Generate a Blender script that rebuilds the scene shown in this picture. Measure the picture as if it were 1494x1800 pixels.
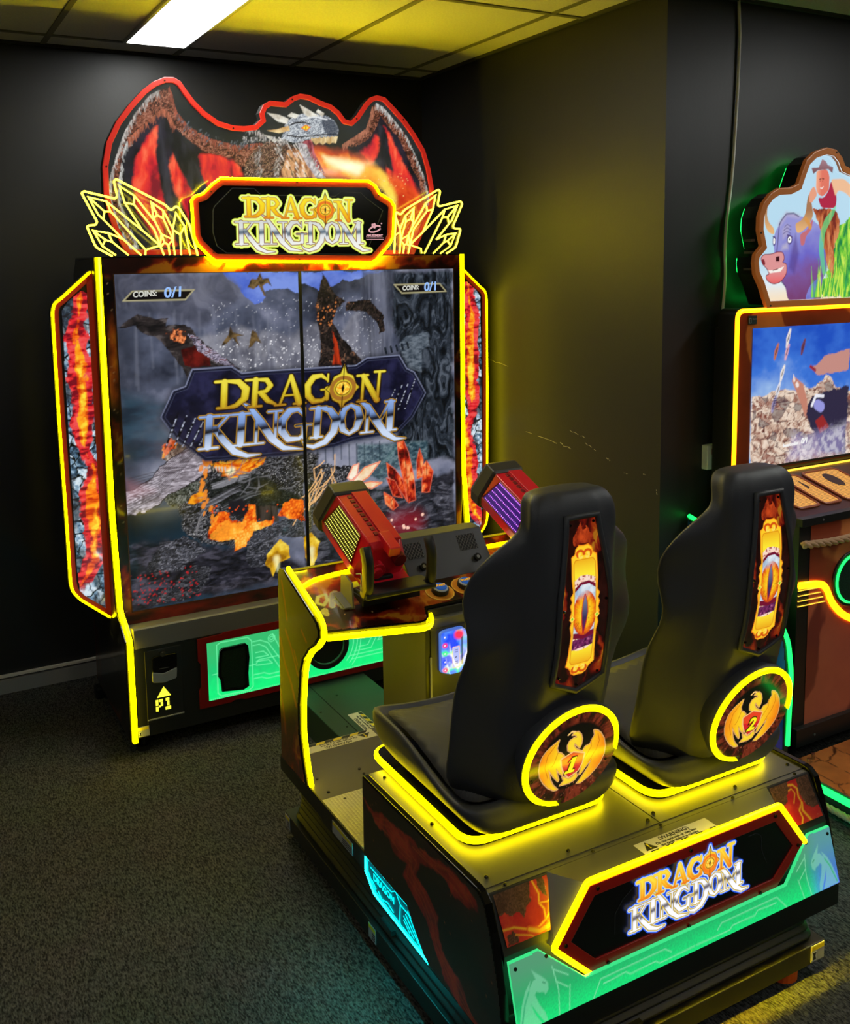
import bpy, bmesh, math, random
import numpy as np
from mathutils import Vector, Matrix
for o in list(bpy.data.objects): bpy.data.objects.remove(o)
sc = bpy.context.scene
COL = sc.collection
random.seed(5)

# ---------------------------------------------------------------- camera
cd = bpy.data.cameras.new('camera'); cam = bpy.data.objects.new('camera', cd); COL.objects.link(cam)
CAM_ROWS = ((0.87856606, -0.47729754, -0.01757078), (-0.07534603, -0.10217494, -0.9919089), (0.47164038, 0.87278138, -0.12572991))
rx, dn, fw = (Vector(r) for r in CAM_ROWS)
cam.matrix_world = Matrix.Translation((0, 0, 1.72)) @ Matrix((rx, -dn, -fw)).transposed().to_4x4()
cd.sensor_fit = 'HORIZONTAL'; cd.sensor_width = 36
cd.lens = 1690.7141 / 1494 * 36
cd.shift_x = (747 - 708.237) / 1494
cd.shift_y = -(900 - 690.158) / 1494
cd.clip_start = 0.05
sc.camera = cam

# ---------------------------------------------------------------- view, world
sc.view_settings.view_transform = 'Standard'; sc.view_settings.look = 'None'
sc.view_settings.exposure = 0.0; sc.view_settings.gamma = 1
w = bpy.data.worlds.new('world'); sc.world = w; w.use_nodes = True
w.node_tree.nodes['Background'].inputs[0].default_value = (0.10, 0.10, 0.10, 1)
w.node_tree.nodes['Background'].inputs[1].default_value = 0.2

NEON = 12.0        # radiance of the yellow tubes
PANEL = 18.0      # radiance of the ceiling light panels
GREEN_L = 1.15

# ---------------------------------------------------------------- helpers
def lin(c):
    c = np.asarray(c, dtype=np.float64) / 255.0
    return np.where(c <= 0.04045, c / 12.92, ((c + 0.055) / 1.055) ** 2.4)

MATS = {}
def mat(name, col=(128, 128, 128), rough=0.5, metal=0.0, emit=None, strength=1.0, coat=0.0, noise=None, bump=None, spec=0.5):
    if name in MATS: return MATS[name]
    m = bpy.data.materials.new(name); m.use_nodes = True; nt = m.node_tree; b = nt.nodes['Principled BSDF']
    c = tuple(lin(col)) + (1,)
    b.inputs['Base Color'].default_value = c
    b.inputs['Roughness'].default_value = rough; b.inputs['Metallic'].default_value = metal
    b.inputs['Coat Weight'].default_value = coat; b.inputs['Coat Roughness'].default_value = 0.08
    b.inputs['Specular IOR Level'].default_value = spec
    if emit is not None:
        b.inputs['Emission Color'].default_value = tuple(lin(emit)) + (1,)
        b.inputs['Emission Strength'].default_value = strength
    tc = nt.nodes.new('ShaderNodeTexCoord')
    if noise:   # (scale, other colour, lo, hi)
        n = nt.nodes.new('ShaderNodeTexNoise'); n.inputs['Scale'].default_value = noise[0]; n.inputs['Detail'].default_value = 6
        r = nt.nodes.new('ShaderNodeValToRGB'); r.color_ramp.elements[0].position = noise[2]; r.color_ramp.elements[1].position = noise[3]
        r.color_ramp.elements[0].color = c; r.color_ramp.elements[1].color = tuple(lin(noise[1])) + (1,)
        nt.links.new(tc.outputs['Object'], n.inputs['Vector']); nt.links.new(n.outputs['Fac'], r.inputs[0]); nt.links.new(r.outputs[0], b.inputs['Base Color'])
    if bump:    # (scale, strength)
        n = nt.nodes.new('ShaderNodeTexNoise'); n.inputs['Scale'].default_value = bump[0]; n.inputs['Detail'].default_value = 3
        bp = nt.nodes.new('ShaderNodeBump'); bp.inputs['Strength'].default_value = bump[1]; bp.inputs['Distance'].default_value = 0.002
        nt.links.new(tc.outputs['Object'], n.inputs['Vector']); nt.links.new(n.outputs['Fac'], bp.inputs['Height']); nt.links.new(bp.outputs[0], b.inputs['Normal'])
    MATS[name] = m; return m

def mat_art(name, strength=None, rough=0.25, coat=0.3, spec=0.5):
    """printed or back-lit picture: colours come from the mesh's own colour attribute"""
    if name in MATS: return MATS[name]
    m = bpy.data.materials.new(name); m.use_nodes = True; nt = m.node_tree; b = nt.nodes['Principled BSDF']
    a = nt.nodes.new('ShaderNodeAttribute'); a.attribute_name = 'Col'
    b.inputs['Roughness'].default_value = rough; b.inputs['Coat Weight'].default_value = coat; b.inputs['Coat Roughness'].default_value = 0.05
    b.inputs['Specular IOR Level'].default_value = spec
    if strength is None:
        nt.links.new(a.outputs['Color'], b.inputs['Base Color'])
    else:
        b.inputs['Base Color'].default_value = (0.01, 0.01, 0.01, 1)
        nt.links.new(a.outputs['Color'], b.inputs['Emission Color']); b.inputs['Emission Strength'].default_value = strength
    MATS[name] = m; return m

ORG = {}
def thing(name, label, cat, loc, group=None):
    o = bpy.data.objects.new(name, None); COL.objects.link(o); o.location = loc
    o.empty_display_size = 0.05
    o['label'] = label; o['category'] = cat
    if group: o['group'] = group
    ORG[o.name] = Vector(loc); return o

def link_mesh(name, me, m, parent, org, label=None, smooth=False, bevel=0, subsurf=0):
    o = bpy.data.objects.new(name, me); COL.objects.link(o)
    me.materials.append(m)
    if parent is not None: o.parent = parent
    else: o.location = org
    ORG[o.name] = org
    if label: o['label'] = label
    if smooth:
        me.polygons.foreach_set('use_smooth', [True] * len(me.polygons))
    if bevel:
        md = o.modifiers.new('bevel', 'BEVEL'); md.width = bevel; md.segments = 3; md.limit_method = 'ANGLE'; md.angle_limit = math.radians(35)
    if subsurf:
        md = o.modifiers.new('sub', 'SUBSURF'); md.levels = subsurf; md.render_levels = subsurf
    return o

class MB:
    def __init__(s): s.v = []; s.f = []
    def add(s, v, f):
        n = len(s.v); s.v += [tuple(p) for p in v]; s.f += [tuple(i + n for i in q) for q in f]; return s
    def box(s, x0, x1, y0, y1, z0, z1):
        v = [(x, y, z) for z in (z0, z1) for y in (y0, y1) for x in (x0, x1)]
        return s.add(v, [(0, 2, 3, 1), (4, 5, 7, 6), (0, 1, 5, 4), (2, 6, 7, 3), (0, 4, 6, 2), (1, 3, 7, 5)])
    def prism(s, pts, ax, a, b):
        e = EX[ax]; n = len(pts)
        v = [e(p[0], p[1], a) for p in pts] + [e(p[0], p[1], b) for p in pts]
        f = [tuple(range(n)), tuple(range(2 * n - 1, n - 1, -1))] + [(i, (i + 1) % n, n + (i + 1) % n, n + i) for i in range(n)]
        return s.add(v, f)
    def ring(s, outer, inner, ax, a, b):
        e = EX[ax]; n = len(outer)
        v = [e(p[0], p[1], t) for t in (a, b) for L in (outer, inner) for p in L]
        f = []
        for i in range(n):
            j = (i + 1) % n
            f += [(i, j, n + j, n + i), (2 * n + i, 3 * n + i, 3 * n + j, 2 * n + j), (i, 2 * n + i, 2 * n + j, j), (n + i, n + j, 3 * n + j, 3 * n + i)]
        return s.add(v, f)
    def loft(s, secs, cap=True, closed=True):
        n = len(secs[0]); assert all(len(q) == n for q in secs); v = [p for L in secs for p in L]; f = []
        for k in range(len(secs) - 1):
            for i in range(n if closed else n - 1):
                j = (i + 1) % n; f.append((k * n + i, k * n + j, (k + 1) * n + j, (k + 1) * n + i))
        if cap: f += [tuple(range(n - 1, -1, -1)), tuple(range((len(secs) - 1) * n, len(secs) * n))]
        return s.add(v, f)
    def cyl(s, c, d, r, h, n=24, r2=None):
        c = Vector(c); d = Vector(d).normalized(); a = d.orthogonal().normalized(); b = d.cross(a); r2 = r if r2 is None else r2
        L = [[c + d * t + (a * math.cos(k * math.tau / n) + b * math.sin(k * math.tau / n)) * R for k in range(n)] for t, R in ((0, r), (h, r2))]
        return s.loft(L)
    def ball(s, c, r, n=10):
        c = Vector(c); secs = []
        for i in range(n + 1):
            th = math.pi * (i + .02) / (n + .04)
            secs.append([c + Vector((math.sin(th) * math.cos(k * math.tau / 12), math.sin(th) * math.sin(k * math.tau / 12), math.cos(th))) * r for k in range(12)])
        return s.loft(secs)
    def tube(s, pts, w, h=None, closed=False, n=8, up=None):
        """sweep an ellipse / rounded bar (w across, h along 'up') along 3-D points"""
        P = [Vector(p) for p in pts]; N = len(P); h = w if h is None else h; W_ = w if hasattr(w, '__len__') else [w] * N; H_ = h if hasattr(h, '__len__') else [h] * N; secs = []; prev = None
        for i in range(N):
            a = P[i - 1] if (closed or i > 0) else P[i]; b = P[(i + 1) % N] if (closed or i < N - 1) else P[i]
            t1 = (P[i] - a); t2 = (b - P[i])
            t = ((t1.normalized() if t1.length > 1e-9 else Vector()) + (t2.normalized() if t2.length > 1e-9 else Vector()))
            t = t.normalized() if t.length > 1e-9 else Vector((0, 0, 1))
            if up is not None: u = Vector(up)
            else: u = prev if prev is not None else t.orthogonal()
            u = (u - t * u.dot(t)).normalized(); sd = t.cross(u); prev = u
            k = 1.0
            if t1.length > 1e-9 and t2.length > 1e-9:
                cs = max(0.45, math.sqrt(max(0, (1 + t1.normalized().dot(t2.normalized())) / 2))); k = 1 / cs
            w_, h_ = W_[i], H_[i]; secs.append([P[i] + sd * (w_ * k * math.cos(q * math.tau / n + math.pi / n)) + u * (h_ * math.sin(q * math.tau / n + math.pi / n)) for q in range(n)])
        if closed: secs.append(secs[0])
        return s.loft(secs, cap=not closed)
    def obj(s, name, m, parent=None, label=None, **k):
        if parent is not None: org = ORG[parent.name]
        else:
            A = np.array(s.v); org = Vector(((A[:, 0].min() + A[:, 0].max()) / 2, (A[:, 1].min() + A[:, 1].max()) / 2, A[:, 2].min()))
        me = bpy.data.meshes.new(name)
        me.from_pydata([(p[0] - org[0], p[1] - org[1], p[2] - org[2]) for p in s.v], [], s.f)
        bm = bmesh.new(); bm.from_mesh(me); bmesh.ops.recalc_face_normals(bm, faces=bm.faces); bm.to_mesh(me); bm.free()
        return link_mesh(name, me, m, parent, org, label, **k)

EX = {'y': lambda a, b, t: (a, t, b), 'x': lambda a, b, t: (t, a, b), 'z': lambda a, b, t: (a, b, t)}

def inset(pts, d):
    """move a closed outline inwards by d"""
    P = np.array(pts, float); n = len(P)
    area = 0.5 * np.sum(P[:, 0] * np.roll(P[:, 1], -1) - np.roll(P[:, 0], -1) * P[:, 1])
    s = 1 if area > 0 else -1; out = []
    for i in range(n):
        a, b, c = P[i - 1], P[i], P[(i + 1) % n]
        t1 = (b - a) / np.linalg.norm(b - a); t2 = (c - b) / np.linalg.norm(c - b)
        n1 = np.array([-t1[1], t1[0]]) * s; n2 = np.array([-t2[1], t2[0]]) * s
        m = n1 + n2; L = np.linalg.norm(m); m = m / L if L > 1e-6 else n1
        out.append(tuple(b + m * d / max(0.5, m @ n1)))
    return out

def rounded(pts, r, closed=True, n=5):
    """round the corners of a 2-D or 3-D polyline"""
    P = [Vector(p) if len(p) == 3 else Vector((p[0], p[1], 0)) for p in pts]; N = len(P); out = []; two = len(pts[0]) == 2
    for i in range(N):
        if not closed and i in (0, N - 1): out.append(P[i]); continue
        a, b, c = P[i - 1], P[i], P[(i + 1) % N]
        d1 = (a - b); d2 = (c - b); rr = min(r, d1.length * .45, d2.length * .45)
        p0 = b + d1.normalized() * rr; p2 = b + d2.normalized() * rr
        for k in range(n + 1):
            t = k / n; out.append(p0 * (1 - t) ** 2 + b * 2 * t * (1 - t) + p2 * t * t)
    return [(p.x, p.y) if two else tuple(p) for p in out]

# ---------------------------------------------------------------- painting on fine grids
def _hash(x, y, s):
    h = (x * 374761393 + y * 668265263 + s * 974711) & 0xffffffff
    h = ((h ^ (h >> 13)) * 1274126177) & 0xffffffff
    return ((h ^ (h >> 16)) & 0xffff) / 65535.0
def vn(X, Y, s=0):
    xi = np.floor(X).astype(np.int64); yi = np.floor(Y).astype(np.int64); fx = X - xi; fy = Y - yi
    fx = fx * fx * (3 - 2 * fx); fy = fy * fy * (3 - 2 * fy)
    return (_hash(xi, yi, s) * (1 - fx) + _hash(xi + 1, yi, s) * fx) * (1 - fy) + (_hash(xi, yi + 1, s) * (1 - fx) + _hash(xi + 1, yi + 1, s) * fx) * fy
def fbm(X, Y, s=0, o=5):
    r = 0; a = .5; t = 0
    for k in range(o):
        r = r + a * vn(X, Y, s + k * 17); t += a; X = X * 2.03 + 3.1; Y = Y * 2.03 + 1.7; a *= .55
    return r / t
def ridge(X, Y, s=0, o=4):
    r = 0; a = .5; t = 0
    for k in range(o):
        r = r + a * (1 - np.abs(2 * vn(X, Y, s + k * 13) - 1)); t += a; X = X * 2.1 + 5; Y = Y * 2.1 + 2; a *= .5
    return r / t
def cells(X, Y, s=0):
    """distance to nearest and second nearest random point"""
    xi = np.floor(X).astype(np.int64); yi = np.floor(Y).astype(np.int64); d1 = np.full(X.shape, 9.0); d2 = d1.copy(); idc = np.zeros(X.shape)
    for i in (-1, 0, 1):
        for j in (-1, 0, 1):
            a = xi + i; b = yi + j; px = a + _hash(a, b, s); py = b + _hash(a, b, s + 91); d = np.hypot(X - px, Y - py); h = _hash(a, b, s + 7)
            m = d < d1; d2 = np.where(m, d1, np.minimum(d2, d)); idc = np.where(m, h, idc); d1 = np.where(m, d, d1)
    return d1, d2, idc
def sstep(x, a, b):
    t = np.clip((x - a) / (b - a), 0, 1); return t * t * (3 - 2 * t)
def ramp(t, stops):
    """stops: [(pos, (r,g,b) 0..255)] -> linear rgb"""
    ps = [s[0] for s in stops]; cs = np.array([lin(s[1]) for s in stops])
    return np.stack([np.interp(t, ps, cs[:, k]) for k in range(3)], -1)
def sdf(X, Y, pts):
    P = np.array(pts, float); n = len(P); d = np.full(X.shape, 1e9); ins = np.zeros(X.shape, bool)
    for i in range(n):
        a = P[i]; b = P[(i + 1) % n]; e = b - a; wx = X - a[0]; wy = Y - a[1]
        t = np.clip((wx * e[0] + wy * e[1]) / max(e @ e, 1e-12), 0, 1)
        d = np.minimum(d, (wx - e[0] * t) ** 2 + (wy - e[1] * t) ** 2)
        if a[1] != b[1]:
            c = (a[1] > Y) != (b[1] > Y); ins ^= c & (X < (b[0] - a[0]) * (Y - a[1]) / (b[1] - a[1]) + a[0])
    d = np.sqrt(d); return np.where(ins, -d, d)
def sdl(X, Y, pts, wd):
    """distance to a stroke whose half-width varies along it"""
    d = np.full(X.shape, 1e9)
    for i in range(len(pts) - 1):
        a = np.array(pts[i], float); b = np.array(pts[i + 1], float); e = b - a; wx = X - a[0]; wy = Y - a[1]
        t = np.clip((wx * e[0] + wy * e[1]) / max(e @ e, 1e-12), 0, 1)
        d = np.minimum(d, np.hypot(wx - e[0] * t, wy - e[1] * t) - (wd[i] * (1 - t) + wd[i + 1] * t))
    return d

class Canvas:
    def __init__(s, x0, x1, y0, y1, cell):
        s.nx = max(2, int(round((x1 - x0) / cell)) + 1); s.ny = max(2, int(round((y1 - y0) / cell)) + 1); s.cell = cell
        s.x = np.linspace(x0, x1, s.nx); s.y = np.linspace(y0, y1, s.ny)
        s.X, s.Y = np.meshgrid(s.x, s.y); s.C = np.zeros(s.X.shape + (3,))
    def _box(s, pts, m):
        P = np.array(pts, float); x0, y0 = P.min(0) - m; x1, y1 = P.max(0) + m
        i0, i1 = np.searchsorted(s.x, (x0, x1)); j0, j1 = np.searchsorted(s.y, (y0, y1))
        return slice(max(0, j0 - 1), j1 + 1), slice(max(0, i0 - 1), i1 + 1)
    def fill(s, col): s.C[:] = col(s.X, s.Y) if callable(col) else lin(col); return s
    def _mix(s, sl, a, col):
        X, Y = s.X[sl], s.Y[sl]; c = col(X, Y) if callable(col) else np.broadcast_to(lin(col), X.shape + (3,))
        s.C[sl] = s.C[sl] * (1 - a[..., None]) + c * a[..., None]
    def poly(s, pts, col, soft=None, alpha=1.0, wob=0, ws=60, seed=1, grow=0):
        soft = s.cell if soft is None else soft; sl = s._box(pts, soft + wob + abs(grow)); X, Y = s.X[sl], s.Y[sl]
        if X.size == 0: return s
        if wob: X = X + wob * (fbm(X * ws, Y * ws, seed) - .5) * 2; Y = Y + wob * (fbm(X * ws, Y * ws, seed + 5) - .5) * 2
        d = sdf(X, Y, pts) - grow; s._mix(sl, alpha * sstep(-d, -soft * .5, soft * .5), col); return s
    def line(s, pts, wd, col, soft=None, alpha=1.0):
        soft = s.cell if soft is None else soft
        if not hasattr(wd, '__len__'): wd = [wd] * len(pts)
        sl = s._box(pts, max(wd) + soft); X, Y = s.X[sl], s.Y[sl]
        if X.size == 0: return s
        s._mix(sl, alpha * sstep(-sdl(X, Y, pts, wd), -soft * .5, soft * .5), col); return s
    def dots(s, n, box, r, col, seed=0, alpha=1.0, mask=None):
        rg = random.Random(seed)
        for k in range(n):
            p = (rg.uniform(box[0], box[1]), rg.uniform(box[2], box[3]))
            if mask is not None and sdf(np.array([p[0]]), np.array([p[1]]), mask)[0] > 0: continue
            s.line([p, (p[0] + 1e-5, p[1])], r * rg.uniform(.5, 1.1), col, alpha=alpha)
        return s
    def obj(s, name, m, parent, pos, clip=None, label=None, colfn=None):
        V = np.stack(pos(s.X, s.Y), -1).reshape(-1, 3)
        idx = np.arange(s.nx * s.ny).reshape(s.ny, s.nx)
        q = np.stack([idx[:-1, :-1], idx[:-1, 1:], idx[1:, 1:], idx[1:, :-1]], -1).reshape(-1, 4)
        if clip is not None:
            d = clip(s.X, s.Y) if callable(clip) else sdf(s.X, s.Y, clip)
            ok = (d <= s.cell * .35).reshape(-1)
            q = q[ok[q].all(1)]
        used = np.unique(q); rm = np.zeros(len(V), np.int64); rm[used] = np.arange(len(used)); V = V[used]; q = rm[q]
        Cc = s.C.reshape(-1, 3)[used]
        org = ORG[parent.name] if parent is not None else Vector(V.mean(0))
        me = bpy.data.meshes.new(name); me.vertices.add(len(V)); me.vertices.foreach_set('co', (V - np.array(org)).ravel())
        me.loops.add(len(q) * 4); me.loops.foreach_set('vertex_index', q.ravel().astype(np.int32))
        me.polygons.add(len(q)); me.polygons.foreach_set('loop_start', np.arange(0, len(q) * 4, 4, dtype=np.int32)); me.polygons.foreach_set('loop_total', np.full(len(q), 4, dtype=np.int32))
        me.update(calc_edges=True)
        a = me.color_attributes.new('Col', 'FLOAT_COLOR', 'POINT'); cc = np.ones((len(V), 4), np.float32); cc[:, :3] = Cc; a.data.foreach_set('color', cc.ravel())
        return link_mesh(name, me, m, parent, org, label)

def on(ax, t):
    if ax == 'y': return lambda X, Y: (X, np.full(X.shape, t), Y)
    if ax == 'x': return lambda X, Y: (np.full(X.shape, t), X, Y)
    return lambda X, Y: (X, Y, np.full(X.shape, t))

def text_mb(body, size, org, u, v, out=0.0, bold=0.0, shear=0.0, align='LEFT', sx=1.0, depth=0.0006, width=None):
    """flat lettering: org + x*u + y*v, lifted 'out' along u x v"""
    cu = bpy.data.curves.new('t', 'FONT'); cu.body = body; cu.size = size; cu.offset = bold; cu.shear = shear; cu.align_x = align; cu.resolution_u = 3
    cu.extrude = depth
    o = bpy.data.objects.new('t', cu); COL.objects.link(o)
    bpy.context.view_layer.update()
    me = o.evaluated_get(bpy.context.evaluated_depsgraph_get()).to_mesh()
    if width: sx = width / max(p.co.x for p in me.vertices)
    u = Vector(u).normalized(); v = Vector(v).normalized(); n = u.cross(v); org = Vector(org) + n * out
    M = MB(); M.add([org + u * (p.co.x * sx) + v * p.co.y + n * p.co.z for p in me.vertices], [tuple(f.vertices) for f in me.polygons])
    o.to_mesh_clear(); bpy.data.objects.remove(o); bpy.data.curves.remove(cu)
    return M

# ---------------------------------------------------------------- materials
M_neon = mat('yellow_neon', (60, 55, 0), 0.4, emit=(255, 232, 0), strength=NEON)
M_neon_thin = mat('pale_yellow_neon', (60, 55, 10), 0.4, emit=(250, 232, 50), strength=8.0)
M_neon_green = mat('green_neon', (10, 60, 30), 0.4, emit=(20, 255, 84), strength=3.2)
M_neon_amber = mat('amber_neon', (60, 40, 0), 0.4, emit=(255, 150, 8), strength=4)
M_black = mat('black_satin_metal', (26, 26, 25), 0.38, noise=(900, (33, 33, 31), .3, .7))
M_bench = mat('bench_black_metal', (116, 114, 106), 0.42, metal=.6)
M_blackgloss = mat('black_gloss_trim', (14, 14, 14), 0.15)
M_rubber = mat('black_rubber', (20, 20, 20), 0.55)
M_bellow = mat('bellows_rubber', (30, 29, 27), 0.42)
M_seat = mat('seat_black_moulded', (66, 67, 73), 0.45, bump=(900, .25))
M_seatpad = mat('seat_pad_charcoal', (62, 60, 60), 0.6, bump=(900, .3))
M_grey = mat('dark_grey_steel', (104, 102, 97), 0.5)
M_greydk = mat('darker_grey_steel', (52, 52, 50), 0.5)
M_red = mat('red_plastic', (222, 26, 46), 0.28, coat=.3)
M_redframe = mat('red_acrylic_border', (150, 22, 16), 0.3)
M_neon_top = mat('sign_yellow_neon', (60, 55, 0), 0.4, emit=(255, 232, 0), strength=100)
M_redwing = mat('dark_red_lit_border', (110, 26, 12), 0.35, emit=(150, 36, 12), strength=.35)
M_redglow = mat('red_lit_border', (150, 30, 20), 0.3, emit=(215, 44, 36), strength=.5)
M_chrome = mat('chrome', (200, 200, 200), 0.15, metal=1.0)
M_white = mat('white_sticker', (215, 210, 190), 0.5)
M_ink = mat('black_ink', (20, 20, 18), 0.5)
M_yellow = mat('yellow_ink', (225, 205, 30), 0.5)
M_screw = mat('dark_screw', (45, 42, 30), 0.3, metal=.6)
M_dark = mat('dark_void', (6, 6, 6), 0.7)
M_p1 = mat('lit_yellow_sign', (60, 60, 0), 0.4, emit=(255, 250, 60), strength=1.5)
A_screen = mat_art('screen_picture', 1.0, rough=.16, coat=0.25)
A_back = mat_art('back_lit_picture', 1.0, rough=.2, coat=.4)
A_print = mat_art('printed_picture', None, rough=.28, coat=.5)

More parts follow.
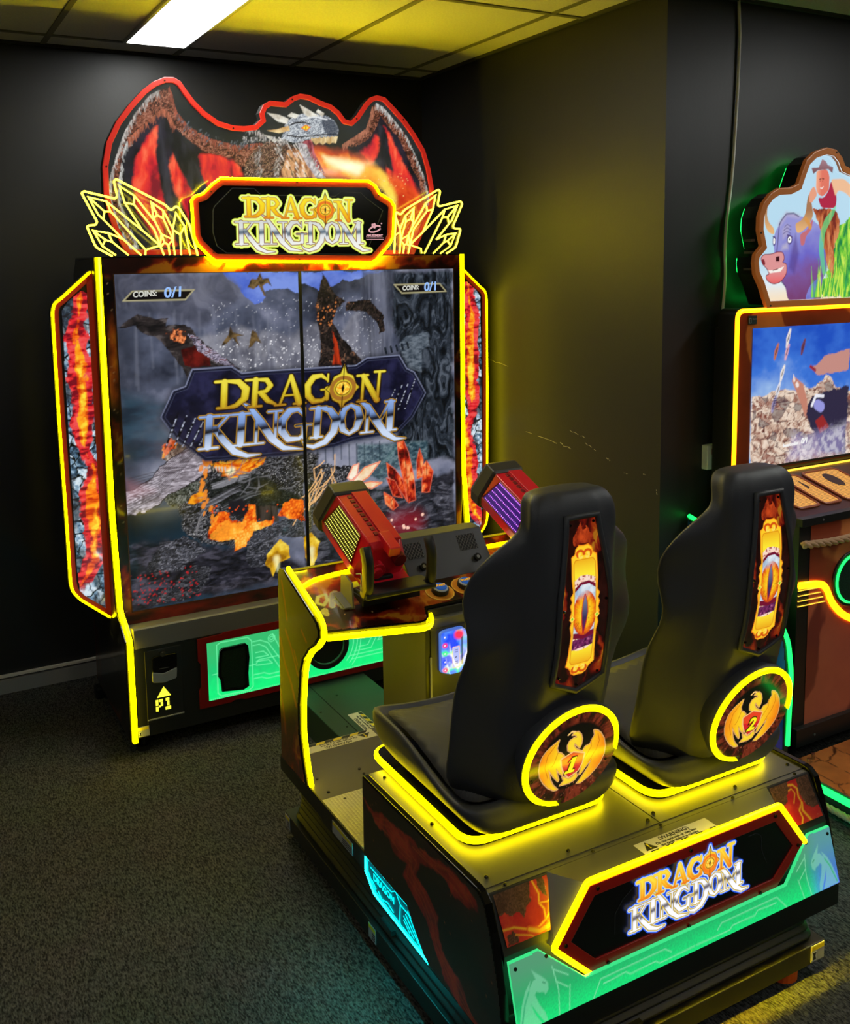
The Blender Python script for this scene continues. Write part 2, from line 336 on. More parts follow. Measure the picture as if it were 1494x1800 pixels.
# ---------------------------------------------------------------- measured outlines (metres)
TR={
'crest':[(0.7318,2.1043),(0.7507,2.1904),(0.788,2.2633),(0.8343,2.3229),(0.8857,2.3786),(0.9264,2.4101),(0.9669,2.4285),(1.002,2.4302),(1.0266,2.4176),(1.0456,2.3899),(1.0745,2.3529),(1.1142,2.3161),(1.1652,2.2845),(1.2178,2.2724),(1.2608,2.2717),(1.3047,2.2791),(1.3296,2.3008),(1.325,2.3239),(1.3405,2.3552),(1.3688,2.3723),(1.4021,2.3714),(1.4302,2.3712),(1.4592,2.3936),(1.4938,2.4073),(1.5339,2.4039),(1.5798,2.3862),(1.6265,2.3735),(1.6615,2.3493),(1.6846,2.3211),(1.7087,2.3171),(1.7335,2.3377),(1.7714,2.3881),(1.7966,2.4133),(1.8278,2.4239),(1.865,2.4179),(1.9083,2.3806),(1.9584,2.3345),(2.0026,2.2818),(2.0473,2.2172),(2.0725,2.1396),(2.0872,2.061),(2.0834,1.9928),(2.0556,1.9242),(2.0281,1.8671),(1.9869,1.7853),(0.8015,1.7944),(0.7794,1.8356),(0.7579,1.8842),(0.7418,1.942),(0.7312,2.009)],
'cr_armL':[(0.9853,2.3953),(1.0063,2.3096),(1.0497,2.2584),(1.1308,2.218),(1.2362,2.1978),(1.3241,2.2119),(1.3903,2.1995),(1.3429,2.1255),(1.2549,2.1225),(1.2128,2.1514),(1.1078,2.1722),(1.0376,2.2185),(0.9938,2.2602),(0.976,2.3078),(0.9564,2.3162),(0.8587,2.2338),(0.8226,2.1937),(0.8061,2.1548),(0.7918,2.068),(0.7829,1.9908),(0.8078,1.9136),(0.8424,1.8256),(0.813,1.8257),(0.7739,1.9133),(0.7503,2.0094),(0.7616,2.0767),(0.7922,2.1637),(0.8198,2.2318),(0.8622,2.3009),(0.9142,2.3615),(0.9549,2.3854)],
'cr_memA':[(0.9388,2.2621),(0.8866,2.2063),(0.8483,2.1276),(0.8345,2.0499),(0.8441,1.953),(0.8896,1.8749),(0.9374,1.8253),(0.9883,1.8251),(0.962,1.9149),(0.9678,2.0338),(0.9383,2.1505),(0.9472,2.2286)],
'cr_memB':[(0.9773,2.2302),(0.9896,2.1721),(0.9665,2.1125),(0.983,2.0342),(1.0253,1.9555),(1.0423,1.8754),(1.0818,1.8248),(1.1157,1.8756),(1.0772,1.9562),(1.0709,2.0463),(1.0332,2.1247),(0.9906,2.1918)],
'cr_memC':[(1.0867,2.1663),(1.1494,2.1639),(1.2338,2.137),(1.2536,2.0919),(1.2099,2.0804),(1.167,2.0791),(1.1449,2.0583),(1.1123,2.0373),(1.0931,2.0769)],
'cr_rib1':[(0.9715,2.3172),(0.9934,2.2505),(1.0458,2.1745),(1.0936,2.0869),(1.1211,1.9972),(1.0982,1.9565),(1.0398,2.0455),(0.9933,2.1429),(0.9581,2.2486)],
'cr_rib2':[(0.961,2.3068),(0.9522,2.2289),(0.9675,2.1321),(0.9728,2.0339),(0.9917,1.8952),(0.962,1.9149),(0.9375,2.0331),(0.9233,2.1499),(0.9386,2.2572)],
'cr_neck':[(1.2532,2.0816),(1.2666,2.1433),(1.3124,2.1961),(1.3691,2.2294),(1.4249,2.2217),(1.4698,2.203),(1.5033,2.1731),(1.5472,2.0903)],
'cr_belly':[(1.3975,2.0859),(1.422,2.1387),(1.4352,2.1911),(1.4698,2.203),(1.5146,2.163),(1.5531,2.0905)],
'cr_head':[(1.4083,2.2313),(1.4264,2.2631),(1.4273,2.2889),(1.4507,2.3108),(1.497,2.3311),(1.555,2.3377),(1.6075,2.3303),(1.6425,2.3113),(1.6572,2.2835),(1.6527,2.2514),(1.5991,2.2488),(1.5403,2.2407),(1.5052,2.2307),(1.4703,2.2186),(1.4365,2.2274)],
'cr_horn1':[(1.3572,2.3278),(1.406,2.3236),(1.445,2.3105),(1.4386,2.2895),(1.3995,2.2976)],
'cr_horn2':[(1.4925,2.367),(1.5265,2.3515),(1.5722,2.3282),(1.5312,2.3185),(1.5086,2.3349)],
'cr_horn3':[(1.3525,2.2613),(1.3984,2.2688),(1.4441,2.2846),(1.4492,2.2663),(1.4035,2.2537)],
'cr_horn4':[(1.3386,2.2453),(1.375,2.2399),(1.4025,2.2258),(1.3799,2.2196)],
'cr_horn5':[(1.561,2.3432),(1.5695,2.3542),(1.596,2.3401),(1.5897,2.324)],
'cr_horn6':[(1.4397,2.3205),(1.4572,2.3349),(1.4911,2.3266),(1.4735,2.3121)],
'cr_jaw':[(1.4796,2.2222),(1.5163,2.2176),(1.5323,2.1742),(1.5544,2.1329),(1.5944,2.0917),(1.5531,2.0905),(1.5139,2.142),(1.4865,2.1881)],
'cr_mouth':[(1.4877,2.2246),(1.5402,2.2376),(1.5502,2.1855),(1.5947,2.1024),(1.5544,2.1329),(1.5269,2.1845)],
'cr_teeth':[(1.5403,2.2407),(1.6528,2.2536),(1.6436,2.2266),(1.6282,2.229),(1.6161,2.2221),(1.6009,2.2278),(1.5864,2.2187),(1.5726,2.2265),(1.5571,2.2173),(1.5457,2.2273)],
'cr_eye':[(1.4953,2.2791),(1.5165,2.2927),(1.537,2.2834),(1.518,2.2678)],
'cr_fire1':[(1.5275,2.2055),(1.5975,2.1927),(1.6691,2.1957),(1.766,2.1727),(1.8899,2.1115),(2.0051,2.059),(2.0564,1.9697),(2.0281,1.8671),(1.9612,1.8104),(1.9092,1.8107),(1.8996,1.9675),(1.8506,2.0553),(1.7639,2.0913),(1.6182,2.0924),(1.5485,2.1327)],
'cr_fire2':[(1.5676,2.1809),(1.6685,2.1743),(1.8149,2.1419),(1.8769,2.1001),(1.9138,2.0346),(1.8996,1.9675),(1.8506,2.0553),(1.7391,2.0852),(1.6074,2.1294)],
'cr_fire3':[(1.5792,2.174),(1.6683,2.1668),(1.7652,2.1424),(1.7397,2.1069),(1.6196,2.1405)],
'cr_armR':[(1.6698,2.2203),(1.7314,2.2574),(1.7812,2.29),(1.801,2.3417),(1.8106,2.3799),(1.827,2.3917),(1.8578,2.3775),(1.901,2.3367),(1.9635,2.2688),(2.0074,2.1877),(2.0454,2.105),(2.0678,2.0153),(2.0556,1.9242),(2.014,1.8216),(1.981,1.8217),(2.0291,1.924),(2.0372,2.0147),(2.0188,2.093),(1.9683,2.1806),(1.9312,2.2562),(1.8691,2.3186),(1.8446,2.3442),(1.8182,2.2833),(1.7801,2.2436),(1.718,2.2139)],
'cr_memR':[(1.8564,2.3124),(1.8932,2.2653),(1.936,2.1793),(1.9863,2.1033),(2.024,2.0144),(1.9773,1.9686),(1.9138,2.0346),(1.8708,2.1109),(1.8657,2.1656),(1.8798,2.2319)],
'cr_memR2':[(1.7421,2.1988),(1.7921,2.228),(1.8242,2.2728),(1.8425,2.252),(1.8284,2.1861),(1.8025,2.147)],
'cr_ribR':[(1.8315,2.3165),(1.8686,2.2968),(1.8795,2.221),(1.9029,2.1229),(1.8652,2.1437),(1.8417,2.2193)],
'cr_d1':[(1.5898,2.3293),(1.6425,2.3113),(1.6548,2.2834),(1.6516,2.2535),(1.6111,2.2536),(1.5941,2.277),(1.5831,2.3027)],
'cr_d2':[(1.4441,2.2846),(1.473,2.2966),(1.5075,2.3006),(1.542,2.2941)],
'cr_d3':[(1.4372,2.2481),(1.4826,2.2431),(1.5406,2.2501),(1.5995,2.2594),(1.6517,2.2599)],
'cr_d4':[(1.4964,2.3134),(1.5546,2.3241),(1.6071,2.3166)],
'cr_d5':[(1.3235,2.1966),(1.3109,2.1551),(1.3203,2.1145),(1.3081,2.0833)],
'cr_d6':[(1.4931,2.2145),(1.5269,2.1845),(1.5546,2.1382),(1.5768,2.0965)],
'cr_d7':[(1.4136,2.2212),(1.4008,2.1793),(1.3877,2.1271),(1.3918,2.0857)],
'cr_d8':[(1.2589,2.2241),(1.3248,2.2313),(1.3915,2.2304),(1.4362,2.2202)],
'cr_d9':[(1.0056,2.295),(1.0595,2.2491),(1.1413,2.2185),(1.2365,2.2049),(1.3242,2.215)],
'cr_d10':[(1.2605,2.2626),(1.3256,2.2528),(1.3423,2.2281)],
'xl_o':[(0.7405,1.7851),(0.6852,1.8206),(0.6588,1.8919),(0.6671,1.8965),(0.688,1.8981),(0.6946,1.9088),(0.6468,2.0074),(0.656,2.0135),(0.7608,1.9901),(0.7689,1.9994),(0.7595,2.0508),(0.7675,2.0586),(0.9401,1.9702),(0.9568,1.9502),(0.9769,1.9677),(0.9879,1.9616),(1.0241,1.902),(1.0501,1.7871)],
'xl_a':[(0.7531,1.7926),(0.7079,1.8251),(0.6794,1.8784),(0.7301,1.8709),(0.7807,1.8495),(0.8428,1.7919)],
'xl_b':[(0.6808,1.8769),(0.7196,1.8465),(0.7435,1.8388),(0.7977,1.7923)],
'xl_c':[(0.7079,1.8251),(0.7196,1.8465)],
'xl_d':[(0.7301,1.8709),(0.7435,1.8388)],
'xl_e':[(0.7807,1.8495),(0.7161,1.9181),(0.7004,1.9331),(0.6697,1.9944),(0.73,1.9805),(0.8594,1.8729),(0.9123,1.826),(0.8594,1.8106),(0.8569,1.7918)],
'xl_f':[(0.6697,1.9944),(0.7221,1.9455),(0.7432,1.9457),(0.73,1.9805)],
'xl_g':[(0.7161,1.9181),(0.7221,1.9455)],
'xl_h':[(0.7432,1.9457),(0.8594,1.8106)],
'xl_i':[(0.8519,1.8791),(0.7936,1.977),(0.7784,2.0346),(0.8288,2.0022),(0.8991,1.9105)],
'xl_j':[(0.8288,2.0022),(0.8256,1.9714),(0.7936,1.977)],
'xl_k':[(0.8256,1.9714),(0.8945,1.8824),(0.9123,1.826)],
'xl_l':[(0.8991,1.9105),(0.8934,1.9229),(0.8884,1.9802),(0.9297,1.9513),(0.9617,1.8858)],
'xl_m':[(0.8884,1.9802),(0.9067,1.9355),(0.8934,1.9229)],
'xl_n':[(0.9067,1.9355),(0.9283,1.9232),(0.9297,1.9513)],
'xl_o2':[(0.9283,1.9232),(0.9599,1.848),(0.9191,1.8668),(0.8991,1.9105)],
'xl_p':[(0.9191,1.8668),(0.9123,1.826),(0.925,1.7913)],
'xl_q':[(0.9191,1.8668),(0.9288,1.837),(0.9428,1.8275),(0.9599,1.848),(0.9652,1.791)],
'xl_r':[(0.912,1.8197),(0.9288,1.837)],
'xl_s':[(0.9428,1.8275),(0.9459,1.7911)],
'xl_t':[(0.9599,1.848),(0.9617,1.8858),(0.9758,1.9441),(1.0059,1.8955),(1.0222,1.7905)],
'xl_u':[(0.9615,1.8827),(0.9882,1.8654),(1.0059,1.8955)],
'xl_v':[(0.9882,1.8654),(0.9879,1.7908)],
'xl_w':[(0.7807,1.8495),(0.7924,1.8387),(0.8428,1.7919)],
'xr_o':[(2.1235,1.789),(2.1691,1.8139),(2.1942,1.8858),(2.1915,1.893),(2.1645,1.8929),(2.1561,1.9012),(2.2055,1.997),(2.1957,2.0076),(2.0914,1.9845),(2.0832,1.9914),(2.0965,2.0468),(2.0869,2.0536),(1.9249,1.968),(1.9058,1.9459),(1.8836,1.9617),(1.8734,1.7908)],
'xr_a':[(2.0941,1.7892),(2.1451,1.8212),(2.1713,1.8738),(2.1232,1.8677),(2.0754,1.8475)],
'xr_b':[(2.0593,1.7895),(2.1115,1.8344),(2.1299,1.8415),(2.1713,1.8738)],
'xr_c':[(2.1299,1.8415),(2.1451,1.8212)],
'xr_d':[(2.1232,1.8677),(2.1115,1.8344)],
'xr_e':[(2.0754,1.8475),(2.1379,1.9129),(2.1522,1.9273),(2.1798,1.9895),(2.1191,1.9731),(2.0097,1.8769),(1.949,1.8254),(2.0004,1.8099),(2.0028,1.7899)],
'xr_f':[(2.0165,1.7898),(2.1074,1.9399),(2.1312,1.9402),(2.1798,1.9895)],
'xr_g':[(2.1191,1.9731),(2.1074,1.9399)],
'xr_h':[(2.1312,1.9402),(2.1379,1.9129)],
'xr_i':[(2.0097,1.8769),(2.0607,1.9711),(2.0741,2.0299),(2.0268,1.9963),(1.9585,1.8953)],
'xr_j':[(2.0268,1.9963),(2.0332,1.9661),(2.0607,1.9711)],
'xr_k':[(2.0332,1.9661),(1.9664,1.8884),(1.949,1.8254)],
'xr_l':[(1.9585,1.8953),(1.9656,1.9187),(1.9694,1.9768),(1.9298,1.9438),(1.9034,1.8904)],
'xr_m':[(1.9694,1.9768),(1.9538,1.9325),(1.9656,1.9187)],
'xr_n':[(1.9538,1.9325),(1.9307,1.9184),(1.9298,1.9438)],
'xr_p':[(1.9307,1.9184),(1.9051,1.8464),(1.9417,1.865),(1.9585,1.8953)],
'xr_q':[(1.9417,1.865),(1.949,1.8254),(1.9389,1.7903)],
'xr_r':[(1.9417,1.865),(1.933,1.8301),(1.9208,1.8243),(1.9051,1.8464),(1.8987,1.7906)],
'xr_s':[(1.933,1.8301),(1.9462,1.8207)],
'xr_t':[(1.9208,1.8243),(1.9161,1.7905)],
'xr_u':[(1.9051,1.8464),(1.9034,1.8904),(1.8832,1.941)],
'xr_v':[(1.8749,1.8614),(1.9018,1.8777)],
'hex':[(1.0259,1.9872),(1.0371,2.0016),(1.0694,2.0125),(1.1095,2.0502),(1.1383,2.0695),(1.7455,2.0762),(1.7755,2.0592),(1.7952,2.0284),(1.8461,2.0025),(1.8612,1.9802),(1.8535,1.8598),(1.8372,1.8302),(1.7736,1.7647),(1.7555,1.7558),(1.108,1.7673),(1.087,1.7821),(1.0419,1.8278),(1.0285,1.8587)],
'mlogo':[(1.1885,1.9107),(1.749,1.8024),(1.223,1.997),(1.6707,2.0035),(1.1874,1.8317)],
'mstamp':[(1.7313,1.9151),(1.8144,1.8408)],
'mflash':[(1.7075,1.973),(1.7659,1.973),(1.8456,1.9592),(1.8454,1.9501),(1.7911,1.954),(1.7402,1.9645)],
'mflash2':[(1.0357,1.9411),(1.045,1.9659),(1.0666,1.9908),(1.1343,2.004),(1.1069,1.9718),(1.0751,1.9515)],
'mgroove':[(1.1061,1.9519),(1.1119,1.9669),(1.1828,2.0349),(1.2682,2.035),(1.2944,2.0124),(1.5996,2.0136),(1.6297,2.0332),(1.7133,2.0298),(1.737,2.0089),(1.8096,1.9616),(1.7446,1.8202),(1.695,1.788),(1.1518,1.7971),(1.1161,1.8224),(1.1026,1.8724)],
's_corners':[(0.7371,1.7257),(2.1451,1.7207),(2.1472,0.5287),(0.7366,0.4855),(1.3257,0.4905)],
's_seam':[(1.4486,1.7245),(1.443,0.5184)],
's_sky':[(1.1379,1.7242),(1.4402,1.7214),(1.4493,1.6364),(1.3946,1.6636),(1.3086,1.6584),(1.2874,1.6045),(1.2528,1.602),(1.2162,1.6355),(1.188,1.6792),(1.1591,1.7011)],
's_sky2':[(1.4524,1.7234),(1.8155,1.7207),(1.7458,1.705),(1.6687,1.6836),(1.6267,1.6845),(1.5511,1.6449),(1.447,1.6808)],
's_rockR':[(1.8155,1.723),(2.1469,1.7196),(2.1469,1.3498),(2.1412,0.9025),(1.8516,0.9344),(1.873,1.094),(1.8863,1.3013),(1.8801,1.4365),(1.8627,1.461),(1.8204,1.5488),(1.8133,1.6266)],
's_tower':[(1.8797,1.4207),(1.9163,1.4506),(2.017,1.4618),(2.0253,1.4052),(1.9881,1.3911),(1.9864,1.2947),(1.9227,1.3149),(1.8966,1.3643)],
's_castle':[(1.6766,1.0171),(2.0093,0.9995),(2.0072,0.8758),(1.8508,0.8938),(1.7956,0.8435),(1.6739,0.9142)],
's_spike':[(1.5267,1.6493),(1.5448,1.7085),(1.5371,1.7235),(1.5607,1.6933),(1.5919,1.6326),(1.6412,1.6047),(1.607,1.5793),(1.5806,1.5272),(1.6285,1.449),(1.7114,1.3595),(1.7196,1.3435),(1.5173,1.3484),(1.5286,1.4463),(1.5148,1.5299),(1.5085,1.59)],
's_spikered':[(1.5795,1.4894),(1.6027,1.4273),(1.6173,1.3498),(1.5754,1.3524),(1.586,1.4282)],
's_neck2':[(1.6411,1.6009),(1.7434,1.6055),(1.8114,1.5413),(1.8188,1.4787),(1.7921,1.4643),(1.7759,1.5194),(1.725,1.5599),(1.6401,1.563)],
's_tail':[(0.7431,1.5336),(0.7782,1.5628),(0.8129,1.5799),(0.8805,1.5622),(0.9259,1.5639),(0.9139,1.5331),(0.9494,1.542),(1.0057,1.5292),(1.0257,1.493),(1.1029,1.4248),(1.1973,1.3539),(1.1298,1.3582),(1.0058,1.3734),(0.9826,1.3393),(0.97,1.3757),(0.9433,1.4126),(0.9168,1.4492),(0.8773,1.4966),(0.8365,1.5089),(0.8039,1.5378)],
's_tailhi':[(0.9905,1.5087),(1.0255,1.4894),(1.1029,1.4248),(1.1751,1.3662),(1.1014,1.3889),(1.0306,1.4431)],
's_tailred':[(0.9662,1.4466),(1.0241,1.4576),(1.073,1.4121),(1.0789,1.3795),(1.0059,1.3769),(0.9778,1.3894)],
's_tailfire':[(0.9125,1.5053),(0.9486,1.5246),(0.9905,1.5087),(0.9814,1.4669),(0.9463,1.4757)],
's_drg1':[(1.2326,1.6674),(1.249,1.6994),(1.2718,1.6989),(1.2842,1.7218),(1.2948,1.6985),(1.318,1.7017),(1.3307,1.6687),(1.3134,1.6836),(1.2938,1.6732),(1.3037,1.6294),(1.2961,1.6333),(1.2785,1.6735),(1.255,1.6597)],
's_drg2':[(1.1188,1.4491),(1.1504,1.4942),(1.1591,1.5226),(1.1694,1.5005),(1.2103,1.4878),(1.18,1.4856),(1.192,1.4466),(1.1647,1.4791),(1.1415,1.4587)],
's_drg3':[(1.2272,1.436),(1.2364,1.4756),(1.2453,1.508),(1.2602,1.4964),(1.2815,1.4515),(1.2589,1.4636),(1.2467,1.446)],
's_plate':[(0.8782,1.1998),(0.9288,1.2963),(0.9758,1.3091),(1.0039,1.3713),(1.1584,1.3723),(1.1988,1.3442),(1.2717,1.3468),(1.6785,1.3436),(1.7309,1.3716),(1.8808,1.3747),(1.9158,1.3169),(1.9519,1.2986),(2.0055,1.2059),(1.9391,1.1058),(1.8696,1.0475),(1.6618,1.0359),(1.5759,1.0172),(1.3696,1.0042),(1.0389,1.0179),(0.9862,1.0674),(0.9409,1.101)],
's_logo':[(1.0245,1.1868),(1.9053,1.0156),(1.1037,1.3143),(1.8039,1.3161),(1.0188,1.0603)],
's_plateL':[(0.8782,1.1998),(2.0055,1.2059)],
's_horn':[(0.7386,0.9322),(0.7774,0.9431),(0.8304,0.9736),(0.8961,1.035),(0.9942,1.0833),(1.0465,1.04),(1.0603,0.9787),(1.0101,0.9574),(0.9656,0.9303),(0.8954,0.9122),(0.8567,0.8744),(0.8037,0.8549),(0.7393,0.8489)],
's_spk2':[(0.8757,1.0418),(0.8856,1.098),(0.9154,1.1273),(0.9426,1.0994),(1.0065,1.0711),(1.0414,1.0309),(0.981,0.9939),(0.9242,1.0148),(0.8895,1.0331)],
's_headblk':[(0.8899,0.9076),(0.9671,0.9625),(1.0463,1.0346),(1.186,1.0471),(1.3289,1.0096),(1.4442,0.9743),(1.4382,0.7911),(1.322,0.8181),(1.233,0.7848),(1.2016,0.7215),(1.142,0.6629),(1.0313,0.6968),(0.9781,0.7325),(0.9571,0.7466),(0.9288,0.8323),(0.92,0.8714)],
's_lava1':[(1.0318,0.7078),(1.0509,0.7658),(1.0691,0.8019),(1.1088,0.8158),(1.1353,0.776),(1.1801,0.7584),(1.206,0.8334),(1.2345,0.824),(1.2316,0.7511),(1.308,0.7573),(1.3076,0.7459),(1.225,0.7294),(1.1879,0.6671),(1.1361,0.6582),(1.1438,0.7076),(1.0984,0.7033)],
's_lava2':[(1.3231,0.7666),(1.3395,0.81),(1.3819,0.8273),(1.4361,0.8202),(1.4363,0.7335),(1.3732,0.7481)],
's_jawor':[(0.9626,0.8657),(0.9799,0.8906),(1.0187,0.9074),(1.0397,0.8856),(1.0168,0.864),(0.9893,0.8594)],
's_glow1':[(1.0558,1.022),(1.1526,1.0039),(1.2688,1.0136),(1.2125,0.9672),(1.1125,0.949)],
's_claw1':[(1.2629,0.5753),(1.2734,0.6195),(1.3256,0.6717),(1.3634,0.6399),(1.3676,0.5871),(1.3193,0.5776),(1.2935,0.5241),(1.283,0.5605)],
's_claw2':[(1.4277,0.6591),(1.4621,0.6802),(1.4979,0.6368),(1.4835,0.5743),(1.4631,0.5157),(1.4344,0.5822)],
's_rock1':[(1.1861,0.6221),(1.1886,0.6839),(1.219,0.7246),(1.3074,0.7403),(1.4336,0.7454),(1.4371,0.6636),(1.3289,0.6798),(1.2678,0.6261),(1.26,0.5758),(1.1961,0.5835)],
's_rock2':[(0.798,0.6412),(0.8482,0.7034),(0.9461,0.7428),(0.9884,0.72),(1.0196,0.682),(0.9743,0.6505),(0.9188,0.6211),(0.8278,0.6091)],
's_rock3':[(0.8114,0.4922),(0.8402,0.5416),(0.9162,0.5666),(0.9839,0.6213),(1.0492,0.5994),(1.0242,0.5366),(0.9453,0.495),(0.8483,0.4908)],
's_ground':[(0.7384,0.7366),(0.8708,0.7324),(1.0311,0.6913),(1.1875,0.6558),(1.4336,0.5589),(1.4317,0.5004),(0.7329,0.4852)],
's_groundR':[(1.443,0.8242),(1.7954,0.8354),(1.9785,0.8378),(2.1406,0.8605),(2.1417,0.5629),(1.4327,0.5107)],
's_cr1':[(1.8622,1.0062),(1.894,1.0111),(1.9159,0.96),(1.9415,0.8504),(1.9471,0.7505),(1.9117,0.7427),(1.8905,0.8319),(1.8697,0.9324)],
's_cr2':[(1.8109,0.9267),(1.8508,0.8938),(1.8906,0.8401),(1.9072,0.7474),(1.8672,0.8102),(1.8185,0.8651)],
's_cr3':[(1.9567,0.9228),(1.9696,0.9707),(1.9874,0.9194),(1.9833,0.8455),(1.9552,0.8405)],
's_cr4':[(1.9841,0.895),(2.0032,0.9136),(2.0353,0.8643),(2.015,0.775),(1.9775,0.7798)],
's_cr5':[(1.7947,0.803),(1.8391,0.7728),(1.8638,0.7367),(1.838,0.7196),(1.8026,0.753)],
's_cr6':[(1.8095,0.8621),(1.8497,0.845),(1.8846,0.7669),(1.8393,0.7809)],
's_fl1':[(1.6299,0.8835),(1.6571,0.932),(1.6832,0.937),(1.6733,0.8903),(1.6467,0.8696)],
's_fl2':[(1.6554,0.8685),(1.7089,0.9181),(1.7798,0.9342),(1.7254,0.8761),(1.6722,0.8505)],
's_fl3':[(1.6722,0.8505),(1.7337,0.855),(1.7867,0.8446),(1.7418,0.8258),(1.698,0.8353)],
's_leg':[(1.4455,0.9017),(1.5052,0.957),(1.6741,0.9221),(1.6298,0.8796),(1.5268,0.8448),(1.4822,0.7563),(1.4549,0.6814),(1.4425,0.6832)],
's_coinL':[(0.7615,1.6279),(0.8004,1.6661),(1.0299,1.6652),(0.9924,1.6264)],
's_coinLt':[(0.8004,1.6403),(0.8815,1.6517),(0.912,1.6371),(0.9766,1.6665)],
's_coinR':[(1.8582,1.6658),(2.0805,1.6657),(2.1145,1.6281),(1.8973,1.6259)],
's_coinRt':[(1.8994,1.6376),(1.9789,1.6498),(2.0015,1.6334),(2.0619,1.6661)],
's_refl1':[(1.8178,1.6281),(1.7569,1.6281),(1.735,1.6134),(1.7261,1.4983),(1.7245,1.3665),(1.7289,1.2647)],
's_refl2':[(1.74,1.1156),(1.8146,1.0913)],
's_refl3':[(1.3474,0.8827),(1.4389,0.8247)],
's_refl4':[(1.4961,0.9346),(1.562,0.8956),(1.6553,0.8646)],
's_refl5':[(0.7832,0.907),(0.8899,0.9076)],
's_cliff1':[(0.7389,1.7225),(1.1363,1.7227),(1.2098,1.6706),(1.2004,1.6271),(1.1301,1.5784),(1.0382,1.5171),(0.9388,1.564),(0.7999,1.5902),(0.733,1.6132)],
's_water':[(0.7369,1.3076),(0.9237,1.2502),(0.878,1.1964),(0.9385,1.1035),(0.8773,1.0369),(0.7301,1.0532)],
's_necks':[(1.3029,1.0078),(1.5063,1.0052),(1.5023,0.8751),(1.4335,0.89),(1.3666,0.9239),(1.3275,0.9541)],
's_hdark':[(1.0436,0.9374),(1.1198,0.9593),(1.2351,0.9521),(1.3385,0.8887),(1.4312,0.8187),(1.3215,0.7879),(1.2539,0.7587),(1.1201,0.8154),(1.0411,0.882)],
's_cave':[(1.1216,0.8529),(1.1793,0.8547),(1.2037,0.8167),(1.1896,0.7869),(1.1256,0.7958)],
's_cols':[(1.2299,0.8195),(1.3222,0.8072),(1.3267,0.7484),(1.2864,0.7412),(1.228,0.7688)],
's_fire':[(1.05,1.0118),(1.1344,1.0074),(1.2799,1.0103),(1.2691,0.9861),(1.209,0.9488),(1.1316,0.9392),(1.0827,0.976)],
's_lav':[(1.0337,0.7149),(1.0551,0.7743),(1.0885,0.8197),(1.1198,0.8091),(1.1312,0.7761),(1.1757,0.7634),(1.2042,0.8293),(1.2304,0.8322),(1.2337,0.7487),(1.2935,0.7531),(1.3136,0.7567),(1.2996,0.7393),(1.2262,0.7242),(1.1987,0.6899),(1.1845,0.6601),(1.139,0.6544),(1.1472,0.6977),(1.0835,0.701)],
's_lavb':[(1.0402,0.7202),(1.0995,0.7805),(1.1883,0.7553),(1.191,0.7421),(1.1219,0.7079),(1.0835,0.701)],
's_jst1':[(1.1747,0.8995),(1.1359,0.8886),(1.1035,0.874),(1.0398,0.8512),(1.0029,0.8574)],
's_jst2':[(1.2087,0.9426),(1.1698,0.9377),(1.1056,0.9236),(1.0614,0.9167)],
's_jst3':[(1.2582,0.8732),(1.2057,0.8671),(1.1664,0.8533),(1.1016,0.8304)],
's_jst4':[(1.0392,0.8389),(1.0062,0.7937),(0.9916,0.7461)],
's_snt':[(0.8772,0.8911),(0.9084,0.9174),(0.9699,0.9402),(1.0441,0.9497),(1.036,0.9074),(0.9928,0.9067),(0.9674,0.8854),(0.9483,0.8695),(0.8995,0.8577)],
's_greyr':[(0.8514,0.7303),(0.9423,0.7411),(0.9961,0.7081),(1.0259,0.6785),(0.9682,0.6376),(0.9178,0.6086),(0.8453,0.6085)],
'wingL':[(0.6654,1.7333),(0.5614,1.6417),(0.5415,1.6283),(0.5322,1.5988),(0.5319,1.2112),(0.5357,0.8158),(0.5358,0.614),(0.5418,0.5808),(0.5639,0.5488),(0.6651,0.4623),(0.6815,0.4591)],
'wingR':[(2.2533,1.7123),(2.3292,1.6517),(2.3498,1.6239),(2.3555,1.5914),(2.3551,1.1492),(2.3514,0.6695),(2.3449,0.6177),(2.3231,0.5812),(2.2555,0.5122)],
'wingLart':[(0.6465,1.6876),(0.6525,1.5625),(0.6552,1.1975),(0.6621,0.7759),(0.5553,0.7918),(0.5566,1.2065),(0.5585,1.6197),(0.6024,1.6552)],
'wingLb':[(0.5573,0.7065),(0.5579,0.6067),(0.5641,0.5745),(0.59,0.5456),(0.6436,0.5095),(0.649,0.5172),(0.6531,0.6215),(0.652,0.6913)],
'greenpanel':[(0.9638,0.3733),(1.2539,0.3765),(1.2525,0.1553),(0.9595,0.151)],
'redframe':[(0.9297,0.3986),(1.0392,0.3985),(1.2534,0.3956),(1.2501,0.1372),(1.0366,0.1354),(0.9283,0.1265),(0.9291,0.2058),(0.9409,0.2254),(0.9417,0.3032),(0.9287,0.3171)],
'vent':[(1.009,0.3389),(1.0176,0.3465),(1.1073,0.3492),(1.1183,0.3385),(1.1221,0.2923),(1.1152,0.2312),(1.1165,0.1795),(1.0945,0.1703),(1.0106,0.1812),(1.007,0.2272),(0.9992,0.2402),(1.0014,0.2902)],
'toparrow':[(0.7998,0.2385),(0.8224,0.1947),(0.7753,0.1977)],
'hexb':[(1.0811,0.3828),(1.1631,0.4945),(1.7046,0.4925),(1.8157,0.367),(1.7268,0.2925),(1.1751,0.2917)],
'blogo':[(1.2666,0.4029),(1.618,0.3303),(1.2953,0.4503),(1.5672,0.4489),(1.2702,0.3485)],
'sidelava':[(2.0253,0.4908),(1.5031,0.4845),(1.4888,0.4804),(1.4539,0.4555),(1.427,0.3975),(1.4179,0.2588),(1.5147,0.1869),(1.6998,0.1961),(1.7259,0.2074),(1.7967,0.279),(2.0159,0.2834),(2.0199,0.3128)],
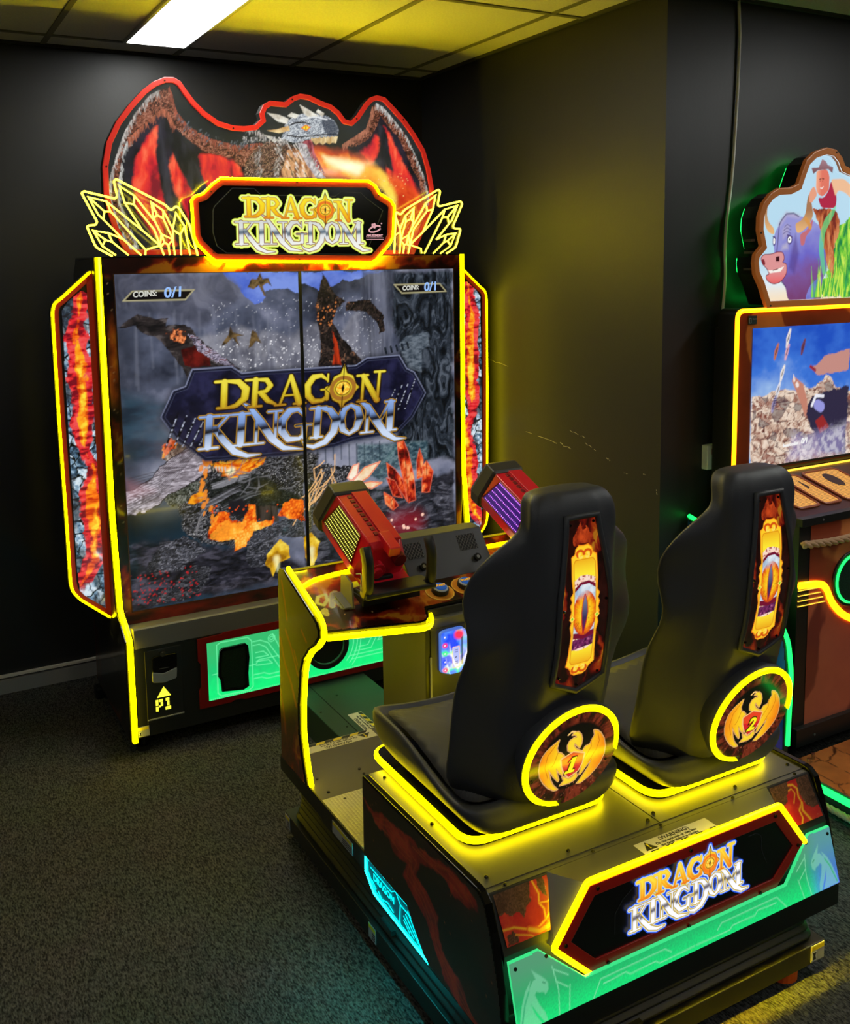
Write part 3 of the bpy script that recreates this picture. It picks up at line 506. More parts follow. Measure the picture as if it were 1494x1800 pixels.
'sl_a':[(2.0191,0.4392),(1.9602,0.4276),(1.8772,0.4504),(1.7909,0.4474),(1.7283,0.425),(1.7473,0.3857),(1.6951,0.3694),(1.6535,0.3391),(1.6464,0.288),(1.6142,0.2632),(1.5669,0.25),(1.5218,0.2102),(1.4924,0.2035),(1.5147,0.1869),(1.5681,0.1856),(1.6316,0.2144),(1.6724,0.2571),(1.7057,0.2969),(1.7492,0.3273),(1.8039,0.3432),(1.793,0.3884),(1.8407,0.3811),(1.8792,0.3996),(1.9198,0.3979),(1.9611,0.4066)],
'sl_b':[(1.8384,0.4412),(1.7818,0.4427),(1.7283,0.425),(1.6677,0.441),(1.6103,0.4472),(1.5633,0.4484),(1.4964,0.4501),(1.5033,0.4716),(1.5702,0.4882),(1.642,0.4739),(1.7098,0.4588),(1.7812,0.4622)],
'sl_c':[(1.6341,0.4603),(1.5786,0.457),(1.5253,0.4712),(1.4891,0.4546),(1.5332,0.4404),(1.5948,0.4295)],
'cyan':[(2.0151,0.2716),(2.0201,0.2393),(1.9748,0.2007),(1.7033,0.1959),(1.7897,0.2757),(1.8068,0.2834),(1.9415,0.2844),(2.0007,0.2894)],
'dragmark':[(0.9635,0.2896),(0.9663,0.3113),(0.9798,0.3349),(0.996,0.3455),(1.0151,0.3477),(1.0055,0.3295),(1.0096,0.3108),(1.0232,0.283),(1.0399,0.2579)],
'dragmark2':[(1.0069,0.329),(1.0178,0.3393),(1.0343,0.3425),(1.0399,0.3391),(1.033,0.3614),(1.0426,0.3491),(1.0593,0.3302),(1.0706,0.3171),(1.0763,0.3061),(1.0749,0.2943),(1.0622,0.2931),(1.0594,0.298),(1.0482,0.305),(1.0399,0.3133),(1.0343,0.3106),(1.0426,0.2875),(1.0594,0.2632),(1.0623,0.2485),(1.051,0.2532),(1.0315,0.2846),(1.0205,0.3014),(1.0123,0.317)],
'decal':[(1.3325,1.4634),(1.541,1.4627),(1.5406,1.4089),(1.3316,1.4102)],
'csp':[(2.5538,0.8575),(2.5195,0.8737),(2.2992,0.8083),(2.2746,0.7971),(2.2607,0.7806),(2.2622,0.7591),(2.2896,0.7286),(2.3387,0.6965),(2.3792,0.6558),(2.3988,0.6145)],
'bull':[(2.7407,1.5672),(2.7047,1.6432),(2.6764,1.6851),(2.6689,1.7263),(2.6736,1.7549),(2.7048,1.7834),(2.6879,1.8366),(2.6888,1.8854),(2.7075,1.9303),(2.7415,1.9635),(2.7823,1.9828),(2.8426,1.9863),(2.8787,1.9996),(2.8953,2.0373),(2.9177,2.0836),(2.9598,2.1143),(3.0221,2.1315),(3.0739,2.1254),(3.1079,2.0993),(3.1261,2.0702),(3.1698,2.0589),(3.2517,2.04),(3.298,1.9626),(3.3489,1.8304),(3.3867,1.6954),(3.3958,1.5679)],
'b_in':[(2.7609,1.5883),(2.7315,1.6426),(2.7,1.6847),(2.6916,1.7178),(2.7004,1.7465),(2.7287,1.7792),(2.7085,1.8367),(2.7123,1.8857),(2.7312,1.9267),(2.7658,1.9518),(2.8195,1.9611),(2.8743,1.9643),(2.9038,1.992),(2.9201,2.0381),(2.943,2.0763),(2.9795,2.0984),(3.0235,2.1073),(3.069,2.0978),(3.0964,2.0734),(3.1175,2.0486),(3.1576,2.0414),(3.2393,2.0222),(3.2849,1.9535),(3.3349,1.8304),(3.3654,1.6957),(3.3731,1.5868)],
'b_horn1':[(2.7459,1.931),(2.7417,1.8901),(2.7517,1.8656),(2.7796,1.8452),(2.7836,1.8225),(2.7533,1.8286),(2.7344,1.8532),(2.7298,1.8899)],
'b_horn2':[(2.9548,1.9724),(2.9694,1.9349),(2.9812,1.8929),(2.9608,1.8589),(2.9244,1.8333),(2.8966,1.827),(2.8856,1.8625),(2.9162,1.8711),(2.9399,1.8966),(2.944,1.9386)],
'b_head':[(2.8062,1.8578),(2.8175,1.8744),(2.8409,1.8954),(2.8776,1.8979),(2.9029,1.8878),(2.9595,1.8842),(3.0251,1.8508),(3.0392,1.8295),(3.0558,1.765),(3.066,1.7001),(3.0424,1.6571),(3.0398,1.5876),(2.8617,1.5908),(2.8469,1.6399),(2.8214,1.6616),(2.7941,1.7249),(2.7792,1.7873),(2.7833,1.8287)],
'b_snout':[(2.7183,1.7422),(2.7328,1.7524),(2.7746,1.7542),(2.8045,1.7623),(2.829,1.76),(2.8362,1.737),(2.8245,1.7245),(2.8493,1.72),(2.8509,1.6863),(2.8215,1.6574),(2.7853,1.6506),(2.7546,1.6629),(2.7449,1.6798),(2.7657,1.6836),(2.7528,1.7046),(2.7281,1.7215)],
'b_mouth':[(2.756,1.6983),(2.7952,1.6998),(2.8374,1.7118),(2.8199,1.6931),(2.7655,1.6886)],
'b_nos':[(2.7931,1.7457),(2.8113,1.7476),(2.8121,1.7288),(2.7939,1.729)],
'b_eye1':[(2.8447,1.8164),(2.8692,1.8185),(2.8792,1.8038),(2.8644,1.7892),(2.8456,1.7976)],
'b_eye2':[(2.775,1.8122),(2.7872,1.8101),(2.788,1.7914),(2.778,1.7873)],
'b_ear':[(2.9123,1.8249),(2.9493,1.8377),(2.9817,1.8844),(2.9744,1.842),(2.9441,1.8165),(2.9394,1.7869),(2.9207,1.7827)],
'b_blue':[(2.9496,1.5903),(2.9726,1.637),(3.0283,1.6769),(3.0424,1.6571),(3.0008,1.5888)],
'b_hat':[(2.9628,2.0582),(3.0006,2.0616),(3.018,2.0916),(3.0376,2.0839),(3.048,2.0717),(3.0775,2.0643),(3.0755,2.0431),(3.052,2.0571),(2.9948,2.051),(2.9734,2.0377)],
'b_face':[(2.9886,2.0487),(3.0456,2.0569),(3.0598,2.0341),(3.0595,1.9832),(3.0255,1.957),(2.9993,1.9692),(2.9886,1.99),(2.99,2.0236)],
'b_arm1':[(2.9548,1.9724),(2.9787,1.9981),(2.9995,1.965),(2.9694,1.9349),(2.9566,1.9389)],
'b_shirt':[(3.0,1.9565),(3.0322,1.9529),(3.0595,1.9832),(3.0672,2.0174),(3.0942,2.0011),(3.1038,1.9501),(3.099,1.92),(3.0213,1.9188)],
'b_sleeve':[(3.067,2.0216),(3.1387,2.0258),(3.2286,1.9786),(3.2039,1.9433),(3.1483,1.9767),(3.1083,1.9844),(3.0967,1.9585)],
'b_chaps':[(2.9769,1.9139),(3.0276,1.921),(3.0993,1.9157),(3.1282,1.873),(3.1247,1.8211),(3.1003,1.7864),(3.1014,1.6559),(3.0655,1.7087),(3.0416,1.7866),(3.0115,1.8635)],
'b_green':[(3.0393,1.5963),(3.0489,1.657),(3.0791,1.6999),(3.1059,1.8037),(3.1297,1.8471),(3.164,1.8733),(3.301,1.9186),(3.3661,1.7857),(3.3799,1.5912)],
'b_band':[(3.0412,1.6788),(3.0169,1.7652),(3.0198,1.8294),(3.0427,1.8808),(3.1048,1.933),(3.0937,1.8985),(3.0456,1.8295),(3.0428,1.7651),(3.0607,1.6784)],
'bscreen':[(2.678,1.4989),(3.1941,1.4955),(3.2251,0.9956),(2.6806,1.0002)],
'brock':[(2.6785,1.2547),(2.7598,1.2569),(2.7836,1.2724),(2.8581,1.269),(2.9218,1.2576),(2.9268,1.2836),(2.9525,1.2818),(2.9663,1.2631),(3.0114,1.2687),(3.0365,1.2891),(3.0627,1.2918),(3.075,1.3088),(3.0957,1.294),(3.1312,1.2599),(3.2102,1.2359),(3.3559,1.2156),(3.734,1.1671),(3.7609,0.8474),(2.6835,0.9745)],
'bswirl':[(2.0151,0.7574)],
'stripeneon':[(2.6832,0.6559),(2.7194,0.6475),(2.7384,0.6295),(2.7688,0.5735),(2.8207,0.5255),(2.8812,0.4946),(2.9829,0.464)],
'spk':[(2.775,0.6777),(2.8337,0.7206),(2.8677,0.713),(2.8495,0.5629)],
'e_wl':[(-0.0413,0.0533),(-0.0485,0.0485),(-0.0595,0.0418),(-0.0701,0.0329),(-0.0781,0.0213),(-0.0814,0.0062),(-0.0801,-0.0126),(-0.0749,-0.0307),(-0.0634,-0.0489),(-0.0478,-0.0666),(-0.031,-0.0786),(-0.0214,-0.0797),(-0.0357,-0.0644),(-0.0448,-0.0489),(-0.051,-0.0323),(-0.0575,-0.0137),(-0.0519,-0.0217),(-0.0381,-0.0407),(-0.0236,-0.0569),(-0.0231,-0.054),(-0.0304,-0.0369),(-0.036,-0.0186),(-0.0246,-0.0347),(-0.0144,-0.0442),(-0.0241,-0.01),(-0.0277,0.0035),(-0.0201,0.0072),(-0.0304,0.0176),(-0.0383,0.0211),(-0.0436,0.0328)],
'e_wr':[(0.0488,0.053),(0.0536,0.0403),(0.0477,0.0277),(0.0454,0.018),(0.033,0.0156),(0.0285,0.0066),(0.0314,-0.0026),(0.0313,-0.0234),(0.0333,-0.0387),(0.0305,-0.0568),(0.0346,-0.056),(0.0462,-0.0386),(0.0582,-0.0235),(0.0536,-0.0431),(0.0471,-0.0537),(0.0374,-0.0696),(0.0286,-0.0795),(0.0397,-0.081),(0.0592,-0.0704),(0.0737,-0.0559),(0.084,-0.0422),(0.0904,-0.0209),(0.0891,0.0006),(0.0813,0.0217),(0.0688,0.0399),(0.0582,0.0492)],
'e_hd':[(-0.0131,0.0194),(-0.0167,0.0328),(-0.0126,0.0437),(-0.003,0.0479),(0.0057,0.0464),(-0.0002,0.0552),(-0.0089,0.0568),(-0.0037,0.0623),(0.0049,0.0608),(0.014,0.052),(0.02,0.038),(0.0204,0.0256),(0.0179,0.0171),(0.01,0.0246),(0.002,0.0332),(-0.0,0.0277),(0.0073,0.0173),(0.0171,0.0101),(0.0293,0.0022),(0.0121,0.0034),(0.0007,0.008)],
'e_sh':[(0.0027,0.0084),(0.0325,-0.0029),(0.0311,-0.0275),(0.0237,-0.044),(0.0022,-0.0539),(-0.0112,-0.039),(-0.0213,-0.0192),(-0.0258,-0.0013)],
'e_tl':[(-0.0158,-0.048),(0.0035,-0.0606),(0.0135,-0.0576),(0.0204,-0.0493),(0.0257,-0.0594),(0.0199,-0.0681),(0.0057,-0.0719),(-0.0179,-0.0704),(-0.0092,-0.0606)],
'e_ring':[(-0.1233,-0.0067),(0.0209,0.1165),(0.1141,0.0224),(-0.0261,-0.1163)],
'p_panel':[(-0.0503,0.1662),(-0.0469,0.1722),(0.0245,0.1691),(0.03,0.1634),(0.0414,0.1329),(0.0587,0.0809),(0.0677,0.0342),(0.0683,-0.016),(0.0607,-0.0925),(0.0555,-0.1376),(0.0446,-0.1792),(-0.0139,-0.1956),(-0.075,-0.1744),(-0.071,-0.155),(-0.0552,-0.0866),(-0.0495,-0.0252),(-0.0499,0.0634)],
'p_ban':[(-0.04,0.1057),(-0.0347,0.1202),(-0.0267,0.1321),(-0.0133,0.1356),(-0.0025,0.1328),(0.0084,0.1334),(0.0221,0.1247),(0.0292,0.1103),(0.0389,0.1043),(0.0419,0.0814),(0.0451,0.0472),(0.0468,0.0152),(0.054,0.0003),(0.0484,-0.0078),(0.0542,-0.0225),(0.053,-0.0359),(0.0447,-0.0549),(0.0513,-0.063),(0.045,-0.0778),(0.0411,-0.1114),(0.0344,-0.1422),(0.0218,-0.1463),(0.0163,-0.1589),(-0.0058,-0.1654),(-0.0278,-0.1649),(-0.0414,-0.1527),(-0.0415,-0.1437),(-0.0523,-0.1412),(-0.039,-0.09),(-0.0365,-0.0591),(-0.027,-0.052),(-0.0379,-0.0386),(-0.0313,-0.022),(-0.0367,-0.0054),(-0.0287,0.0087),(-0.0302,0.0379),(-0.0345,0.0828)],
'p_inn':[(-0.0279,0.0949),(-0.0212,0.0983),(0.0251,0.0975),(0.0363,0.0868),(0.0412,0.0162),(0.0366,-0.0876),(0.0287,-0.1341),(-0.0306,-0.137),(-0.0389,-0.1261),(-0.0296,-0.0852),(-0.0245,-0.0301),(-0.0249,0.0369)],
'p_eye':[(-0.0249,0.0503),(-0.0047,0.0579),(0.0395,0.0481),(0.0413,0.0072),(0.039,-0.0424),(0.0352,-0.0827),(0.0326,-0.1051),(-0.0035,-0.1043),(-0.0281,-0.1036),(-0.0283,-0.0742),(-0.0245,-0.0301)],
'p_iris':[(-0.0234,0.0144),(-0.0126,0.0303),(0.0092,0.0354),(0.0313,0.027),(0.0418,0.0116),(0.0404,-0.0426),(0.0351,-0.0758),(0.0213,-0.0844),(-0.0009,-0.0821),(-0.0256,-0.0703),(-0.0245,-0.0301)],
'p_pup':[(0.0107,0.0194),(0.0178,-0.0066),(0.0166,-0.029),(0.0099,-0.0503),(0.0059,-0.0699),(0.003,-0.0535),(-0.0019,-0.0254),(-0.0001,-0.0033)],
'p_pt':[(-0.0024,0.1163),(-0.0032,-0.1477),(-0.0272,-0.0307),(0.0431,-0.0295),(0.0069,-0.0181)],
}

# ---------------------------------------------------------------- the room
def struct(name, mb, m, **k):
    o = mb.obj(name, m, None, **k); o['kind'] = 'structure'; return o
WX, WY, WY2, CZ = 2.388, 4.175, 2.512, 2.643
def carpet():
    m = bpy.data.materials.new('charcoal_carpet'); m.use_nodes = True; nt = m.node_tree; b = nt.nodes['Principled BSDF']; b.inputs['Roughness'].default_value = .95
    b.inputs['Specular IOR Level'].default_value = .15
    tc = nt.nodes.new('ShaderNodeTexCoord')
    n1 = nt.nodes.new('ShaderNodeTexNoise'); n1.inputs['Scale'].default_value = 260; n1.inputs['Detail'].default_value = 4
    n2 = nt.nodes.new('ShaderNodeTexNoise'); n2.inputs['Scale'].default_value = 5; n2.inputs['Detail'].default_value = 3
    mp = nt.nodes.new('ShaderNodeMapping'); mp.inputs['Scale'].default_value = (1, .35, 1)
    nt.links.new(tc.outputs['Object'], mp.inputs[0]); nt.links.new(mp.outputs[0], n1.inputs['Vector']); nt.links.new(tc.outputs['Object'], n2.inputs['Vector'])
    r = nt.nodes.new('ShaderNodeValToRGB'); r.color_ramp.elements[0].position = .36; r.color_ramp.elements[1].position = .68
    r.color_ramp.elements[0].color = tuple(lin((36, 36, 35))) + (1,); r.color_ramp.elements[1].color = tuple(lin((104, 103, 98))) + (1,)
    mx = nt.nodes.new('ShaderNodeMix'); mx.data_type = 'RGBA'; mx.blend_type = 'MULTIPLY'; mx.inputs['Factor'].default_value = .35
    nt.links.new(n1.outputs['Fac'], r.inputs[0]); nt.links.new(r.outputs[0], mx.inputs[6]); nt.links.new(n2.outputs['Color'], mx.inputs[7]); nt.links.new(mx.outputs[2], b.inputs['Base Color'])
    bp = nt.nodes.new('ShaderNodeBump'); bp.inputs['Strength'].default_value = .8; bp.inputs['Distance'].default_value = .004
    nt.links.new(n1.outputs['Fac'], bp.inputs['Height']); nt.links.new(bp.outputs[0], b.inputs['Normal'])
    return m
def wallpaint(name, rough):
    return mat(name, (36, 36, 37), rough, noise=(2.2, (42, 41, 41), .3, .7), bump=(90, .12), spec=.36)
M_wall = wallpaint('black_wall_paint', .48)
M_tile = mat('ceiling_tile', (218, 214, 206), .8, noise=(140, (230, 226, 218), .35, .65))
M_grid = mat('ceiling_grid_metal', (120, 118, 105), .55)
struct('floor', MB().box(-4, 6, -4, WY + .1, -.06, 0), carpet())
struct('wall_back', MB().box(-4, WX + .1, WY, WY + .1, 0, CZ + .1), M_wall)
struct('wall_side', MB().box(WX, WX + .1, WY2, WY, 0, CZ + .1), M_wall)
struct('wall_right', MB().box(WX + .1, 6, WY2, WY2 + .1, 0, CZ + .1), M_wall)
struct('wall_left', MB().box(-4.1, -4, -4, WY, 0, CZ + .1), M_wall)
struct('wall_front', MB().box(-4, 6, -4.1, -4, 0, CZ + .1), M_wall)
struct('wall_far_right', MB().box(6, 6.1, -4, WY2, 0, CZ + .1), M_wall)
struct('ceiling', MB().box(-4, 6, -4, WY + .1, CZ, CZ + .05), M_tile)
g = MB()
x = .65 - 9 * .53
while x < 5.9:
    g.box(x - .011, x + .011, -4, WY if x < WX else WY2, CZ - .004, CZ + .01); x += .53
y = 4.01 - 7 * 1.06
while y < WY:
    g.box(-4, WX if y > WY2 else 6, y - .011, y + .011, CZ - .0045, CZ + .01); y += 1.06
struct('trim_1', g, M_grid)
struct('trim_2', MB().box(-4, WX, WY - .012, WY, CZ - .012, CZ).box(WX - .012, WX, WY2, WY, CZ - .012, CZ).box(WX, 6, WY2 - .012, WY2, CZ - .012, CZ), mat('ceiling_edge_trim', (60, 60, 58), .6))
M_skirt = mat('grey_skirting', (150, 148, 146), .5)
struct('baseboard_back', MB().box(-4, WX, WY - .016, WY, 0, .060), M_skirt)
struct('baseboard_side', MB().box(WX - .016, WX, WY2 - .01, WY - .016, 0, .060), M_skirt)
struct('baseboard_right', MB().box(WX - .016, 6, WY2 - .016, WY2, 0, .060), M_skirt)
s = MB()
s.box(-4, WX - .02, WY - .016, WY - .0005, .069, .079)
s.obj('trim_3', mat('pale_cable_conduit', (236, 226, 212), .4), None)['kind'] = 'structure'
# scratches on the side wall
scr = MB(); rg = random.Random(3)
M_scr = mat('plaster_scratch', (170, 165, 150), .7)
for (a, b, c, d, wd) in ((3.32, 1.03, 3.02, 1.005, .0016), (3.02, 1.075, 2.93, 1.06, .0014), (3.10, 1.02, 2.98, .995, .0024), (2.95, 1.045, 2.86, 1.02, .0016), (2.80, 1.0, 2.775, .99, .003), (2.70, .96, 2.68, .958, .0018), (2.60, .975, 2.585, .972, .0015), (3.62, 1.32, 3.45, 1.3, .001), (2.53, .93, 2.525, .91, .003)):
    n = 7; P = []
    for k in range(n + 1):
        t = k / n; P.append((WX - .0008, a + (c - a) * t, b + (d - b) * t + rg.uniform(-.003, .003)))
    for k in range(n):
        if rg.random() < .72: scr.tube([P[k], P[k + 1]], wd * rg.uniform(.4, 1), .0005, n=4, up=(1, 0, 0))
o = scr.obj('wall_scratch', M_scr, None); o['kind'] = 'structure'; o.name = 'trim_4'

# ceiling light
def ceiling_light(x0, x1, y0, y1, label, strength):
    t = thing('ceiling_light', label, 'ceiling light', ((x0 + x1) / 2, (y0 + y1) / 2, CZ - .012), 'slim ceiling light panels')
    MB().ring([(x0 - .012, y0 - .012), (x1 + .012, y0 - .012), (x1 + .012, y1 + .012), (x0 - .012, y1 + .012)], [(x0, y0), (x1, y0), (x1, y1), (x0, y1)], 'z', CZ - .012, CZ).obj('frame', mat('white_light_frame', (210, 210, 205), .4), t)
    m = mat('light_diffuser_%d' % int(strength * 10), (200, 200, 200), .5, emit=(250, 252, 248), strength=strength)
    MB().box(x0, x1, y0, y1, CZ - .009, CZ - .002).obj('diffuser', m, t)
ceiling_light(.936, 1.167, 2.93, 3.975, 'bright white slim light panel in the ceiling above the dragon cabinet', PANEL)
ceiling_light(-1.18, -.95, .8, 1.86, 'unseen white slim light panel added in the ceiling behind and left of the camera', PANEL * .8)  # unseen panel, added for fill light from the left
ceiling_light(.94, 1.17, -1.3, -.25, 'unseen white slim light panel added in the ceiling behind the camera', PANEL * .8)  # unseen panel, added for fill light from behind
ceiling_light(3.59, 3.82, -1.3, -.25, 'unseen white light panel added in the ceiling far right, out in the hall', PANEL * .8)  # unseen panel, added for light from the hall side
ceiling_light(3.59, 3.82, .8, 1.86, 'unseen white slim light panel added in the ceiling before the bull cabinet', PANEL * 1.8)  # unseen panel, added to brighten the right wall and bull cabinet

# white cable on the right wall and the socket
cb = [(2.709, 2.64), (2.714, 2.58), (2.719, 2.52), (2.716, 2.35), (2.706, 2.15), (2.700, 2.05), (2.688, 1.95), (2.674, 1.86), (2.672, 1.75), (2.678, 1.69), (2.672, 1.6), (2.664, 1.53), (2.66, 1.44)]
cbl = MB().tube([(a, WY2 - .008, b) for a, b in rounded(cb, .05, closed=False)], .0055, n=8).obj('cable', mat('white_cable_sheath', (225, 222, 214), .5), None, smooth=True)
cbl['label'] = 'white cable hanging down the black wall from the ceiling behind the bull cabinet'; cbl['category'] = 'cable'
t = thing('power_socket', 'white wall socket on the black wall left of the bull cabinet screen', 'socket', (2.60, WY2 - .02, 1.0))
MB().box(2.585, 2.665, WY2 - .03, WY2 - .001, .985, 1.075).obj('backplate', mat('white_socket_plastic', (205, 205, 200), .4), t, bevel=.004)
MB().box(2.606, 2.63, WY2 - .036, WY2 - .03, 1.04, 1.062).obj('switch', mat('red_switch', (110, 30, 28), .4), t, bevel=.001)

# ---------------------------------------------------------------- pictures
def tex(stops, sx, sy, seed, kind=fbm, warp=0, o=5):
    def f(X, Y):
        if warp:
            wx = fbm(X * sx * .5, Y * sy * .5, seed + 40, 3) - .5; wy = fbm(X * sx * .5, Y * sy * .5, seed + 50, 3) - .5
            X = X + warp * wx; Y = Y + warp * wy
        return ramp(kind(X * sx, Y * sy, seed, o), stops)
    return f
ROCK = lambda s, k=1.0: tex([(.25, (16 * k, 17 * k, 22 * k)), (.45, (40 * k, 41 * k, 48 * k)), (.62, (72 * k, 73 * k, 82 * k)), (.8, (124 * k, 124 * k, 134 * k))], 24, 70, s, warp=.5)
def MOLTEN(X, Y):
    d1, d2, idc = cells(X * 75, Y * 75, 5); n = fbm(X * 22, Y * 22, 11) + .25 * (d2 - d1)
    return ramp(n, [(.28, (90, 14, 2)), (.38, (205, 56, 12)), (.55, (248, 112, 20)), (.72, (255, 170, 50)), (.9, (255, 220, 110))])
def lava_flow(X, Y, seed, scale=1.0, thr=.55, wid=.06, base=((20, 6, 4), (46, 12, 8)), dirx=1.0, diry=.45):
    """dark crust split by hot veins"""
    wx = fbm(X * 5 * scale, Y * 5 * scale, seed, 4) - .5; wy = fbm(X * 5 * scale + 9, Y * 5 * scale, seed + 3, 4) - .5
    u = (X + .22 / scale * wx) * scale; v = (Y + .22 / scale * wy) * scale
    n = ridge(u * 6 * dirx, v * 6 * diry, seed + 8, 4); b = fbm(u * 30, v * 14, seed + 20, 4)
    c = ramp(b, [(.25, base[0]), (.75, base[1])])
    a = sstep(n, thr, thr + wid * 2)[..., None]; c = c * (1 - a) + lin((120, 20, 12)) * a
    a = sstep(n, thr + wid * 1.6, thr + wid * 3)[..., None]; c = c * (1 - a) + lin((170, 55, 16)) * a
    a = sstep(n, thr + wid * 3.2, thr + wid * 4)[..., None]; c = c * (1 - a) + lin((205, 130, 30)) * a
    return c

# the words of the title: strokes on a 1300 x 600 sheet, y down
def _ser(x0, x1, y, w=7): return ([(x0, y), (x1, y)], [w, w])
GOLD = [([(187, 98), (190, 245)], [16, 17]), _ser(140, 235, 96, 8), _ser(158, 245, 254, 8), ([(200, 96), (262, 104), (302, 150), (298, 205), (255, 245), (215, 254)], [8, 15, 20, 19, 13, 8]),
        ([(352, 98), (352, 255)], [15, 15]), _ser(300, 405, 98, 7), _ser(320, 390, 261, 7), ([(355, 98), (412, 104), (434, 140), (412, 172), (360, 178)], [7, 12, 14, 11, 6]), ([(385, 180), (425, 232), (468, 256)], [15, 14, 6]),
        ([(545, 88), (492, 260)], [8, 6]), ([(545, 90), (600, 260)], [11, 18]), _ser(510, 582, 208, 5), _ser(466, 522, 264, 6), _ser(570, 636, 264, 6),
        ([(756, 132), (718, 100), (672, 108), (640, 160), (645, 215), (680, 258), (730, 258), (757, 235)], [5, 11, 17, 19, 19, 16, 11, 10]), ([(757, 185), (757, 250)], [13, 11]), _ser(722, 782, 190, 5), ([(756, 95), (757, 140)], [5, 5]),
        ([(966, 122), (966, 282)], [8, 8]), _ser(930, 992, 118, 7), ([(966, 122), (1058, 282)], [15, 18]), ([(1063, 100), (1060, 285)], [8, 8]), _ser(1034, 1094, 100, 7), _ser(938, 990, 284, 5)]
SILV = [([(120, 302), (120, 482)], [19, 19]), _ser(72, 172, 300, 8), _ser(75, 172, 488, 8), ([(215, 306), (145, 392)], [8, 7]), _ser(185, 258, 300, 7),
        ([(150, 372), (198, 445), (262, 524), (330, 557), (402, 556)], [15, 19, 19, 13, 3]),
        ([(290, 305), (290, 482)], [20, 20]), _ser(240, 335, 300, 8), _ser(238, 342, 488, 8),
        ([(373, 330), (373, 482)], [9, 9]), _ser(342, 415, 488, 7), ([(288, 232), (335, 268), (395, 360), (462, 468), (530, 532), (638, 552)], [3, 13, 21, 21, 16, 4]), ([(475, 302), (478, 470)], [9, 9]), _ser(432, 505, 300, 7),
        ([(632, 340), (598, 300), (550, 305), (512, 360), (512, 425), (552, 482), (612, 484), (640, 460)], [5, 12, 19, 22, 22, 18, 12, 10]), ([(638, 404), (638, 478)], [15, 13]), _ser(592, 678, 402, 6), ([(632, 298), (633, 345)], [5, 5]),
        ([(712, 308), (712, 482)], [18, 18]), _ser(670, 760, 303, 7), _ser(680, 745, 487, 7), ([(722, 303), (782, 322), (822, 385), (810, 462), (765, 522), (700, 546), (655, 532), (632, 500)], [8, 17, 23, 22, 19, 14, 9, 2]),
        ([(905, 302), (948, 330), (962, 392), (945, 455), (905, 486), (865, 455), (848, 392), (862, 330), (905, 302)], [9, 17, 22, 17, 9, 17, 22, 17, 9]),
        ([(1008, 330), (1008, 482)], [9, 9]), _ser(975, 1048, 488, 7), ([(948, 278), (1005, 322), (1062, 415), (1122, 502), (1190, 550), (1256, 552)], [3, 18, 22, 21, 14, 3]), ([(1140, 305), (1082, 430)], [9, 6]), ([(1148, 305), (1150, 480)], [20, 20]), _ser(1114, 1170, 300, 7), _ser(1115, 1192, 488, 7)]
EYE = [(848, 34), (868, 95), (905, 112), (925, 165), (948, 190), (925, 215), (905, 262), (868, 285), (848, 326), (828, 285), (790, 262), (772, 215), (748, 190), (772, 165), (790, 112), (828, 95)]
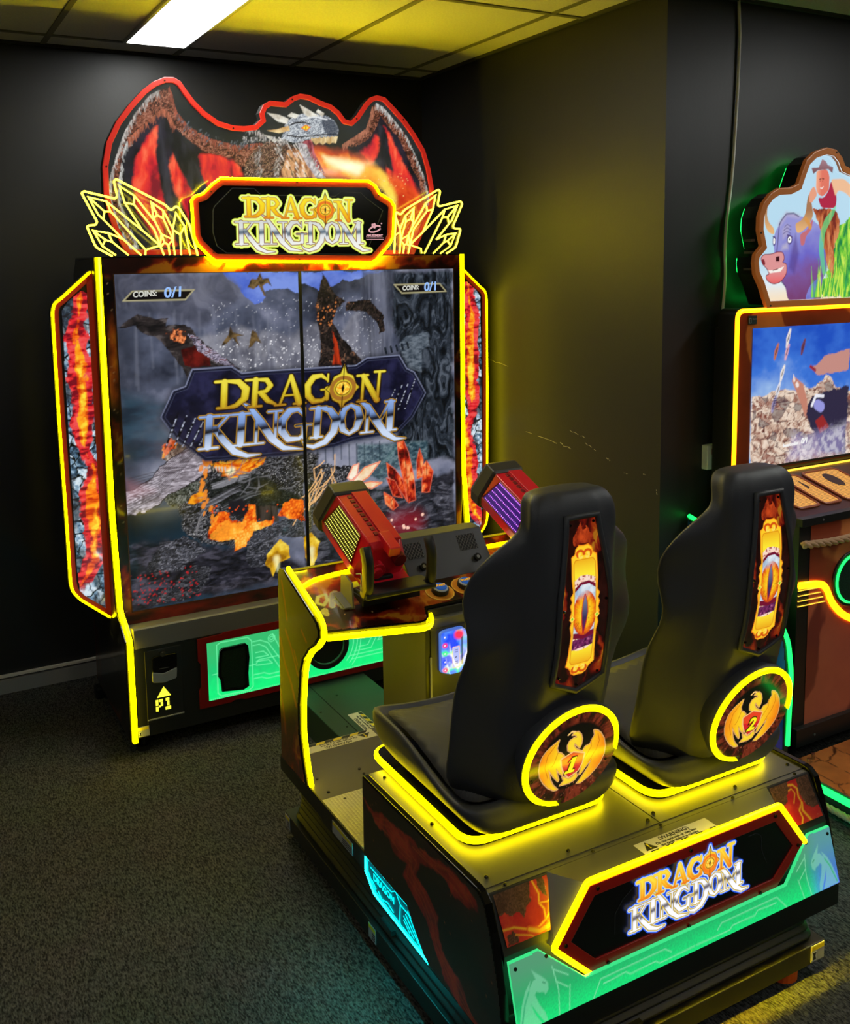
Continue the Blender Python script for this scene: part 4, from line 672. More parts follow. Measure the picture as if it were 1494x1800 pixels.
def title(name, parent, m, src, dst, ax, t, style, step=3.1):
    """src: sheet points, dst: the same points on the panel (metres)"""
    A = np.array([(p[0], p[1], 1) for p in src], float); B = np.array(dst, float); M, *_ = np.linalg.lstsq(A, B, rcond=None)
    c = Canvas(25, 1290, 12, 600, step); X, Y = c.X, c.Y
    g = np.full(X.shape, 1e9); k = g.copy()
    for p, wd in GOLD: g = np.minimum(g, sdl(X, Y, p, wd))
    for p, wd in SILV: k = np.minimum(k, sdl(X, Y, p, wd))
    e = sdf(X, Y, EYE); allo = np.minimum(np.minimum(g, k), e)
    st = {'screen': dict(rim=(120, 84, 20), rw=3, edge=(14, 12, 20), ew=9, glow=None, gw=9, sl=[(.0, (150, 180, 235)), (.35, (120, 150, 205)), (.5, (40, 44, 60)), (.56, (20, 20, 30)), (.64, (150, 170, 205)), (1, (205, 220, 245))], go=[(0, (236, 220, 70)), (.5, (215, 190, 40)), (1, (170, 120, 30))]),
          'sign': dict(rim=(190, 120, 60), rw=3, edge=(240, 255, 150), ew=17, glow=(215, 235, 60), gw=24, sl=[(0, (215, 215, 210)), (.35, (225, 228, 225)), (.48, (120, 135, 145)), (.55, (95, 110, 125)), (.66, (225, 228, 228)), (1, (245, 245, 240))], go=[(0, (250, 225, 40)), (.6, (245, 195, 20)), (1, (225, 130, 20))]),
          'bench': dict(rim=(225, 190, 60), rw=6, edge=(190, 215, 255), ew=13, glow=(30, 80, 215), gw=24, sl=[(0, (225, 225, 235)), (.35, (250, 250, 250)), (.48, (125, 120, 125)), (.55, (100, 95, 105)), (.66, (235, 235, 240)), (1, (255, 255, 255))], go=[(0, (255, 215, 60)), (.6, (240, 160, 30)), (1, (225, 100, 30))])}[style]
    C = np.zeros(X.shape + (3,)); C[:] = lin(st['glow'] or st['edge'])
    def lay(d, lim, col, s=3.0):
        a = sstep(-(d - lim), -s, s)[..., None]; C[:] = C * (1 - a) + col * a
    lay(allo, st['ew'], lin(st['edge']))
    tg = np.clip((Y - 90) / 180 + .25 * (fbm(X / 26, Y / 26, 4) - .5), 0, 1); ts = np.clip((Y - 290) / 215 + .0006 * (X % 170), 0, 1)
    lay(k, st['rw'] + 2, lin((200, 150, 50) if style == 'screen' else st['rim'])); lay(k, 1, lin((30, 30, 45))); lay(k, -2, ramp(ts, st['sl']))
    lay(g, st['rw'] + 2, lin((60, 34, 8) if style == 'screen' else st['rim'])); lay(g, 0, ramp(tg, st['go'])); lay(g, -9, ramp(np.clip(tg - .2, 0, 1), st['go']))
    lay(e, 2, lin((70, 40, 10))); lay(e, -3, ramp(np.clip((Y - 40) / 280, 0, 1), st['go'])); 
    r = np.hypot(X - 848, Y - 190)
    lay(np.abs(r - 66) - 12, 0, lin((165, 110, 40) if style == 'screen' else (235, 120, 30))); lay(r - 45, 0, lin((90, 50, 15))); lay(r - 40, 0, ramp(fbm(X / 9, Y / 9, 9), [(.3, (240, 150, 20)), (.7, (255, 235, 90))]))
    lay(np.maximum(np.abs(X - 848) - 3, np.abs(np.abs(Y - 190) - 97) - 48), 0, lin((40, 22, 10)))
    lay(sdf(X, Y, [(848, 158), (857, 190), (848, 222), (839, 190)]), 0, lin((20, 14, 8)))
    lim = st['gw'] if st['glow'] else st['ew']; c.C = C
    dd = allo - lim
    c.cell = step
    pos = on(ax, t)
    return c.obj(name, m, parent, lambda X, Y: pos(X * M[0, 0] + Y * M[1, 0] + M[2, 0], X * M[0, 1] + Y * M[1, 1] + M[2, 1]), clip=lambda X, Y: dd)

def S(n): return TR['s_' + n]
def shade(c, k): return tuple(min(255, int(v * k)) for v in c)
def paint_screen():
    c = Canvas(.737, 2.146, .480, 1.7257, .0034)
    def bg(X, Y):
        n = fbm(X * 3.2, Y * 4.2, 3) + .35 * (fbm(X * 14, Y * 14, 9) - .5)
        col = ramp(n, [(.2, (38, 42, 56)), (.4, (78, 84, 104)), (.55, (116, 120, 142)), (.75, (158, 160, 178))])
        dk = sstep(Y, 1.12, .78)[..., None] * sstep(X, 1.45, .95)[..., None]
        col = col * (1 - dk) + ramp(fbm(X * 4, Y * 6, 31), [(.2, (10, 30, 44)), (.8, (26, 58, 78))]) * dk
        lf = sstep(X, .86, .74)[..., None] * .55; return col * (1 - lf)
    c.fill(bg)
    for b, z, h, col, sd in ((1.34, .0, .07, ((96, 96, 108), (150, 150, 160)), 5), (1.22, .0, .06, ((70, 74, 90), (128, 130, 146)), 8)):
        top = b + h * 2
        P = [(1.0, b)] + [(1.0 + k * .03, top + h * 2.4 * (vn(np.array(k * .3), np.array(.5), sd) - .4)) for k in range(28)] + [(1.82, b)]
        c.poly(P, tex([(.3, col[0]), (.7, col[1])], 26, 20, sd, warp=.1), soft=.03, alpha=.75, wob=.012, ws=30)
    c.poly(S('sky'), tex([(.3, (62, 92, 196)), (.7, (120, 146, 224))], 9, 12, 4), wob=.012, ws=40)
    c.poly(S('sky2'), tex([(.3, (58, 88, 190)), (.7, (120, 146, 224))], 9, 12, 14), wob=.012, ws=40)
    c.poly(S('cliff1'), tex([(.3, (44, 46, 58)), (.6, (78, 80, 96)), (.8, (104, 106, 122))], 12, 9, 8, warp=.6), soft=.03, alpha=.75, wob=.02, ws=18)
    c.poly(S('rockR'), tex([(.3, (10, 13, 18)), (.48, (26, 32, 40)), (.62, (48, 55, 66)), (.8, (84, 92, 104))], 24, 13, 7, warp=.7), soft=.03, wob=.02, ws=20)
    c.poly(S('water'), tex([(.3, (12, 34, 48)), (.7, (34, 66, 84))], 8, 30, 2), soft=.06, alpha=.8)
    c.poly([(1.72, 1.72), (1.86, 1.72), (1.84, 1.3), (1.74, 1.2), (1.70, 1.45)], tex([(.3, (52, 56, 70)), (.7, (106, 110, 128))], 60, 5, 27), soft=.02, alpha=.8)
    c.poly(S('tower'), tex([(.3, (52, 62, 74)), (.7, (108, 118, 130))], 60, 120, 17), soft=.006)
    for k in range(5): c.line([(1.815 + k * .026, 1.405 + k * .004), (1.82 + k * .026, 1.385 + k * .004)], .005, (26, 32, 40))
    c.poly(S('castle'), tex([(.3, (26, 48, 60)), (.5, (58, 84, 96)), (.75, (110, 132, 140))], 70, 110, 19), soft=.02, alpha=.9)
    rg = random.Random(2)
    for k in range(9):
        x = 1.5 + k * .035; c.line([(x, 1.02), (x, 1.02 - rg.uniform(.05, .12))], .003, (20, 40, 52), alpha=.6)
    c.dots(420, (1.08, 1.80, 1.30, 1.62), .0019, (214, 216, 226), 4, alpha=.85)
    c.dots(170, (1.1, 1.7, 1.30, 1.46), .003, (240, 240, 246), 6, alpha=.95)
    for k in range(26):
        x = rg.uniform(.78, 1.8); c.line([(x, rg.uniform(1.5, 1.6)), (x + rg.uniform(-.01, .01), rg.uniform(1.25, 1.4))], .004, (150, 154, 172), soft=.012, alpha=.16)
    # far dragon right
    BR = tex([(.3, (14, 12, 13)), (.5, (34, 28, 27)), (.68, (66, 52, 46)), (.85, (140, 96, 70))], 40, 30, 33, warp=.5)
    c.poly(S('neck2'), BR, wob=.008); c.poly(S('spike'), BR, wob=.006, ws=50); c.dots(40, (1.50, 1.60, 1.50, 1.60), .004, (220, 130, 70), 31, mask=S('spike'), alpha=.8)
    c.poly(S('spikered'), tex([(.3, (110, 26, 14)), (.7, (200, 60, 24))], 90, 12, 5), wob=.006)
    for p in ('drg1', 'drg2', 'drg3'): c.poly(S(p), tex([(.3, (52, 40, 24)), (.7, (120, 96, 60))], 70, 70, 41), wob=.003)
    # tail upper left
    c.poly(S('tail'), tex([(.25, (20, 18, 20)), (.55, (48, 42, 42)), (.75, (92, 84, 84))], 26, 60, 35, warp=.05), wob=.006, ws=50)
    c.poly(S('tailred'), tex([(.3, (50, 10, 10)), (.7, (110, 24, 20))], 40, 40, 36), wob=.006)
    c.poly(S('tailhi'), tex([(.32, (44, 36, 42)), (.48, (120, 112, 132)), (.62, (186, 178, 200)), (.75, (100, 50, 50))], 26, 60, 37, warp=.5), wob=.010)
    c.poly(S('tailfire'), tex([(.38, (50, 38, 34)), (.5, (170, 80, 40)), (.62, (250, 150, 90))], 90, 90, 38), wob=.012, alpha=.9)
    # ground
    c.poly(S('ground'), tex([(.3, (14, 14, 20)), (.5, (36, 36, 46)), (.72, (74, 72, 86))], 22, 70, 51, warp=.06), soft=.04, wob=.02, ws=18)
    c.poly(S('groundR'), tex([(.3, (18, 18, 24)), (.5, (44, 44, 54)), (.72, (92, 92, 104)), (.85, (130, 130, 140))], 18, 64, 52, warp=.1), soft=.02, wob=.02, ws=18)
    for nme, sd in (('rock2', 61), ('rock3', 62), ('rock1', 63)): c.poly(S(nme), ROCK(sd, .85 if nme != 'rock1' else 1.05), wob=.014, ws=26)
    # dragon head: dark scaly mass with hot seams
    SC = tex([(.28, (9, 9, 11)), (.45, (30, 30, 34)), (.58, (66, 66, 72)), (.7, (118, 118, 124)), (.85, (186, 184, 184))], 22, 62, 71, warp=.9)
    c.poly(S('necks'), SC, soft=.02, wob=.02, ws=22); c.poly(S('headblk'), SC, soft=.012, wob=.02, ws=22)
    c.poly(S('leg'), SC, wob=.012); 
    for k in range(9):
        x = rg.uniform(1.45, 1.62); y = rg.uniform(.86, 1.0); P = [(x, y)]
        for j in range(6): x += rg.uniform(-.035, .01); y -= rg.uniform(.01, .045); P.append((x, y))
        c.line(P, [.0022] * 7, (245, 190, 130), alpha=.9)
    c.poly(S('spk2'), tex([(.3, (70, 56, 50)), (.5, (150, 132, 118)), (.7, (215, 200, 190))], 60, 60, 73, warp=.1), wob=.01)
    c.poly(S('hdark'), tex([(.3, (10, 11, 12)), (.6, (30, 34, 34)), (.8, (62, 66, 66))], 22, 70, 44, warp=.7), soft=.012, wob=.015, ws=26)
    c.poly(S('cols'), tex([(.3, (24, 18, 16)), (.7, (70, 60, 56))], 120, 12, 45), wob=.006); c.poly(S('snt'), tex([(.3, (26, 30, 26)), (.55, (80, 84, 76)), (.75, (140, 142, 136))], 60, 60, 46, warp=.3), wob=.008)
    for n_, w_, cl in (('jst1', .010, (112, 112, 120)), ('jst2', .008, (128, 128, 134)), ('jst3', .007, (96, 98, 102)), ('jst4', .006, (110, 108, 112))):
        P = S(n_)
        for q in range(5):
            o = (q - 2) * w_ * .55; c.line([(a + rg.uniform(-.003, .003), b + o + rg.uniform(-.003, .003)) for a, b in P], [w_ * .12, w_ * .3, w_ * .34, w_ * .3, w_ * .05][:len(P)], shade(cl, rg.uniform(.5, 1.35)), alpha=.9)
    c.poly(S('fire'), tex([(.3, (200, 70, 10)), (.5, (250, 140, 20)), (.7, (255, 200, 60))], 14, 60, 47, warp=.3), wob=.012, soft=.006); q = S('fire')[-1]; c.line([(q[0] + .05, q[1] - .01), (q[0] + .06, q[1] - .005)], .012, (255, 252, 200), soft=.02)
    c.poly([(p[0], p[1]) for p in S('spk2')[1:4]] + [S('spk2')[0]], MOLTEN, wob=.012, alpha=.75)
    c.poly(S('horn'), (30, 26, 30), grow=.004, wob=.008); c.poly(S('horn'), tex([(.3, (104, 96, 104)), (.5, (156, 148, 158)), (.7, (206, 198, 210))], 14, 70, 75, warp=.4), wob=.008)
    hp = S('horn')
    for k in range(12):
        t = k / 12; c.line([(.745, .985 - .14 * t), (.86, 1.0 - .10 * t), (.96, 1.07 - .07 * t), (1.03, 1.12 - .04 * t)], .0014, (54, 48, 56), alpha=.7)
    c.poly([(.742, .98), (.80, .955), (.84, .93), (.742, .905)], (190, 130, 140), soft=.05, alpha=.35)
    c.poly(S('lav'), MOLTEN, wob=.012, ws=45); c.poly(S('lavb'), lambda X, Y: MOLTEN(X, Y) * .5 + lin((255, 176, 50)) * .55, wob=.01); c.poly(S('lava2'), MOLTEN, wob=.012, ws=45); c.poly(S('cave'), (26, 24, 32), wob=.006, soft=.01)
    c.poly(S('jawor'), tex([(.3, (190, 80, 10)), (.6, (245, 160, 30))], 50, 50, 79), wob=.004)
    c.line([(1.04, 1.01), (1.055, 1.015)], .011, (235, 130, 50)); c.line([(1.045, 1.012), (1.046, 1.012)], .004, (60, 20, 10))
    for k in range(9): c.line([(1.02 + k * .012, 1.0 - k * .002), (1.022 + k * .012, .983 - k * .002)], [.004, .001], (205, 195, 180))
    for k in range(46):
        x = rg.uniform(1.0, 1.36); y = rg.uniform(.86, 1.05); a = rg.uniform(-.6, 1.2); L = rg.uniform(.02, .06)
        c.line([(x, y), (x + L * math.cos(a), y + L * math.sin(a)), (x + 2 * L * math.cos(a + .3), y + 2 * L * math.sin(a + .3))], [.0012, .0035, .0008], (120, 120, 126) if k % 3 else (18, 18, 20), alpha=.6)
    for k in range(16):
        x = 1.01 + rg.uniform(0, .05); y = .78 + k * .016; c.line([(x, y), (x + .004, y + .01)], rg.uniform(.003, .009), (240, 140, 40), alpha=.85)
    c.dots(26, (1.05, 1.33, .76, .84), .004, (235, 80, 20), 12); c.poly(S('greyr'), ROCK(66, 1.1), wob=.012)
    c.dots(110, (.74, 1.0, .5, .62), .0032, (190, 30, 34), 13, alpha=.8)
    for n_, sd in (('claw1', 81), ('claw2', 82)):
        c.poly(S(n_), tex([(.3, (150, 100, 10)), (.5, (220, 170, 30)), (.7, (250, 225, 90))], 18, 20, sd), wob=.004)
        P = np.array(S(n_)); q = P.mean(0); c.line([tuple(q), (q[0] + .004, q[1] - .05)], [.012, .003], (250, 250, 190), soft=.02, alpha=.7)
    CR = tex([(.3, (70, 8, 8)), (.45, (170, 30, 18)), (.6, (235, 90, 40)), (.8, (255, 190, 120))], 34, 22, 91, warp=.05)
    for n_ in ('cr2', 'cr6', 'cr1', 'cr3', 'cr4', 'cr5'):
        P = S(n_); c.poly(P, CR); c.line(P + [P[0]], .0016, (240, 110, 80), alpha=.8)
        q = np.array(P).mean(0); c.line([P[1], tuple(q), P[len(P) // 2 + 1]], .0018, (120, 14, 12), alpha=.8)
    for n_ in ('fl1', 'fl2', 'fl3'):
        c.poly(S(n_), tex([(.3, (240, 200, 150)), (.7, (255, 250, 235))], 20, 20, 95), grow=.003); c.line(S(n_) + [S(n_)[0]], .0025, (240, 90, 60), alpha=.8)
    c.line([(1.86, .66), (1.93, .655)], .05, (160, 20, 40), soft=.09, alpha=.55)
    c.dots(9, (1.80, 1.98, .63, .70), .007, (255, 200, 180), 21)
    # title shield
    P = S('plate'); c.poly(P, (8, 10, 20), soft=.03, grow=.012, alpha=.6)
    c.poly(P, lambda X, Y: ramp(sstep(Y, 1.05, 1.35), [(0, (48, 52, 76)), (1, (132, 138, 168))])); c.poly(P, (22, 24, 44), grow=-.004); c.poly(P, (64, 68, 96), grow=-.013)
    c.poly(P, tex([(.3, (9, 9, 22)), (.5, (19, 19, 42)), (.7, (38, 38, 72))], 16, 16, 99), grow=-.015)
    for (x, y, d, n_) in ((.945, 1.14, .05, 5), (1.955, 1.20, -.05, 4)):
        for k in range(n_):
            a = (x + k * .032 * (1 if d > 0 else -1), y + .07 - k * .012); b = (a[0] - .055, a[1] - .13 + k * .012)
            c.line([a, ((a[0] + b[0]) / 2, (a[1] + b[1]) / 2), b], [.0015, .006, .0015], (8, 8, 18)); 
            for j in range(16):
                t = rg.random(); c.line([(a[0] + (b[0] - a[0]) * t, a[1] + (b[1] - a[1]) * t)] * 2, .0022, (190, 196, 220), alpha=.9)
    # counters
    for P in (S('coinL'), S('coinR')): c.poly(P, (178, 170, 130)); c.poly(P, (16, 12, 14), grow=-.0045)
    return c

# ---------------------------------------------------------------- dragon cabinet
cab = thing('dragon_arcade_cabinet', 'tall dragon game cabinet with huge split screen, yellow neon edges and winged dragon topper', 'arcade cabinet', (1.44, 3.6, 0))
XC = 1.44
mir = lambda P: [(2 * XC - a, b) for a, b in P]
MB().prism([(3.345, .07), (3.345, .41), (3.52, .43), (3.54, 1.755), (3.92, 1.755), (3.92, .07)], 'x', .702, 2.178).obj('body', M_black, cab)
prof = [(3.338, .055), (3.338, .436), (3.405, .474), (3.474, .502), (3.522, .87), (3.518, 1.785), (3.86, 1.79), (3.93, 1.72), (3.94, .075)]
for s_, (xa, xb) in (('l', (.6735, .702)), ('r', (2.178, 2.2065))):
    sp = MB().prism(prof, 'x', xa, xb).obj('side_panel', M_blackgloss, cab)
    xm = (xa + xb) / 2; path = [(3.336, .062), (3.336, .437), (3.405, .478), (3.472, .505), (3.519, .87), (3.514, 1.785)]
    P = rounded([(xm, a - .006, b) for a, b in path], .03, closed=False)
    MB().tube(P, .0098, .007, n=10, up=(0, -1, .01)).obj('edge_neon', M_neon, cab, smooth=True)
cv = Canvas(3.34, 3.94, .06, 1.78, .005)
cv.fill(lambda X, Y: ramp(fbm(X * 9, Y * 5, 5), [(.3, (14, 14, 16)), (.7, (34, 34, 38))]))
for k, (P, wd, col) in enumerate((([(3.93, .08), (3.90, .2), (3.92, .33)], .012, (96, 26, 18)), ([(3.9, .07), (3.7, .065), (3.5, .09)], .009, (110, 34, 20)), ([(3.46, .4), (3.42, .43), (3.37, .38)], .012, (70, 74, 84)), ([(3.75, .42), (3.82, .38), (3.86, .3)], .014, (48, 50, 56)), ([(3.6, .39), (3.56, .385)], .006, (90, 90, 90)), ([(3.6, .3), (3.55, .295)], .006, (90, 90, 90)), ([(3.52, .1), (3.48, .13)], .010, (110, 80, 64)), ([(3.88, .3), (3.84, .2), (3.86, .12)], .02, (70, 18, 14)))):
    cv.line([(a + .01 * math.sin(b * 40), b) for a, b in P], wd, col, soft=.014, alpha=.85)
cv.obj('side_graphic', A_print, cab, on('x', .6728), clip=inset(prof, .004))
# picture frame around the screen
cv = Canvas(.7035, 2.1765, .432, 1.782, .0052)
def frame_col(X, Y):
    c = lava_flow(X, Y, 3, 1.4, .62, .05, ((10, 4, 3), (30, 10, 7)))
    top = sstep(Y, 1.70, 1.735)[..., None]; hot = lava_flow(X, Y, 9, 1.1, .48, .05, ((30, 6, 4), (60, 14, 8)), 1, 1) * .55
    c = c * .45 * (1 - top) + hot * top
    bt = sstep(Y, .52, .46)[..., None]; c = c * (1 - bt) + ramp(fbm(X * 8, Y * 30, 8), [(.3, (40, 8, 5)), (.7, (150, 30, 16))]) * bt
    lf = (sstep(X, .75, .72) * sstep(np.abs(Y - 1.43), .2, .1))[..., None]
    return c * (1 - lf) + ramp(fbm(X * 30, Y * 12, 18), [(.3, (60, 20, 6)), (.6, (190, 90, 20)), (.8, (240, 150, 40))]) * lf
cv.fill(frame_col); cv.dots(16, (.71, .73, .45, 1.7), .002, (240, 200, 150), 3)
cv.obj('screen_frame', A_print, cab, on('y', 3.502), clip=lambda X, Y: -np.maximum(np.abs(X - 1.4415) - .7045, np.abs(Y - 1.1055) - .620))
MB().box(.7355, .7385, 3.499, 3.503, .484, 1.727).box(2.1445, 2.1475, 3.499, 3.503, .484, 1.727).box(.7355, 2.1475, 3.499, 3.503, 1.7257, 1.728).box(.7355, 2.1475, 3.499, 3.503, .4825, .4855).obj('screen_trim', mat('brown_trim', (70, 40, 26), .4), cab)
MB().box(.72, 2.16, 3.508, 3.53, .47, 1.74).obj('screen_housing', M_dark, cab)
# the two tall displays
cs = paint_screen(); seam = sum(p[0] for p in S('seam')) / 2
disp = []
for side in (-1, 1):
    disp.append(cs.obj('display', A_screen, cab, on('y', 3.506), clip=(lambda sd: (lambda X, Y: (X - seam) * sd * -1 + .004))(side)))
disp[0]['label'] = 'left half of the big screen with the coin counter'; disp[1]['label'] = 'right half of the big screen with red crystals'
MB().box(seam - .006, seam + .006, 3.500, 3.508, .484, 1.727).obj('screen_seam', M_dark, cab)
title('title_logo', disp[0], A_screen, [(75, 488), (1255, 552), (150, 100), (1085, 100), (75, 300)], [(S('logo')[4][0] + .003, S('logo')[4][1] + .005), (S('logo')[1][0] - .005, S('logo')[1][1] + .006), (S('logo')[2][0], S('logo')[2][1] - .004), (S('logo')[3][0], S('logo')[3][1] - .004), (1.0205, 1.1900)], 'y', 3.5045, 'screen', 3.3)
M_cw = mat('screen_cream_text', (10, 10, 10), .5, emit=(205, 205, 195), strength=1); M_cb = mat('screen_blue_text', (10, 10, 10), .5, emit=(150, 190, 250), strength=1)
def scr_text(body, size, p, q, m, par, bold=.0, w=None):
    u = Vector((q[0] - p[0], 0, q[1] - p[1])).normalized(); v = Vector((-u.z, 0, u.x))
    return text_mb(body, size, (p[0], 3.504, p[1]), u, v, bold=bold, width=w, depth=.0002, shear=.12).obj('lettering', m, par)
tl = S('coinLt'); tr = S('coinRt')
scr_text('COINS:', .028, (tl[0][0], tl[0][1] + .002), (tl[1][0], tl[0][1] + .006), M_cw, disp[0], .0010, w=.088)
scr_text('0/1', .052, (tl[2][0], tl[2][1] + .001), (tl[3][0], tl[2][1] + .004), M_cb, disp[0], .0012, w=.068)
scr_text('COINS:', .026, (tr[0][0], tr[0][1] + .002), (tr[1][0], tr[0][1] + .005), M_cw, disp[1], .0010, w=.080)
scr_text('0/1', .050, (tr[2][0], tr[2][1] + .001), (tr[3][0], tr[2][1] + .004), M_cb, disp[1], .0012, w=.062)
# ledge and kick board
MB().prism([(3.337, .403), (3.337, .472), (3.345, .476), (3.501, .438), (3.501, .403)], 'x', .7035, 2.1765).obj('ledge', M_grey, cab)
MB().box(.7035, 2.1765, 3.3405, 3.3455, .07, .402).obj('kick_board', M_black, cab)
for x in (.73, 2.14):
    for y in (3.40, 3.88):
        MB().cyl((x, y, 0), (0, 0, 1), .026, .018, 16).cyl((x, y, .018), (0, 0, 1), .009, .055, 10).obj('foot', M_rubber, cab)
MB().box(.66, .70, 3.90, 3.96, .0, .05).obj('caster', M_rubber, cab, bevel=.01)
# coin doors (the second stands mirrored on the right)
for k, x0 in enumerate((0, 1.272)):
    cdoor = MB().box(.737 + x0, .869 + x0, 3.3365, 3.3405, .118, .388).obj('coin_door', mat('coin_door_black', (30, 30, 30), .45), cab, bevel=.0015, label='black coin door with lit arrow and %s' % ('P1' if k == 0 else 'P2'))
    MB().cyl((.80 + x0, 3.3365, .372), (0, -1, 0), .0105, .012, 20).cyl((.80 + x0, 3.3245, .372), (0, -1, 0), .007, .003, 20).obj('lock', M_chrome, cdoor, smooth=False)
    MB().prism(rounded([(.762 + x0, .365), (.852 + x0, .365), (.850 + x0, .308), (.80 + x0, .296), (.76 + x0, .306)], .01), 'y', 3.330, 3.3365).obj('coin_entry', M_blackgloss, cdoor, bevel=.002)
    MB().prism(rounded([(.76 + x0, .309), (.80 + x0, .297), (.85 + x0, .311), (.847 + x0, .27), (.80 + x0, .262), (.759 + x0, .27)], .008), 'y', 3.329, 3.3365).obj('return_cup', mat('grey_metal_cup', (170, 170, 168), .4, metal=.4), cdoor, bevel=.002)
    MB().box(.785 + x0, .82 + x0, 3.3285, 3.330, .3165, .3175).obj('coin_slot', M_grey, cdoor)
    MB().prism([(p[0] + x0, p[1]) for p in ((.799, .246), (.824, .208), (.774, .208))], 'y', 3.335, 3.3365).obj('arrow_sign', M_p1, cdoor)
    # square stencilled P1
    M = MB(); 
    def bar(a, b, c, d): M.box(.768 + x0 + a, .768 + x0 + b, 3.335, 3.3365, .157 + c, .157 + d)
    bar(0, .009, 0, .018); bar(0, .009, .022, .043); bar(.011, .026, .034, .043); bar(.018, .026, .018, .032); bar(.011, .017, .014, .02)
    if k == 0: bar(.036, .049, .034, .043); bar(.041, .049, .014, .032); bar(.034, .054, 0, .011)
    else: bar(.034, .054, .034, .043); bar(.046, .054, .023, .032); bar(.034, .054, .016, .022); bar(.034, .041, .008, .015); bar(.034, .054, 0, .007)
    M.obj('player_sign', M_p1, cdoor)
    MB().box(.737 + x0, .869 + x0, 3.331, 3.336, .130, .1335).obj('rail', mat('pale_metal_rail', (150, 148, 140), .4), cdoor)
st = MB().box(.698, .741, 3.3385, 3.3405, .074, .111).obj('warning_sticker', mat('sticker_grey_white', (170, 170, 178), .5), cab)
MB().box(.7, .739, 3.3378, 3.3385, .0985, .1095).obj('sticker_header', M_yellow, st); MB().box(.702, .715, 3.3378, 3.3385, .078, .094).obj('sticker_pictogram', mat('sticker_white', (205, 205, 210), .5), st)
MB().prism([(.704, .092), (.7135, .092), (.710, .086), (.7135, .080), (.704, .080), (.7075, .086)], 'y', 3.3372, 3.3378).obj('sticker_mark', M_ink, st)
# green light panel
red = TR['redframe']; L = [(p[0], p[1]) for p in (red[0], red[1]) ]
half = [(.9285, .396), (1.02, .3985), (1.028, .404), (1.12, .405), (1.44, .405)]
left = [(.9285, .128), (.9285, .20), (.938, .212), (.938, .30), (.9285, .312)]
bot = [(1.44, .127), (1.10, .127), (1.09, .133), (1.06, .133), (1.05, .127)]
o_ = half + mir(half)[::-1][1:] + mir(left)[::-1] + mir(bot)[::-1] + bot[1:] + left
MB().prism(o_, 'y', 3.3335, 3.3405).obj('panel_border', M_redframe, cab, bevel=.001)
cv = Canvas(.963, 2 * XC - .963, .152, .3745, .0026)
def green_col(X, Y):
    n = fbm(X * 60, Y * 60, 2, 2); g = sstep(Y, .37, .15)
    c = ramp(np.clip(g + .25 * (n - .5), 0, 1), [(0, (52, 178, 104)), (.5, (30, 190, 110)), (1, (20, 232, 120))]); return c
cv.fill(green_col); GL = (112, 240, 165)
for m_ in (lambda P: P, mir):
    for P in ([(1.0, .36), (1.015, .368), (1.12, .366), (1.135, .35), (1.135, .17), (1.12, .16), (1.01, .162), (.998, .175), (1.0, .36)], [(1.14, .345), (1.17, .345), (1.20, .33), (1.26, .235), (1.30, .235)],
              [(1.14, .33), (1.165, .33), (1.19, .315), (1.245, .22), (1.32, .22)], [(1.14, .215), (1.18, .215), (1.2, .205), (1.34, .205)], [(1.14, .200), (1.17, .2), (1.19, .19), (1.33, .19)], [(1.15, .30), (1.18, .30), (1.2, .28), (1.15, .28)],
              [(1.15, .265), (1.2, .262), (1.215, .245), (1.15, .25)], [(1.25, .33), (1.33, .33)], [(1.25, .30), (1.33, .30)], [(1.62, .36), (1.58, .27), (1.60, .27)], [(1.66, .36), (1.62, .27), (1.72, .27), (1.73, .255), (1.9, .25)]):
        cv.line(m_(P), .0016, GL, alpha=.85)
    for r in (.014, .007): cv.line(m_([(1.215 + r * math.cos(a / 3), .345 + r * math.sin(a / 3)) for a in range(20)]), .0014, GL, alpha=.8)
    for r in (.118, .135, .15): cv.line(m_([(1.44 + r * math.cos(a), .27 + r * math.sin(a)) for a in np.linspace(-.75, .9, 16)]), .0018, GL, alpha=.85)
    for k in range(60): cv.line(m_([(.97 + k * .0078, .152), (.97 + k * .0078, .157)]), .0012, (150, 255, 190), alpha=.5)
gp = cv.obj('green_light_panel', mat_art('green_light_picture', GREEN_L, rough=.4, coat=.1), cab, on('y', 3.3325))
for m_ in (lambda P: P, mir):
    V = TR['vent']; MB().ring(m_(V), m_(inset(V, .011)), 'y', 3.322, 3.333).obj('vent_frame', M_blackgloss, cab, bevel=.001)
    MB().prism(m_(inset(V, .010)), 'y', 3.328, 3.331).obj('vent_mesh', mat('green_tinted_mesh', (10, 26, 18), .35, noise=(700, (30, 62, 44), .45, .6)), cab)
circ = lambda r, n=48: [(1.44 + r * math.cos(k * math.tau / n), .268 + r * math.sin(k * math.tau / n)) for k in range(n)]
MB().ring(circ(.092), circ(.072), 'y', 3.318, 3.333).obj('speaker_ring', M_rubber, cab, bevel=.003)
MB().ring(circ(.073), circ(.0705), 'y', 3.321, 3.333).obj('speaker_ring_edge', mat('green_glint_ring', (90, 200, 140), .3), cab)
MB().cyl((1.44, 3.331, .268), (0, 1, 0), .0715, .001, 40).obj('speaker_cone', mat('speaker_black', (12, 12, 10), .5), cab)
